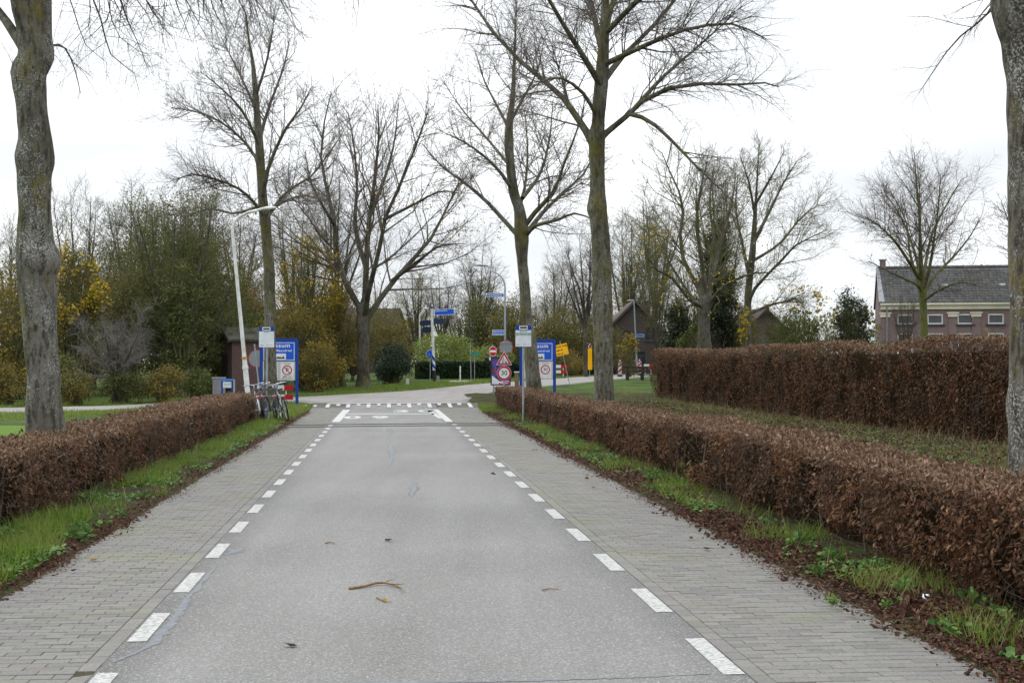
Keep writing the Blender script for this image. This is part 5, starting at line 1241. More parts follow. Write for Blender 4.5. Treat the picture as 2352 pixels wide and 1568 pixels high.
def farmhouse():
    base = Bp(2023, 90); rz = math.atan2(-.196, .98)
    root = empty('farmhouse', base, 'long brick farmhouse with grey tiled roof at right', 'house', rz)
    L, D, ez, rzg = 15.0, 7.0, 4.97, 7.35
    xs_ = [1.0 + 1.79 * k for k in range(8)]
    holes = [(x, x + .92, 3.66, 4.27) for x in xs_] + [(x, x + .92, 1.75, 3.1) for x in xs_]
    b = Bag(); wall_cells(b, L, ez, holes, 0, .25); b.obj('wall', MT['brick_farm'], root)
    b = Bag(); b.box((L / 2, D - .12, ez / 2), (L, .24, ez))
    for x in (.12, L - .12):
        poly = [(.26, 0), (D - .25, 0), (D - .25, ez), (D / 2, rzg - .12), (.26, ez)]
        V = [[x - .12, p[0], p[1]] for p in poly] + [[x + .12, p[0], p[1]] for p in poly]
        n5 = np.arange(5); b.add(V, [np.stack([n5, (n5 + 1) % 5, (n5 + 1) % 5 + 5, n5 + 5], 1), n5[::-1][None], (n5 + 5)[None]])
    b.obj('gable_wall', MT['brick_farm'], root)
    for h in holes: window(root, *h[:2], h[2], h[3])
    # arched brick heads read as a cream curve over each window
    for x in xs_:
        a = np.linspace(0, math.pi, 9); pts = [(x + .46 - .44 * math.cos(q), 4.20 + .07 * math.sin(q)) for q in a]
        Bag().prism(pts + [(x + .9, 4.19), (x + .02, 4.19)][::1], -.012, .03).obj('window_arch', MT['white_wood'], root)
    b = Bag(); b.box((L / 2, -.06, 4.70), (L + .02, .13, .26)); b.obj('cornice', MT['cream'], root)
    b = Bag(); b.box((L / 2, -.13, 4.90), (L + .1, .27, .13)); b.obj('gutter', MT['cream'], root)
    for x in (.02, 4.05, 5.42, 9.4, 10.8):
        w = .5
        Bag().box((x + w / 2, -.035, 2.0), (w, .07, 4.05)).obj('pilaster', MT['brick_farm'], root)
        c = Bag(); c.box((x + w / 2, -.05, 4.20), (w + .1, .10, .20)); c.box((x + w / 2, -.07, 4.345), (w + .24, .14, .085)); c.obj('capital', MT['cream'], root)
    Bag().tube([(.36, -.2, 0), (.36, -.2, 4.75), (.36, -.16, 4.86)], .045, 8).obj('downpipe', MT['zinc'], root)
    # roof deck, then tiles course by course
    sl = np.array([0, D / 2 + .22, rzg - ez]); sl_l = np.linalg.norm(sl); u = sl / sl_l; nn = np.array([0, -u[2], u[1]])
    e0 = np.array([0, -.22, ez])
    b = Bag()
    for sgn in (1, -1):
        yy = lambda y: y if sgn > 0 else D - y
        P = np.array([[-.1, yy(-.22), ez - .02], [L + .1, yy(-.22), ez - .02], [L + .1, D / 2, rzg - .02], [-.1, D / 2, rzg - .02]])
        V = np.concatenate([P - np.array([0, 0, .12]), P]); b.hexa(V if sgn > 0 else V[[1, 0, 3, 2, 5, 4, 7, 6]])
    deck = b.obj('roof', MT['tile'], root)
    tw, tl_ = .235, .32
    xx = np.linspace(-.5, .5, 6) * (tw + .02); zz = .028 * np.cos(np.linspace(-1.2, 4.6, 6))
    V = []; 
    for yv, lift in ((-.02, .03), (tl_ + .03, .0)):
        for a_, c_ in zip(xx, zz): V.append(np.array([a_, 0, 0]) + u * yv + nn * (c_ + lift + .035))
    for a_, c_ in zip(xx, zz): V.append(np.array([a_, 0, 0]) + u * -.02 + nn * (c_ + .01 + .0))
    k = np.arange(5); q = np.concatenate([np.stack([k, k + 1, k + 7, k + 6], 1), np.stack([k + 12, k + 13, k + 1, k], 1)])
    V = np.array(V); tile_me = np_mesh('roof_tile', V, [q], True); tile_me.materials.append(MT['tile'])
    rr = np.random.default_rng(9); rest = Bag(); n_obj = 0
    nc = int((L + .1) / tw); nr_ = int(sl_l / tl_)
    cells = [(i, j) for i in range(nc) for j in range(nr_)]
    cells.sort(key=lambda c: (abs(c[0] - 18), c[1]))
    for i, j in cells:
        p = e0 + np.array([i * tw + .06, 0, 0]) + u * (j * tl_) + nn * rr.normal() * .004
        if n_obj < 300 and 3 <= i <= 36:
            o = bpy.data.objects.new('roof_tile', tile_me); COL.objects.link(o); o.parent = deck; o.location = p; o.rotation_euler = (rr.normal() * .01, rr.normal() * .012, 0); n_obj += 1
        else: rest.add(V + p, [q])
    tag(rest.obj('roof_tiles_beyond', MT['tile'], deck, smooth=True), kind='stuff')
    b = Bag()
    for k in range(int(L / .38) + 1):
        a = np.linspace(0, math.pi, 6); b.tube([(k * .38, D / 2, rzg + .02), (k * .38 + .40, D / 2, rzg + .035)], .11, 8)
    tag(b.obj('ridge', MT['tile'], deck), kind='stuff')
    c = Bag(); c.box((.30, D / 2, rzg + .24), (.36, .5, .56)); ch = c.obj('chimney', MT['brick_farm'], deck)
    Bag().box((.30, D / 2, rzg + .545), (.48, .62, .05)).obj('chimney_cap', MT['zinc'], ch)
    b = Bag(); b.hexa(np.array([[-.12, -.25, ez + .02], [.22, -.25, ez + .02], [.06, D / 2, rzg + .02], [-.12, D / 2, rzg + .02], [-.12, -.25, ez + .09], [.22, -.25, ez + .09], [.06, D / 2, rzg + .10], [-.12, D / 2, rzg + .10]])); b.obj('lead_flashing', MT['zinc'], deck)
    for x in (3.95, 7.4):
        p = e0 + np.array([x, 0, 0]) + u * (sl_l * .47) + nn * .06
        Bag().box(p, (.34, .2, .13)).obj('roof_vent', MT['white_wood'], deck)
    return root
farmhouse()
def gable_house(name, label, base, rz, w, d, eave, apex, wall_m, roof_m, holes, chimney=None, over=.35, board=None, fm=None):
    root = empty(name, base, label, 'house', rz)
    b = Bag(); wall_cells(b, w, eave, [h for h in holes if h[3] <= eave + 1e-6], 0, .22, -w / 2)
    b.box((-w / 2 + .11, d / 2, eave / 2), (.22, d - .45, eave)); b.box((w / 2 - .11, d / 2, eave / 2), (.22, d - .45, eave)); b.box((0, d - .11, eave / 2), (w, .22, eave))
    # triangle over the eaves, cut round the upper windows
    up = [h for h in holes if h[3] > eave]
    def half(z): return max(.01, (w / 2) * (apex - z) / (apex - eave))
    zs_ = sorted({eave, apex - .01, *[h[2] for h in up if h[2] > eave], *[h[3] for h in up]})
    for z0, z1 in zip(zs_[:-1], zs_[1:]):
        cuts = sorted([(h[0], h[1]) for h in up if h[2] < (z0 + z1) / 2 < h[3]])
        x = None; edges = []
        cur = ('L',)
        segs = []
        prev = None
        for c_ in cuts:
            segs.append((prev, c_[0])); prev = c_[1]
        segs.append((prev, None))
        for a, c_ in segs:
            A0, A1 = (-half(z0), -half(z1)) if a is None else (a, a); C0, C1 = (half(z0), half(z1)) if c_ is None else (c_, c_)
            b.prism([(A0, z0), (C0, z0), (C1, z1), (A1, z1)], 0, .22)
    b.prism([(-w / 2, eave), (w / 2, eave), (0, apex)], d - .22, d)
    b.obj('wall', wall_m, root)
    for h in holes: window(root, *h, fm=fm, bars=False)
    sl = math.atan2(apex - eave, w / 2)
    r_ = Bag()
    for sg in (-1, 1):
        xe = sg * (w / 2 + over * math.cos(sl)); ze = eave - over * math.sin(sl)
        P = np.array([[xe, -over, ze], [0, -over, apex + .02], [0, d + over, apex + .02], [xe, d + over, ze]])
        if sg > 0: P = P[[1, 0, 3, 2]]
        up_ = np.array([0, 0, .16]); r_.hexa(np.concatenate([P, P + up_]))
    rf = r_.obj('roof', roof_m, root)
    for sg in (-1, 1):
        xe = sg * (w / 2 + over * math.cos(sl)); ze = eave - over * math.sin(sl)
        P = np.array([[xe, -over - .04, ze - .06], [0, -over - .04, apex - .06], [0, -over - .005, apex - .06], [xe, -over - .005, ze - .06]])
        if sg > 0: P = P[[1, 0, 3, 2]]
        Bag().hexa(np.concatenate([P, P + np.array([0, 0, .19])])).obj('barge_board', board or MT['greywood'], rf)
    if chimney: 
        ch = Bag().box((chimney[0], chimney[1], chimney[2]), (.6, .5, 1.5)).obj('chimney', wall_m, rf)
        Bag().box((chimney[0], chimney[1], chimney[2] + .78), (.7, .6, .06)).obj('chimney_cap', MT['zinc'], ch)
    return root
gable_house('gabled_house', 'brown brick house gable behind the park bench', Bp(1458, 126), 0.0, 7.4, 9, 2.6, 6.3, MT['brick_dark'], MT['tile_brown'],
            [(.95, 1.75, 2.95, 4.05), (-.95, -.45, 3.0, 3.75), (-1.3, -.95, .75, 1.95), (.1, .9, .8, 1.95), (2.0, 2.6, .9, 1.95)], chimney=(1.3, 3.0, 5.75), fm=MT['dark_wood'], board=plain('brown_board', (.075, .066, .055), .8))
gable_house('gabled_house', 'smaller brown brick gable between bare tree and green shrubs', Bp(1760, 140), .12, 7.4, 9, 2.4, 6.1, MT['brick_dark'], MT['tile_brown'], [(-.5, .5, 2.6, 3.8), (1.2, 2.2, .8, 2.1)], fm=MT['dark_wood'], board=MT['dark_wood'])
gable_house('roofed_house', 'low house with brown roof behind the round evergreen bush', Bp(905, 140) + np.array([0, 4, 0]), math.radians(78), 9.0, 13, 2.6, 6.2, MT['brick_dark'], MT['tile_brown'], [(-3, -2, .8, 2.2), (1, 2, .8, 2.2)], fm=MT['white_wood'])
def kiosk():
    base = Bp(533, 70); root = empty('brick_kiosk', base, 'small tall brick utility kiosk left of the bus stop', 'kiosk', math.atan2(.43, .9))
    # local x along the long side, y to the back; gable ends face -x
    Lk, Wk, ez, az = 1.7, 2.2, 2.72, 3.2
    b = Bag(); b.box((Lk / 2, .1, ez / 2), (Lk, .2, ez)); b.box((Lk / 2, Wk - .1, ez / 2), (Lk, .2, ez))
    for x in (.1, Lk - .1):
        poly = [(.2, 0), (Wk - .2, 0), (Wk - .2, ez), (Wk / 2, az), (.2, ez)]
        V = [[x - .1, p[0], p[1]] for p in poly] + [[x + .1, p[0], p[1]] for p in poly]; n5 = np.arange(5)
        b.add(V, [np.stack([n5, (n5 + 1) % 5, (n5 + 1) % 5 + 5, n5 + 5], 1), n5[::-1][None], (n5 + 5)[None]])
    b.obj('wall', MT['brick_kiosk'], root)
    r_ = Bag()
    for a, c_ in (((-.18, ez - .12), (Wk / 2, az + .03)), ((Wk + .18, ez - .12), (Wk / 2, az + .03))):
        P = np.array([[-.22, a[0], a[1]], [Lk + .22, a[0], a[1]], [Lk + .22, c_[0], c_[1]], [-.22, c_[0], c_[1]]])
        if a[0] > 1: P = P[[1, 0, 3, 2]]
        r_.hexa(np.concatenate([P, P + np.array([0, 0, .1])]))
    r_.obj('roof', plain('mossy_roof', (.05, .05, .035), .9, var=.3, scale=3), root)
    for a in (-.18, Wk + .18):
        P = np.array([[-.25, a, ez - .2], [-.25, Wk / 2, az - .05], [-.225, Wk / 2, az - .05], [-.225, a, ez - .2]])
        if a > 1: P = P[[1, 0, 3, 2]]
        Bag().hexa(np.concatenate([P, P + np.array([0, 0, .17])])).obj('barge_board', MT['dark_wood'], root)
    Bag().box((-.02, Wk / 2 + .30, 2.45), (.05, .12, .6)).obj('vent_slot', MT['dark_wood'], root)
    Bag().box((-.025, Wk / 2 + .1, 1.0), (.05, .95, 1.95)).obj('door', MT['dark_wood'], root)
kiosk()

# ------------------------------------------------------------------ signs and street furniture
def paint(name, col, rough=.45, var=.05, dirt=None): return plain(name, col, rough, var=var, scale=4, dirt=dirt)
MT['galv'] = plain('galvanised_steel', (.28, .31, .34), .45, metal=.35, var=.12)
MT['white_pole'] = plain('white_pole_paint', (.62, .63, .63), .4, var=.07, scale=3, dirt=(.42, .43, .40))
MT['lamp_grey'] = plain('lamp_grey', (.27, .31, .36), .45, metal=.2, var=.08)
MT['sign_blue'] = paint('sign_blue', (.005, .09, .55))
MT['frame_blue'] = paint('frame_blue', (.004, .045, .26))
MT['sign_white'] = paint('sign_white', (.66, .67, .68))
MT['panel_white'] = paint('panel_white', (.60, .64, .68), dirt=(.50, .54, .58))
MT['sign_red'] = paint('sign_red', (.42, .012, .02))
MT['sign_red_dull'] = paint('sign_red_dull', (.30, .03, .05))
MT['sign_black'] = paint('sign_black', (.018, .018, .02))
MT['sign_back'] = paint('sign_back', (.20, .22, .225), .6)
MT['number_green'] = paint('number_green', (.005, .13, .08))
MT['mint'] = paint('mint_field', (.40, .50, .47))
MT['yellow_sign'] = paint('yellow_sign', (.85, .42, .004))
MT['green_sign'] = paint('green_sign', (.03, .22, .15))
MT['navy'] = paint('navy_back', (.012, .025, .06))
MT['street_blue'] = paint('street_blue', (.02, .14, .50))
def lettering(parent, txt, size, x, z, y, mat, bold=.012, align='CENTER', spacing=1.0, name='lettering', fit=None):
    me = text_mesh(txt, size, name, bold, .0012, align, spacing)
    o = link(name, me, mat, parent); o.location = (x, y, z); o.rotation_euler = (math.radians(90), 0, 0)
    if fit:
        co = np.zeros(len(me.vertices) * 3); me.vertices.foreach_get('co', co); wd = np.ptp(co.reshape(-1, 3)[:, 0]); o.scale = (fit / wd, 1, 1)
    return o
def bars(parent, x0, x1, z, h, y, mat, name='small_print'):
    """print too small to read in the photograph: a broken line of word-long strokes"""
    b = Bag(); x = x0; k = 0
    while x < x1 - h:
        w = min(x1 - x, h * (2.2 + 2.3 * ((k * 7 + 3) % 5) / 4)); b.box((x + w / 2, y, z), (w, .002, h)); x += w + h * .8; k += 1
    return b.obj(name, mat, parent)
def bus_stop(label, px, Z, rz, full):
    root = empty('bus_stop_sign', Bp(px, Z), label, 'bus stop', rz)
    Bag().tube([(0, 0, -.2), (0, 0, 2.72)], .03, 10).obj('pole', MT['galv'], root)
    w, z0, z1 = .44, 2.16, 2.755
    pn = Bag().box((0, -.045, (z0 + z1) / 2 - .065), (w, .03, z1 - z0 - .135)).obj('panel', MT['panel_white'], root)
    hd = Bag().box((0, -.046, z1 - .065), (w, .034, .13)).obj('header', MT['frame_blue'], root)
    Bag().box((0, -.066, z1 - .062), (.235, .006, .105)).obj('pictogram_field', MT['sign_white'], hd)
    bus = Bag(); bus.box((0, -.071, z1 - .062), (.19, .005, .038)); bus.box((.004, -.071, z1 - .036), (.17, .005, .006))
    for x in (-.075, -.04, .045, .075): bus.disc((x, z1 - .083), .009, -.0735, -.0685, 10)
    bus.obj('bus_pictogram', MT['sign_black'], hd)
    b = Bag()
    for z in (2.32, 2.66): b.box((0, -.015, z), (.09, .035, .04))
    b.obj('clamp', MT['galv'], root)
    if full:
        lettering(pn, 'Sportveld', .055, 0, z1 - .165, -.0615, MT['sign_black'])
        Bag().box((0, -.0610, z1 - .245), (w - .01, .003, .085)).obj('number_strip', MT['mint'], pn)
        for k, t_ in enumerate(('267', '664', '667', '668')): lettering(pn, t_, .062, -.162 + .108 * k, z1 - .245, -.0640, MT['number_green'], name='line_number')
    else:
        lettering(pn, 'Sportveld', .035, 0, z1 - .155, -.0615, MT['sign_black'])
    bars(pn, -.19, -.08, z0 + .06, .018, -.0612, MT['galv']); bars(pn, .0, .18, z0 + .065, .016, -.0612, MT['galv'])
    return root
bus_stop('bus stop sign on grey pole in front of right hedge', 1202, 40.9, .02, True)
bus_stop('bus stop sign on grey pole among the parked bicycles', 613, 42.4, -.03, False)

def skyline(parent, x, z, w, h, y):
    pf = Bag().box((x, y, z), (w, .006, h)).obj('skyline_field', MT['sign_white'], parent)
    s = w / 2 * .84; b_ = z - h * .34
    P = [(-1, 0), (-1, .5), (-.86, .62), (-.72, .5), (-.55, .5), (-.5, 1.0), (-.45, 1.75), (-.40, 1.0), (-.35, .5), (-.22, .5), (-.12, .95), (.05, .85), (.2, .6), (.3, .85), (.42, .55), (.6, .5), (.68, 1.0), (.80, 1.45), (.84, .8), (.95, .4), (1, 0)]
    Bag().prism([(x + p[0] * s, b_ + p[1] * h * .36) for p in P], y - .006, y - .0035).obj('skyline', MT['sign_black'], pf)
def village_sign(label, px, Z, rz, zone):
    root = empty('village_sign', Bp(px, Z), label, 'road sign', rz)
    W_, top = 1.44, 2.62
    for x in (-W_ / 2, W_ / 2): Bag().box((x, 0, top / 2 - .1), (.12, .09, top + .2)).obj('post', MT['frame_blue'], root)
    Bag().box((0, 0, top + .005), (W_ + .12, .088, .14)).obj('top_rail', MT['frame_blue'], root)
    pn = Bag().box((0, -.02, 2.165), (W_ - .125, .04, .77)).obj('panel', MT['sign_blue'], root)
    bd = Bag()
    for (cx, cz, sx, sz) in ((0, 2.515, W_ - .2, .022), (0, 1.815, W_ - .2, .022), (-W_ / 2 + .11, 2.165, .022, .68), (W_ / 2 - .11, 2.165, .022, .68)): bd.box((cx, -.042, cz), (sx, .005, sz))
    bd.obj('border', MT['sign_white'], pn)
    lettering(pn, 'Rossum', .24, -.02, 2.40, -.042, MT['sign_white'], .018, spacing=1.1, fit=.92)
    lettering(pn, 'gem. Maasdriel', .135, .0, 2.195, -.042, MT['sign_white'], .014, spacing=1.05, fit=1.02)
    skyline(pn, -.02, 1.955, .60, .24, -.045)
    zp = Bag().box((0, -.01, 1.37), (W_ - .125, .03, .78)).obj('zone_board', MT['galv'], root)
    for x, kind in ((-.325, zone[0]), (.325, zone[1])):
        f = Bag().box((x, -.031, 1.37), (.62, .012, .76)).obj('zone_panel', MT['sign_white'], root)
        bb = Bag()
        for (cx, cz, sx, sz) in ((x, 1.725, .56, .008), (x, 1.015, .56, .008), (x - .28, 1.37, .008, .71), (x + .28, 1.37, .008, .71)): bb.box((cx, -.039, cz), (sx, .004, sz))
        bb.obj('border', MT['sign_black'], f)
        lettering(f, 'ZONE', .10, x, 1.655, -.0395, MT['galv'], .01)
        Bag().ring((x, 1.40), .155, .20, -.042, -.036, 30).obj('red_ring', MT['sign_red'], f)
        if kind == '30': lettering(f, '30', .19, x, 1.40, -.0395, MT['sign_black'], .006)
        if kind == 'P':
            lettering(f, 'P', .24, x, 1.40, -.0395, MT['sign_black'], .012)
            sl = Bag().box((0, 0, 0), (.33, .004, .035)); o = sl.obj('slash', MT['sign_red'], f); o.location = (x, -.0445, 1.40); o.rotation_euler = (0, math.radians(45), 0)
            tr = Bag(); tr.box((x - .10, -.040, 1.145), (.14, .004, .035)); tr.box((x - .02, -.040, 1.14), (.04, .004, .025)); tr.obj('lorry_pictogram', MT['sign_black'], f)
            bars(f, x + .04, x + .22, 1.145, .03, -.039, MT['galv']); bars(f, x - .22, x + .22, 1.09, .022, -.039, MT['galv']); bars(f, x - .22, x + .22, 1.05, .022, -.039, MT['galv'])
        if kind == 'truck': Bag().disc((x, 1.40), .075, -.042, -.037, 20).obj('green_spot', MT['green_sign'], f)
    return root
village_sign('blue village entrance sign with zone panels left of the road', 641, 59, .10, ('truck', 'P'))
village_sign('blue village entrance sign with zone panels behind right hedge', 1235, 62, .06, ('30', '30'))

def pole_thing(name, label, px, Z, h, r=.03, mat=None, rz=0.0, cat='road sign', tilt=(0, 0)):
    root = empty(name, Bp(px, Z), label, cat, rz, tilt=tilt)
    Bag().tube([(0, 0, -.3), (0, 0, h)], r, 10).obj('pole', mat or MT['galv'], root)
    return root
# works triangle and speed limit on one pole
t = pole_thing('work_zone_sign', 'roadworks triangle above speed limit disc on one pole', 1158, 60, 2.0, .035)
def tri(c, s, y0, y1, bag):
    hgt = s * .866; P = []
    for k, (x, z) in enumerate([(0, hgt * 2 / 3), (-s / 2, -hgt / 3), (s / 2, -hgt / 3)]): P.append((c[0] + x, c[1] + z))
    return bag.prism(P[::1], y0, y1)
pl = tri((0, 1.80), .66, -.05, -.038, Bag()).obj('triangle_plate', MT['sign_white'], t)
tri((0, 1.80), .60, -.054, -.0505, Bag()).obj('triangle_border', MT['sign_red'], pl)
tri((0, 1.795), .38, -.058, -.0545, Bag()).obj('triangle_field', MT['sign_white'], pl)
b = Bag(); b.prism([(.02, 1.70), (.135, 1.70), (.08, 1.765)], -.062, -.0585); b.disc((-.035, 1.895), .016, -.062, -.0585, 10)
b.tube([(-.035, -.06, 1.875), (-.055, -.06, 1.80), (-.03, -.06, 1.70)], .012, 5); b.tube([(-.055, -.06, 1.80), (-.085, -.06, 1.70)], .011, 5); b.tube([(-.04, -.06, 1.86), (.01, -.06, 1.80), (.06, -.06, 1.765)], .008, 5)
b.obj('digging_figure', MT['sign_black'], pl)
d = Bag().disc((0, 1.27), .30, -.05, -.038).obj('disc_plate', MT['sign_white'], t)
Bag().ring((0, 1.27), .215, .29, -.055, -.0505, 32).obj('red_ring', MT['sign_red'], d)
lettering(d, '30', .27, 0, 1.27, -.0535, MT['sign_black'], .008)

def street_lamp(label, px, Z, h, arm, r0, r1, mat, tilt=(0, 0), head=(.62, .20), rise=.25, group=None, bend=.55):
    root = empty('street_lamp', Bp(px, Z), label, 'street lamp', tilt=tilt, group=group)
    n = 12; sg = 1 if arm > 0 else -1
    z = np.linspace(-.3, h - bend - rise, n); a = np.linspace(0, 1, 8)[1:]
    path = [(0, 0, q) for q in z] + [(sg * bend * (1 - math.cos(q * 1.38)), 0, h - bend - rise + bend * math.sin(q * 1.38)) for q in a]
    e = path[-1]; path += [(sg * (abs(arm) * .6), 0, e[2] + .5 * (h - e[2])), (arm, 0, h - .03)]
    rr = np.concatenate([np.where(z < h * .22, r0, r0 * .8) - (r0 - r1) * .5 * np.clip(z / h, 0, 1), np.linspace(r0 * .8 - (r0 - r1) * .5, r1, 9)])
    rr = np.maximum(rr, r1)
    Bag().tube(path, rr, 12).obj('mast', mat, root, smooth=True)
    Bag().tube([(0, 0, h * .22 - .05), (0, 0, h * .22 + .05)], r0 * 1.12, 12).obj('collar', mat, root)
    x0 = arm - sg * .1; hd = Bag(); L, w = head
    prof = [(0, .05, .05), (.15, .09, .06), (.5, w / 2, .085), (.85, w / 2 * .8, .06), (1.0, w / 2 * .3, .03)]
    V = []
    for f, hw_, t_ in prof:
        for (yy, zz) in ((-hw_, 0), (-hw_ * .7, t_), (0, t_ * 1.25), (hw_ * .7, t_), (hw_, 0), (0, -t_ * .35)): V.append((x0 + sg * L * f, yy, h - .05 + zz + .03 * f))
    k = np.arange(6); Fq = np.concatenate([np.stack([k + i * 6, (k + 1) % 6 + i * 6, (k + 1) % 6 + (i + 1) * 6, k + (i + 1) * 6], 1) for i in range(4)])
    hd.add(V, [Fq]); hd.F.setdefault(6, []).append(np.array([[0, 1, 2, 3, 4, 5], [29, 28, 27, 26, 25, 24]])); hd.obj('lamp_head', mat, root, smooth=True)
    return root
lp = street_lamp('leaning white street lamp behind left hedge', 573, 51, 7.05, 1.05, .095, .05, MT['white_pole'], tilt=(0, math.radians(-5.4)), head=(.66, .24), bend=.55, rise=.14)
Bag().tube([(0, 0, 1.85), (0, 0, 1.93)], .098, 12).obj('number_band', paint('band_ochre', (.42, .24, .05)), lp)
street_lamp('grey street lamp with street name signs above the poster', 1160, 72, 6.4, -.95, .075, .035, MT['lamp_grey'], head=(.75, .2), rise=.3, bend=.8)
street_lamp('small far white street lamp left of the signpost', 964, 119, 5.5, .35, .10, .06, MT['white_pole'], head=(.5, .2), bend=.45)
street_lamp('blue grey street lamp in front of the brick gable', 1464, 117, 6.1, -.12, .085, .05, MT['lamp_grey'], tilt=(0, math.radians(-2.6)), head=(.55, .2), bend=.12, rise=.05)
def name_plate(label, px0, px1, py0, py1, Z, rows, rz=0.0, mat=None, group=None, lm=None):
    """plate given by its surveyed outline at a depth"""
    w = (px1 - px0) * Z / F; hgt = (py1 - py0) * Z / F; c = Wp((px0 + px1) / 2, (py0 + py1) / 2, Z)
    root = empty('street_name_sign', c, label, 'street sign', rz, group=group)
    p = Bag().box((0, 0, 0), (w, .02, hgt)).obj('plate', lm or MT['sign_white'], root)
    Bag().box((0, -.0125, 0), (w - .04, .004, hgt - .04)).obj('field', mat or MT['street_blue'], root)
    for k, tx in enumerate(rows):
        if tx: lettering(root, tx, (hgt - .05) / len(rows) * .95, 0, ((len(rows) - 1) / 2 - k) * (hgt - .05) / len(rows), -.0165, MT['sign_white'], .01, fit=w * .78)
    Bag().box(((w / 2 + .02) * (1 if px1 > px0 else -1), .012, 0), (.10, .03, .05)).obj('bracket', MT['galv'], root)
    return root
name_plate('upper blue street name plate on the grey lamp', 1118, 1157.5, 673.5, 682, 72, ['Kromsteegstraat'])
name_plate('lower blue street name plate on the grey lamp', 1131, 1157.5, 757.5, 770, 72, ['Maarten van', 'Rossumstraat'], rz=.1)
name_plate('small blue street plate on the far blue grey lamp', 1463, 1479, 767, 774, 117, [None], rz=-.2)
s = empty('round_road_sign', Wp(1162, 797, 71.7), 'round road sign seen from behind above the roadworks triangle', 'road sign', 0)
Bag().disc((0, 0), .36, -.012, .012, 32).obj('plate', MT['sign_red_dull'], s)
Bag().disc((0, 0), .315, -.018, -.0125, 32).obj('plate_back', MT['sign_back'], s)
b = Bag()
for z in (.22, -.22): b.box((0, -.03, z), (.62, .03, .04))
b.obj('rail', MT['galv'], s)
# poster board
pb = empty('poster_board', Bp(1150, 71.0), 'framed event poster board behind the roadworks sign', 'poster board', .0)
fw, fz0, fz1 = .98, .47, 1.86
fr = Bag()
for (cx, cz, sx, sz) in ((0, fz1 - .03, fw, .06), (0, fz0 + .03, fw, .06), (-fw / 2 + .03, (fz0 + fz1) / 2, .06, fz1 - fz0 - .12), (fw / 2 - .03, (fz0 + fz1) / 2, .06, fz1 - fz0 - .12)): fr.box((cx, 0, cz), (sx, .06, sz))
fr.obj('frame', paint('frame_dark', (.02, .025, .035)), pb)
pm, n_, l_, bs = nodes_of('poster_print')
tc = n_.new("ShaderNodeTexCoord"); vo = n_.new("ShaderNodeTexVoronoi"); vo.inputs["Scale"].default_value = 5.5; l_.new(tc.outputs["Object"], vo.inputs["Vector"])
sp = n_.new("ShaderNodeSeparateColor"); l_.new(vo.outputs["Color"], sp.inputs[0])
rp = ramp_of(n_, [(.02, .015, .09), (.05, .03, .20), (.03, .07, .38), (.12, .03, .15), (.02, .02, .05), (.28, .05, .08)]); l_.new(sp.outputs[0], rp.inputs[0]); l_.new(rp.outputs[0], bs.inputs["Base Color"]); bs.inputs["Roughness"].default_value = .4
po = Bag().box((0, .0, (fz0 + fz1) / 2), (fw - .12, .03, fz1 - fz0 - .12)).obj('poster', pm, pb)
x0, x1, za, zb = -fw / 2 + .06, fw / 2 - .06, fz0 + .06, fz1 - .06
Bag().prism([(x0, za), (x1, za), (x1, za + .16), (x0 + .38, za + .13), (x0, za + .42)], -.0215, -.0165).obj('white_shape', MT['sign_white'], po)
Bag().prism([(x0 + .32, za), (x1, za), (x1, za + .13), (x0 + .52, za + .10), (x0 + .36, za + .06)], -.0265, -.0225).obj('pink_banner', paint('pink_print', (.50, .02, .18)), po)
Bag().prism([(x0 + .20, za + .62), (x0 + .30, za + .86), (x0 + .26, za + .98), (x0 + .34, za + .60)], -.0215, -.0165).obj('blue_shape', paint('blue_print', (.02, .07, .55)), po)
bars(po, -.02, .36, za + .05, .04, -.0285, MT['sign_white'])
for x in (-.36, .36): Bag().box((x, .05, .42), (.05, .04, 1.0)).obj('leg', MT['galv'], pb)
# no entry sign
ne_ = pole_thing('no_entry_sign', 'red and white no entry sign left of the poster', 1131, 88, 2.42, .03, rz=math.radians(42))
d = Bag().disc((0, 2.0), .31, -.05, -.038).obj('plate', MT['sign_white'], ne_); Bag().disc((0, 2.0), .285, -.055, -.0505).obj('red_field', MT['sign_red'], d); Bag().box((0, -.058, 2.0), (.47, .005, .13)).obj('white_bar', MT['sign_white'], d)
Bag().box((0, -.045, 1.555), (.56, .012, .2)).obj('sub_plate', MT['sign_white'], ne_)
# signpost
sp_ = empty('signpost', Bp(998, 96), 'white direction signpost with blue arms across the junction', 'signpost', tilt=(0, math.radians(-2.2)))
Bag().tube([(0, 0, -.2), (0, 0, .72)], .10, 12).obj('base', MT['sign_black'], sp_)
Bag().tube([(0, 0, .72), (0, 0, 4.8)], np.array([.095, .075]), 12).obj('mast', MT['white_pole'], sp_)
for z in (.85, 1.38): # slanted blue bands
    a = np.linspace(0, 2 * math.pi, 13); V = []
    for lift in (0, .26): V += [(.099 * math.cos(q), .099 * math.sin(q), z + lift - .13 * math.cos(q)) for q in a[:-1]]
    k = np.arange(12); Bag().add(V, [np.stack([k, (k + 1) % 12, (k + 1) % 12 + 12, k + 12], 1)]).obj('blue_band', MT['frame_blue'], sp_)
Bag().tube([(0, 0, 4.8), (0, 0, 4.93)], .09, 12).obj('cap', MT['frame_blue'], sp_)
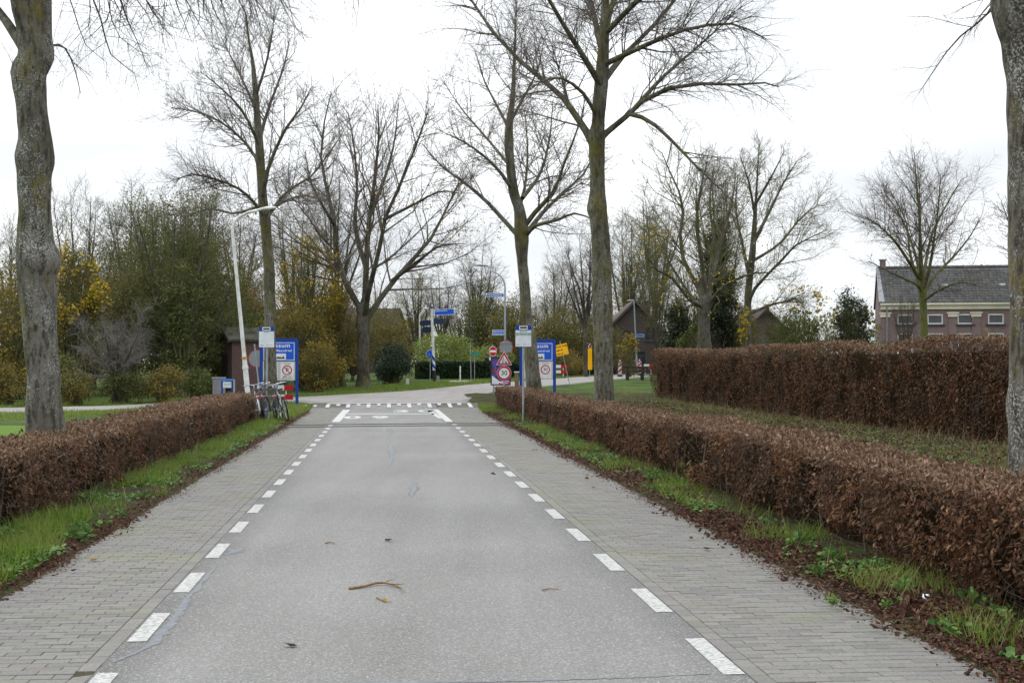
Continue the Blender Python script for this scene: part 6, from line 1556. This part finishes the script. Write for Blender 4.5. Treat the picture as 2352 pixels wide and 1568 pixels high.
def arm(root, z, L, hgt, yaw, txt, front, back):
    e = Bag(); P = [(.14, -hgt / 2), (.14 + L - .12, -hgt / 2), (.14 + L - .03, -hgt * .3), (.14 + L, 0), (.14 + L - .03, hgt * .3), (.14 + L - .12, hgt / 2), (.14, hgt / 2)]
    e.prism(P, -.02, .02); o = e.obj('direction_arm', front if front is back else MT['sign_white'], root); o.location = (0, 0, z); o.rotation_euler = (0, 0, yaw)
    if txt:
        Bag().prism([(.19 if p[0] < .2 else p[0] - .045, p[1] * .86) for p in P], -.0255, -.0215).obj('field', front, o)
        lettering(o, txt, .13, .22, hgt * .22, -.0275, MT['sign_white'], .012, align='LEFT', fit=.80)
        Bag().prism([(L + .0, 0), (L + .05, -.05), (L + .10, 0), (L + .05, .05)], -.0285, -.026).obj('cycle_mark', MT['sign_white'], o)
arm(sp_, 4.55, 1.42, .40, 0.0, 'Zaltbommel 6', MT['sign_blue'], None)
arm(sp_, 3.95, 1.05, .36, math.radians(48), None, MT['navy'], MT['navy'])
arm(sp_, 3.88, 1.0, .36, math.radians(140), None, MT['navy'], MT['navy'])
arm(sp_, 3.42, .85, .38, math.radians(138), None, MT['navy'], MT['navy'])
rs = pole_thing('cycle_path_sign', 'round blue sign partly hidden by the signpost', 988, 100, 2.1, .03)
d = Bag().disc((0, 1.78), .27, -.05, -.035).obj('plate', MT['sign_white'], rs); Bag().disc((0, 1.78), .255, -.055, -.0505).obj('blue_field', MT['sign_blue'], d)
Bag().ring((-.06, 1.72), .035, .05, -.059, -.0555, 12).obj('cycle_mark', MT['sign_white'], d)
mp_ = pole_thing('marker_post', 'slim white marker post right of the signpost', 1057, 95, 1.02, .045, MT['white_pole'], cat='post'); Bag().tube([(0, 0, .86), (0, 0, .94)], .055, 10).obj('collar', MT['white_pole'], mp_)
gp = pole_thing('street_name_post', 'thin grey pole with small green plate', 1082, 98, 2.55, .028, cat='street sign', tilt=(0, math.radians(-1.2)))
Bag().box((.34, -.01, 1.80), (.62, .02, .21)).obj('plate', MT['green_sign'], gp)
pole_thing('thin_post', 'thin grey pole right of the green plate', 1090, 98.4, 1.75, .026, cat='post')
b = Bag(); b.box((0, 0, .2), (.19, .19, .42), taper=.92); o = b.obj('stone_bollard', plain('stone_grey', (.24, .25, .25), .9)); o.location = Bp(1006, 93.5); tag(o, 'short grey stone bollard at the foot of the signpost', 'bollard')
b = Bag(); b.box((0, 0, .17), (.2, .16, .36), taper=.7); o = b.obj('stone_bollard', plain('stone_pale', (.55, .54, .48), .9)); o.location = Bp(936, 88); tag(o, 'small pale stone beside the round evergreen bush', 'bollard')
P0, P1 = Gp(1030, 878), Gp(1075, 875)
b = Bag(); b.hexa(np.array([[P0[0], P0[1], P0[2] - .02], [P1[0], P0[1], P0[2] - .02], [P1[0] + .3, P0[1] + 4, P0[2] + .02], [P0[0], P0[1] + 4, P0[2] + .02], [P0[0], P0[1], P0[2] + .05], [P1[0], P0[1], P0[2] + .05], [P1[0] + .3, P0[1] + 4, P0[2] + .08], [P0[0], P0[1] + 4, P0[2] + .08]])); tag(b.obj('footpath', MT['cyclepath']), kind='structure')
wp = empty('wooden_post', Bp(1187, 68), 'short wooden post with pale pipe beside the right village sign', 'post')
Bag().box((0, 0, .55), (.2, .2, 1.2)).obj('post', plain('old_wood', (.16, .12, .07), .9, var=.2), wp); Bag().box((0, 0, 1.17), (.26, .26, .05)).obj('cap', MT['panel_white'], wp)
def barrier(label, px, Z, L, segs, rz, zb=(.45, .85), bh=.22, group='red and white road barriers'):
    root = empty('road_barrier', Bp(px, Z), label, 'barrier', rz, group=group)
    for z in zb:
        for k in range(segs):
            Bag().box((-L / 2 + L * (k + .5) / segs, 0, z), (L / segs - .002, .03, bh)).obj('board', MT['sign_red'] if k % 2 == (segs - 1) % 2 else MT['sign_white'], root)
    for x in (-L / 2 + .15, L / 2 - .3):
        Bag().tube([(x, .04, 0), (x, .04, zb[-1] + bh / 2)], .025, 6).obj('leg', MT['sign_white'], root)
        Bag().box((x, .04, .04), (.12, .6, .08)).obj('foot', MT['sign_black'], root)
    return root
barrier('red and white barrier under the left village sign', 632, 61.0, 1.5, 4, .1, zb=(.25, .64), bh=.22)
barrier('red and white barrier right of the right village sign', 1281, 108, 1.5, 3, .3)
def yellow_board(label, px, Z, tilt, w, z0, z1, rows, rz=0.0, zp=None, tip=False):
    root = empty('detour_sign', Bp(px, Z), label, 'road sign', rz, tilt=(0, tilt))
    Bag().tube([(0, .03, -.1), (0, .03, zp or z1)], .022, 6).obj('pole', MT['galv'], root)
    p = Bag().box((0, -.01, (z0 + z1) / 2), (w, .03, z1 - z0)).obj('panel', MT['yellow_sign'], root)
    for k, t_ in enumerate(rows):
        if not t_: bars(p, -w / 2 + .05, w / 2 - .14 - .1 * k, z1 - (z1 - z0) * (k + .55) / len(rows), .055, -.0265, MT['sign_black']); continue
        lettering(p, t_, (z1 - z0) / len(rows) * .75, -w / 2 + .04, z1 - (z1 - z0) * (k + .55) / len(rows), -.027, MT['sign_black'], .01, align='LEFT')
    if tip:
        q = tri((0, z1 + .16), .36, -.02, .0, Bag()).obj('warning_triangle', MT['sign_white'], root); tri((0, z1 + .16), .30, -.025, -.0205, Bag()).obj('triangle_field', MT['sign_red_dull'], q)
    return root
yellow_board('tilted yellow text sign right of the right village sign', 1309, 86, math.radians(-13), .74, 1.83, 2.50, ['Deze weg', '', ''], zp=2.7)
yellow_board('tall narrow yellow board half behind the lichened trunk', 1355, 106, 0, .34, .62, 2.2, [], rz=math.radians(30), tip=True)
def beacon(label, px, Z, rz=0.0):
    root = empty('road_beacon', Bp(px, Z), label, 'beacon', rz, group='red and white beacons')
    pl_ = Bag().box((0, 0, .68), (.28, .05, 1.02)).obj('plate', MT['sign_white'], root)
    for z in (.28, .70, 1.0):
        P = [(-.13, z), (.13, z + .22 if z < .9 else z + .16), (.13, z + .40 if z < .9 else z + .18), (-.13, z + .18)]
        Bag().prism(P, -.031, -.0265).obj('red_stripe', MT['sign_red'], pl_)
    Bag().tube([(0, 0, 1.19), (0, 0, 1.34)], .05, 8).obj('lamp', MT['sign_white'], root); Bag().box((0, 0, .08), (.4, .4, .16), taper=.8).obj('base', MT['sign_black'], root)
beacon('red and white beacon left of the park bench', 1424, 113); beacon('red and white beacon behind the park bench', 1469, 118); beacon('red and white beacon behind dark hedge left of the signpost', 981, 109, .1)
barrier('low red and white barrier at the end of the tall hedge', 1491, 117, 1.0, 2, .5, zb=(.75,), bh=.4)
bn = empty('park_bench', Bp(1459, 100), 'dark wooden park bench seen from behind', 'bench', .08)
for x in (-.52, .52):
    b = Bag(); b.box((x, 0, .40), (.17, .12, .84)); b.box((x, .25, .2), (.15, .5, .42)); b.obj('leg', plain('dark_concrete', (.035, .035, .034), .9), bn)
for z in (.60, .83): Bag().box((0, -.085, z), (1.9, .05, .20)).obj('back_plank', plain('bench_plank', (.055, .045, .035), .8, var=.2), bn)
for y in (.16, .32, .48): Bag().box((0, y, .44), (1.86, .14, .045)).obj('seat_plank', plain('seat_plank', (.15, .14, .12), .8, var=.2), bn)
st = empty('blue_stand', Bp(522, 60), 'small blue stand with white card beyond left hedge', 'information stand', .05)
for x in (-.21, .21): Bag().box((x, 0, .48), (.07, .07, 1.0)).obj('post', MT['frame_blue'], st)
Bag().box((0, 0, .99), (.50, .12, .09)).obj('top_rail', paint('light_blue', (.06, .20, .55)), st)
cd = Bag().box((0, -.02, .79), (.345, .03, .25)).obj('card', MT['panel_white'], st); bars(cd, -.12, .13, .80, .035, -.0365, MT['galv'])
cb_ = empty('utility_cabinet', Bp(503, 62.5), 'grey utility cabinet left of the blue stand', 'cabinet', .1)
Bag().box((0, 0, .5), (.5, .4, 1.04)).obj('body', plain('cabinet_grey', (.20, .20, .21), .7), cb_); Bag().box((0, 0, 1.04), (.56, .46, .05)).obj('lid', MT['galv'], cb_)
pole_thing('thin_post', 'pale green post right of the blue stand', 537, 61, 1.0, .05, plain('pale_green', (.33, .40, .36), .7), cat='post')
rb = pole_thing('round_road_sign', 'round sign seen from behind left of the bus stop tree', 598, 64, 2.5, .035, tilt=(0, math.radians(-6)))
Bag().disc((.05, 1.85), .40, -.01, .01, 32).obj('plate', MT['sign_red_dull'], rb); Bag().disc((.05, 1.85), .36, -.017, -.0105, 32).obj('plate_back', MT['sign_back'], rb)

# ------------------------------------------------------------------ bicycles
def loop_tube(c, R, r, n=28, S=6):
    a = np.linspace(0, 2 * math.pi, n + 1); P = np.stack([np.zeros(n + 1), c[1] + R * np.cos(a), c[2] + R * np.sin(a)], 1)
    return tubes(P[None], np.full((1, n + 1), r), S)
MT['tyre'] = plain('tyre_rubber', (.02, .02, .02), .8); MT['chrome'] = plain('bike_chrome', (.34, .35, .37), .3, metal=.8, var=.05); MT['saddle'] = plain('saddle_black', (.02, .02, .022), .6)
def bicycle(label, pos, rz, lean, col, white=False, group='bicycles parked by the bus stop'):
    root = empty('bicycle', pos, label, 'bicycle', rz, group=group, tilt=(0, lean)); root.rotation_mode = 'XYZ'
    fm = plain('bike_paint', col, .35, var=.1, spec=.5)
    R = .345
    for y in (-.54, .54):
        w = Bag().add(*[(V, [q]) for V, q in [loop_tube((0, y, R), R - .02, .02)]][0]).obj('wheel', MT['tyre'], root, smooth=True)
        Bag().add(*[(V, [q]) for V, q in [loop_tube((0, y, R), R - .045, .012)]][0]).obj('rim', MT['chrome'], w)
        sp = Bag()
        for k in range(14):
            a = k * math.pi / 7; sp.tube([(.02 * (-1) ** k, y, R), (0, y + (R - .05) * math.cos(a), R + (R - .05) * math.sin(a))], .0025, 3)
        sp.tube([(-.05, y, R), (.05, y, R)], .025, 8); sp.obj('spokes', MT['chrome'], w)
    bb, seat, head, hb, ra, fa = (0, -.10, .30), (0, -.27, .78), (0, .34, .88), (0, .38, .68), (0, -.54, R), (0, .54, R)
    f = Bag()
    for a, c_, r in ((bb, seat, .017), (bb, hb, .02), ((0, -.23, .66), (0, .36, .80), .017), (head, hb, .021)): f.tube([a, c_], r, 8)
    for x in (-.05, .05):
        f.tube([bb, (x, -.35, .33), (x, ra[1], R)], .010, 6); f.tube([(0, -.25, .72), (x, -.4, .55), (x, ra[1], R)], .008, 6); f.tube([(x * .5, hb[1], hb[2]), (x, .46, .52), (x, fa[1], R)], .012, 6)
    f.obj('frame', fm, root, smooth=True)
    h = Bag(); h.tube([(0, .34, .86), (0, .30, 1.03)], .014, 8); h.tube([(-.30, .08, 1.05), (-.27, .22, 1.08), (-.1, .32, 1.06), (0, .31, 1.04), (.1, .32, 1.06), (.27, .22, 1.08), (.30, .08, 1.05)], .012, 8)
    hd = h.obj('handlebar', MT['chrome'], root, smooth=True)
    g_ = Bag()
    for x in (-.30, .30): g_.tube([(x, .16, 1.065), (x, .04, 1.05)], .019, 8)
    g_.obj('grips', MT['saddle'], hd)
    s = Bag(); s.tube([(0, -.27, .76), (0, -.30, .90)], .013, 8); s.obj('seat_post', MT['chrome'], root)
    V = []
    for (y, hw_, z) in ((-.42, .09, .925), (-.34, .105, .935), (-.22, .06, .925), (-.13, .025, .915)):
        for (x, dz) in ((-hw_, -.03), (-hw_ * .6, .015), (hw_ * .6, .015), (hw_, -.03)): V.append((x, y, z + dz))
    k = np.arange(3); Fq = np.concatenate([np.stack([k + i * 4, k + 1 + i * 4, k + 5 + i * 4, k + 4 + i * 4], 1) for i in range(3)]); sb = Bag().add(V, [Fq, np.array([[3, 2, 1, 0], [12, 13, 14, 15]])]); sb.obj('saddle', MT['saddle'], root, smooth=True)
    for y, a0, a1 in ((-.54, .25, 3.0), (.54, .4, 2.9)):
        a = np.linspace(a0, a1, 12) if y < 0 else np.linspace(a0, a1, 12)
        P = np.stack([np.zeros(12), y + (R + .03) * np.cos(a), R + (R + .03) * np.sin(a)], 1)
        if y < 0: P = np.concatenate([P, [[0, y - (R + .03) * .98, R - .08]]])
        Bag().tube(P, .018, 6).obj('mudguard', MT['panel_white'] if white else MT['saddle'], root, smooth=True)
    c = Bag()
    for x in (-.06, .06): c.tube([(x, -.28, .74), (x, -.80, .74)], .007, 5); c.tube([(x, -.72, .74), (x, -.56, R)], .006, 5)
    for y in (-.35, -.5, -.65, -.8): c.tube([(-.06, y, .74), (.06, y, .74)], .006, 5)
    c.obj('carrier', MT['chrome'], root)
    p = Bag(); p.tube([(-.11, -.10, .30), (.11, -.10, .30)], .012, 6); p.tube([(.09, -.10, .30), (.09, .05, .24)], .010, 6); p.tube([(-.09, -.10, .30), (-.09, -.25, .36)], .010, 6); p.box((.14, .05, .235), (.09, .07, .02)); p.box((-.14, -.25, .365), (.09, .07, .02)); p.obj('cranks', MT['chrome'], root)
    Bag().tube([(0, -.83, .70), (0, -.85, .70)], .028, 10).obj('rear_light', MT['sign_red'], root); Bag().tube([(0, .42, .92), (0, .48, .92)], .04, 10).obj('headlight', MT['chrome'], root)
    k = Bag(); k.tube([(-.05, -.25, .30), (-.17, -.32, .02)], .009, 5); k.obj('kickstand', MT['chrome'], root)
    return root
zb_ = lambda p: (p[0], p[1], float(g(p[1])) + .03)
bicycle('silver white bicycle nearest to left hedge end', zb_(Bp(597, 41.4)), .22, math.radians(-9), (.40, .41, .44), True)
bicycle('black bicycle with chrome bars second from left hedge end', zb_(Bp(609, 42.0)), .12, math.radians(-8), (.03, .03, .035))
bicycle('dark blue bicycle behind the bus stop pole', zb_(Bp(625, 41.6)), -.1, math.radians(-4), (.03, .04, .07))
bicycle('black bicycle right of the bus stop pole', zb_(Bp(637, 42.2)), .15, math.radians(-7), (.035, .03, .03))
bicycle('pale grey bicycle at the roadside end of the row', zb_(Bp(655, 42.6)), .30, math.radians(-13), (.30, .30, .28))

# ------------------------------------------------------------------ rider in black beside the poster
rd = Bp(1118, 112); zr = float(rd[2])
bicycle('dark bicycle under the rider in black', (rd[0], rd[1], zr), math.radians(70), 0, (.02, .02, .022), group='ridden bicycle')
def person(pos, rz):
    J = {'pel': (0, -.26, .98), 'sp': (0, -.20, 1.16), 'ch': (0, -.08, 1.38), 'nk': (0, 0.0, 1.50), 'hd': (0, .03, 1.60), 'ht': (0, .03, 1.73)}
    for s, sg in (('l', -1), ('r', 1)):
        J['sh' + s] = (sg * .19, -.04, 1.42); J['el' + s] = (sg * .26, .12, 1.22); J['wr' + s] = (sg * .28, .22, 1.12); J['ha' + s] = (sg * .29, .17, 1.08)
        J['hip' + s] = (sg * .10, -.22, .94); J['kn' + s] = (sg * .11, .16 if s == 'l' else .12, .72 if s == 'l' else .60); J['an' + s] = (sg * .11, -.06 if s == 'l' else -.02, .38 if s == 'l' else .26); J['to' + s] = (sg * .11, .12, .34 if s == 'l' else .22)
    R = dict(pel=.15, sp=.14, ch=.16, nk=.06, hd=.095, ht=.07)
    for s in 'lr': R.update({'sh' + s: .075, 'el' + s: .05, 'wr' + s: .035, 'ha' + s: .04, 'hip' + s: .09, 'kn' + s: .065, 'an' + s: .045, 'to' + s: .04})
    E = [('pel', 'sp'), ('sp', 'ch'), ('ch', 'nk'), ('nk', 'hd'), ('hd', 'ht')]
    for s in 'lr': E += [('ch', 'sh' + s), ('sh' + s, 'el' + s), ('el' + s, 'wr' + s), ('wr' + s, 'ha' + s), ('pel', 'hip' + s), ('hip' + s, 'kn' + s), ('kn' + s, 'an' + s), ('an' + s, 'to' + s)]
    nm = list(J); me = bpy.data.meshes.new('person'); me.from_pydata([J[k] for k in nm], [(nm.index(a), nm.index(c_)) for a, c_ in E], [])
    ob = bpy.data.objects.new('body_src', me); COL.objects.link(ob); ob.modifiers.new('skin', 'SKIN'); sv = me.skin_vertices[0].data
    for i, k in enumerate(nm): sv[i].radius = (R[k], R[k]); sv[i].use_root = (k == 'pel')
    sm = ob.modifiers.new('sub', 'SUBSURF'); sm.levels = 2; sm.render_levels = 2
    dg = bpy.context.evaluated_depsgraph_get(); dg.update(); bm_ = bpy.data.meshes.new_from_object(ob.evaluated_get(dg)); bpy.data.objects.remove(ob)
    bm_.materials.clear()
    for m_ in (paint('black_clothes', (.014, .014, .016), .8), plain('skin', (.42, .24, .18), .5), paint('dark_jeans', (.02, .025, .04), .85)): bm_.materials.append(m_)
    for p in bm_.polygons:
        c_ = p.center; p.use_smooth = True
        p.material_index = 1 if (c_.z > 1.52 or (c_.y > .155 and 1.0 < c_.z < 1.14 and abs(c_.x) > .2)) else (2 if c_.z < .95 else 0)
    root = empty('person', pos, 'person in black clothes riding a bicycle beside the poster', 'person', rz)
    o = bpy.data.objects.new('body', bm_); COL.objects.link(o); o.parent = root
    a = Bag(); V = []; nu, nv = 10, 6
    for i in range(nv):
        th = i / (nv - 1) * 1.75
        for j in range(nu): ph = j * 2 * math.pi / nu; V.append((.112 * math.sin(th) * math.cos(ph), .02 + .125 * math.sin(th) * math.sin(ph) - .02, 1.655 + .125 * math.cos(th) - (.02 if math.sin(ph) < 0 else -.03) * (th > 1.2)))
    j = np.arange(nu); Fq = np.concatenate([np.stack([i * nu + j, (i + 1) * nu + j, (i + 1) * nu + (j + 1) % nu, i * nu + (j + 1) % nu], 1) for i in range(nv - 1)]); a.add(V, [Fq]); a.obj('hair', paint('dark_hair', (.02, .014, .01), .7), root, smooth=True)
person((rd[0], rd[1], zr), math.radians(70))

# ------------------------------------------------------------------ small things lying about
def stick(name, label, cat, segs, mat):
    root = empty(name, segs[0][0], label, cat)
    b0 = np.array(segs[0][0])
    for k, (a, *rest_) in enumerate(segs):
        pass
    main = catmull(np.array([q for q in segs[0][1]]), 12); Bag().tube(main - b0, np.linspace(segs[0][2], segs[0][3], 12), 6).obj('stem', mat, root, smooth=True)
    for s in segs[1:]: 
        p_ = catmull(np.array(s[1]), 6); Bag().tube(p_ - b0, np.linspace(s[2], s[3], 6), 5).obj('side_twig', mat, root, smooth=True)
    return root
def gp_(px, py, z=.014): p = Gp(px, py); p[2] += z; return p
MT['stick'] = plain('broken_stick', (.11, .065, .035), .8, var=.35, scale=25, dirt=(.28, .18, .08))
m0 = gp_(802, 1355)
stick('fallen_branch', 'broken brown branch lying on the road', 'branch', [(m0, [m0, gp_(838, 1350, .018), gp_(868, 1344, .022), gp_(895, 1346, .022), gp_(920, 1354, .018)], .011, .007), (m0, [gp_(895, 1346, .02), gp_(908, 1350, .03), gp_(928, 1346, .02)], .006, .002), (m0, [gp_(915, 1352, .02), gp_(924, 1358, .02), gp_(924, 1365, .012)], .005, .002), (m0, [gp_(880, 1345, .022), gp_(895, 1342, .035), gp_(904, 1339, .03)], .005, .002)], MT['stick'])
m0 = gp_(865, 1376)
stick('fallen_twig', 'small twig lying just below the broken branch', 'twig', [(m0, [m0, gp_(876, 1381), gp_(886, 1385), gp_(900, 1386)], .006, .002)], MT['stick'])
m0 = gp_(1246, 1358); stick('fallen_twig', 'small dark twig right of the broken branch', 'twig', [(m0, [m0, gp_(1262, 1355), gp_(1284, 1357)], .006, .003)], MT['stick'])
m0 = gp_(748, 1250); stick('fallen_twig', 'little twig far up the left lane half', 'twig', [(m0, [m0, gp_(757, 1247), gp_(770, 1251)], .006, .003)], MT['stick'])
m0 = gp_(2195, 1490); stick('fallen_twig', 'pale twig poking from leaves onto right paving', 'twig', [(m0, [m0, gp_(2220, 1500), gp_(2250, 1508)], .005, .003)], MT['dry_grass'])
m0 = gp_(1752, 1280); stick('fallen_twig', 'pale straw at the edge of right paving', 'twig', [(m0, [m0, gp_(1765, 1281), gp_(1780, 1284)], .005, .003)], MT['dry_grass'])
m0 = gp_(1775, 1322, .02); stick('fallen_twig', 'long thin twig reaching out of the right leaf litter', 'twig', [(m0, [m0, gp_(1800, 1318), gp_(1830, 1325)], .006, .003)], MT['stick'])
def one_leaf(label, px, py, size, mat, seed):
    r = np.random.default_rng(seed); b = Bag(); a = r.random() * 6
    scatter(b, LEAF6, np.zeros((1, 3)), np.array([[math.cos(a), math.sin(a), .1]]), np.array([[.2, .1, 1.0]]), size, 1.2)
    o = b.obj('fallen_leaf', mat); o.location = gp_(px, py, .012); return tag(o, label, 'leaf', 'single leaves on the road')
one_leaf('single brown leaf low on the left half of the road', 683, 1487, .085, MT['litter'], 1)
one_leaf('yellow leaf beside the small twig', 884, 1384, .06, MT['yellow_dull'], 2)
one_leaf('orange leaf on left paving near the edge', 205, 1290, .09, MT['orange'], 3)
one_leaf('brown leaf farther up near the middle of the road', 884, 1243, .09, MT['litter'], 4)
one_leaf('brown leaf on right paving', 1620, 1262, .1, MT['litter'], 5)
# crumpled white paper
r = np.random.default_rng(8); bm = bmesh.new(); bmesh.ops.create_icosphere(bm, subdivisions=2, radius=.036)
for v in bm.verts: v.co *= .75 + .5 * r.random(); v.co.z *= .7
me = bpy.data.meshes.new('crumpled_paper'); bm.to_mesh(me); bm.free(); o = link('crumpled_paper', me, plain('white_paper', (.66, .68, .74), .6)); o.location = gp_(2127, 1392, .06); tag(o, 'crumpled white paper lying in the right leaf litter', 'litter')
# weeds
def weed(label, px, py, n, ln, seed, up=.7, mat='weed'):
    r = np.random.default_rng(seed); p = gp_(px, py, .03); root = empty('weed_plant', p, label, 'plant', group='weeds along the right hedge' if px > 900 else 'weeds along the left hedge')
    n = int(n * 2.4); az = r.random(n) * 6.3; el = up + r.normal(size=n) * .35
    d = np.stack([np.cos(az) * np.cos(el), np.sin(az) * np.cos(el), np.sin(el)], 1); L = ln * (.5 + .7 * r.random(n))
    A = np.zeros((n, 3)); C_ = d * L[:, None] * .6; V, q = tubes(np.stack([A, C_ * .5 + np.array([0, 0, .01]), C_], 1), np.full((n, 3), .0025), 3); Bag().add(V, [q]).obj('stalks', MT['weed'], root)
    b = Bag(); scatter(b, LEAF6, C_, d + r.normal(size=(n, 3)) * .3, nrm(np.cross(d, rdir(n, r)) + np.array([0, 0, .6])), L * .30, 1.3); tag(b.obj('leaves', MT[mat], root), kind='stuff')
for k, (px, py, n, ln, lab) in enumerate([(1915, 1300, 26, .16, 'leafy green weed low in front of right hedge'), (1880, 1330, 16, .12, 'small weed at the right paving edge'), (2075, 1375, 40, .13, 'bushy bright weed left of the white paper'), (2040, 1405, 8, .10, 'yellow green weed on the edge of the litter'), (2245, 1405, 14, .17, 'broad leaved weed right of the white paper'), (1980, 1240, 30, .22, 'feathery green weed against right hedge'), (1830, 1265, 18, .18, 'weed tuft beside the right hedge foot'), (1500, 1110, 20, .22, 'green weed farther along right hedge'), (1566, 1112, 6, .34, 'tall pale green sprout in front of right hedge'), (1912, 1398, 14, .09, 'little grass tuft growing in right paving')]):
    weed(lab, px, py, n, ln, 700 + k, mat='grass' if 'tuft growing' in lab or 'pale' in lab else 'weed')
for k, (px, py, n, ln, lab) in enumerate([(60, 1170, 16, .22, 'broad leaved weed by left hedge near the picture edge'), (235, 1165, 18, .18, 'yellow green weed under the near left trunk'), (180, 1240, 26, .16, 'green weed patch on left verge'), (330, 1150, 14, .14, 'weed at left paving edge'), (90, 1300, 22, .14, 'low weed on left verge low in view'), (200, 1100, 14, .2, 'weed at the foot of near left trunk')]):
    weed(lab, px, py, n, ln, 730 + k)
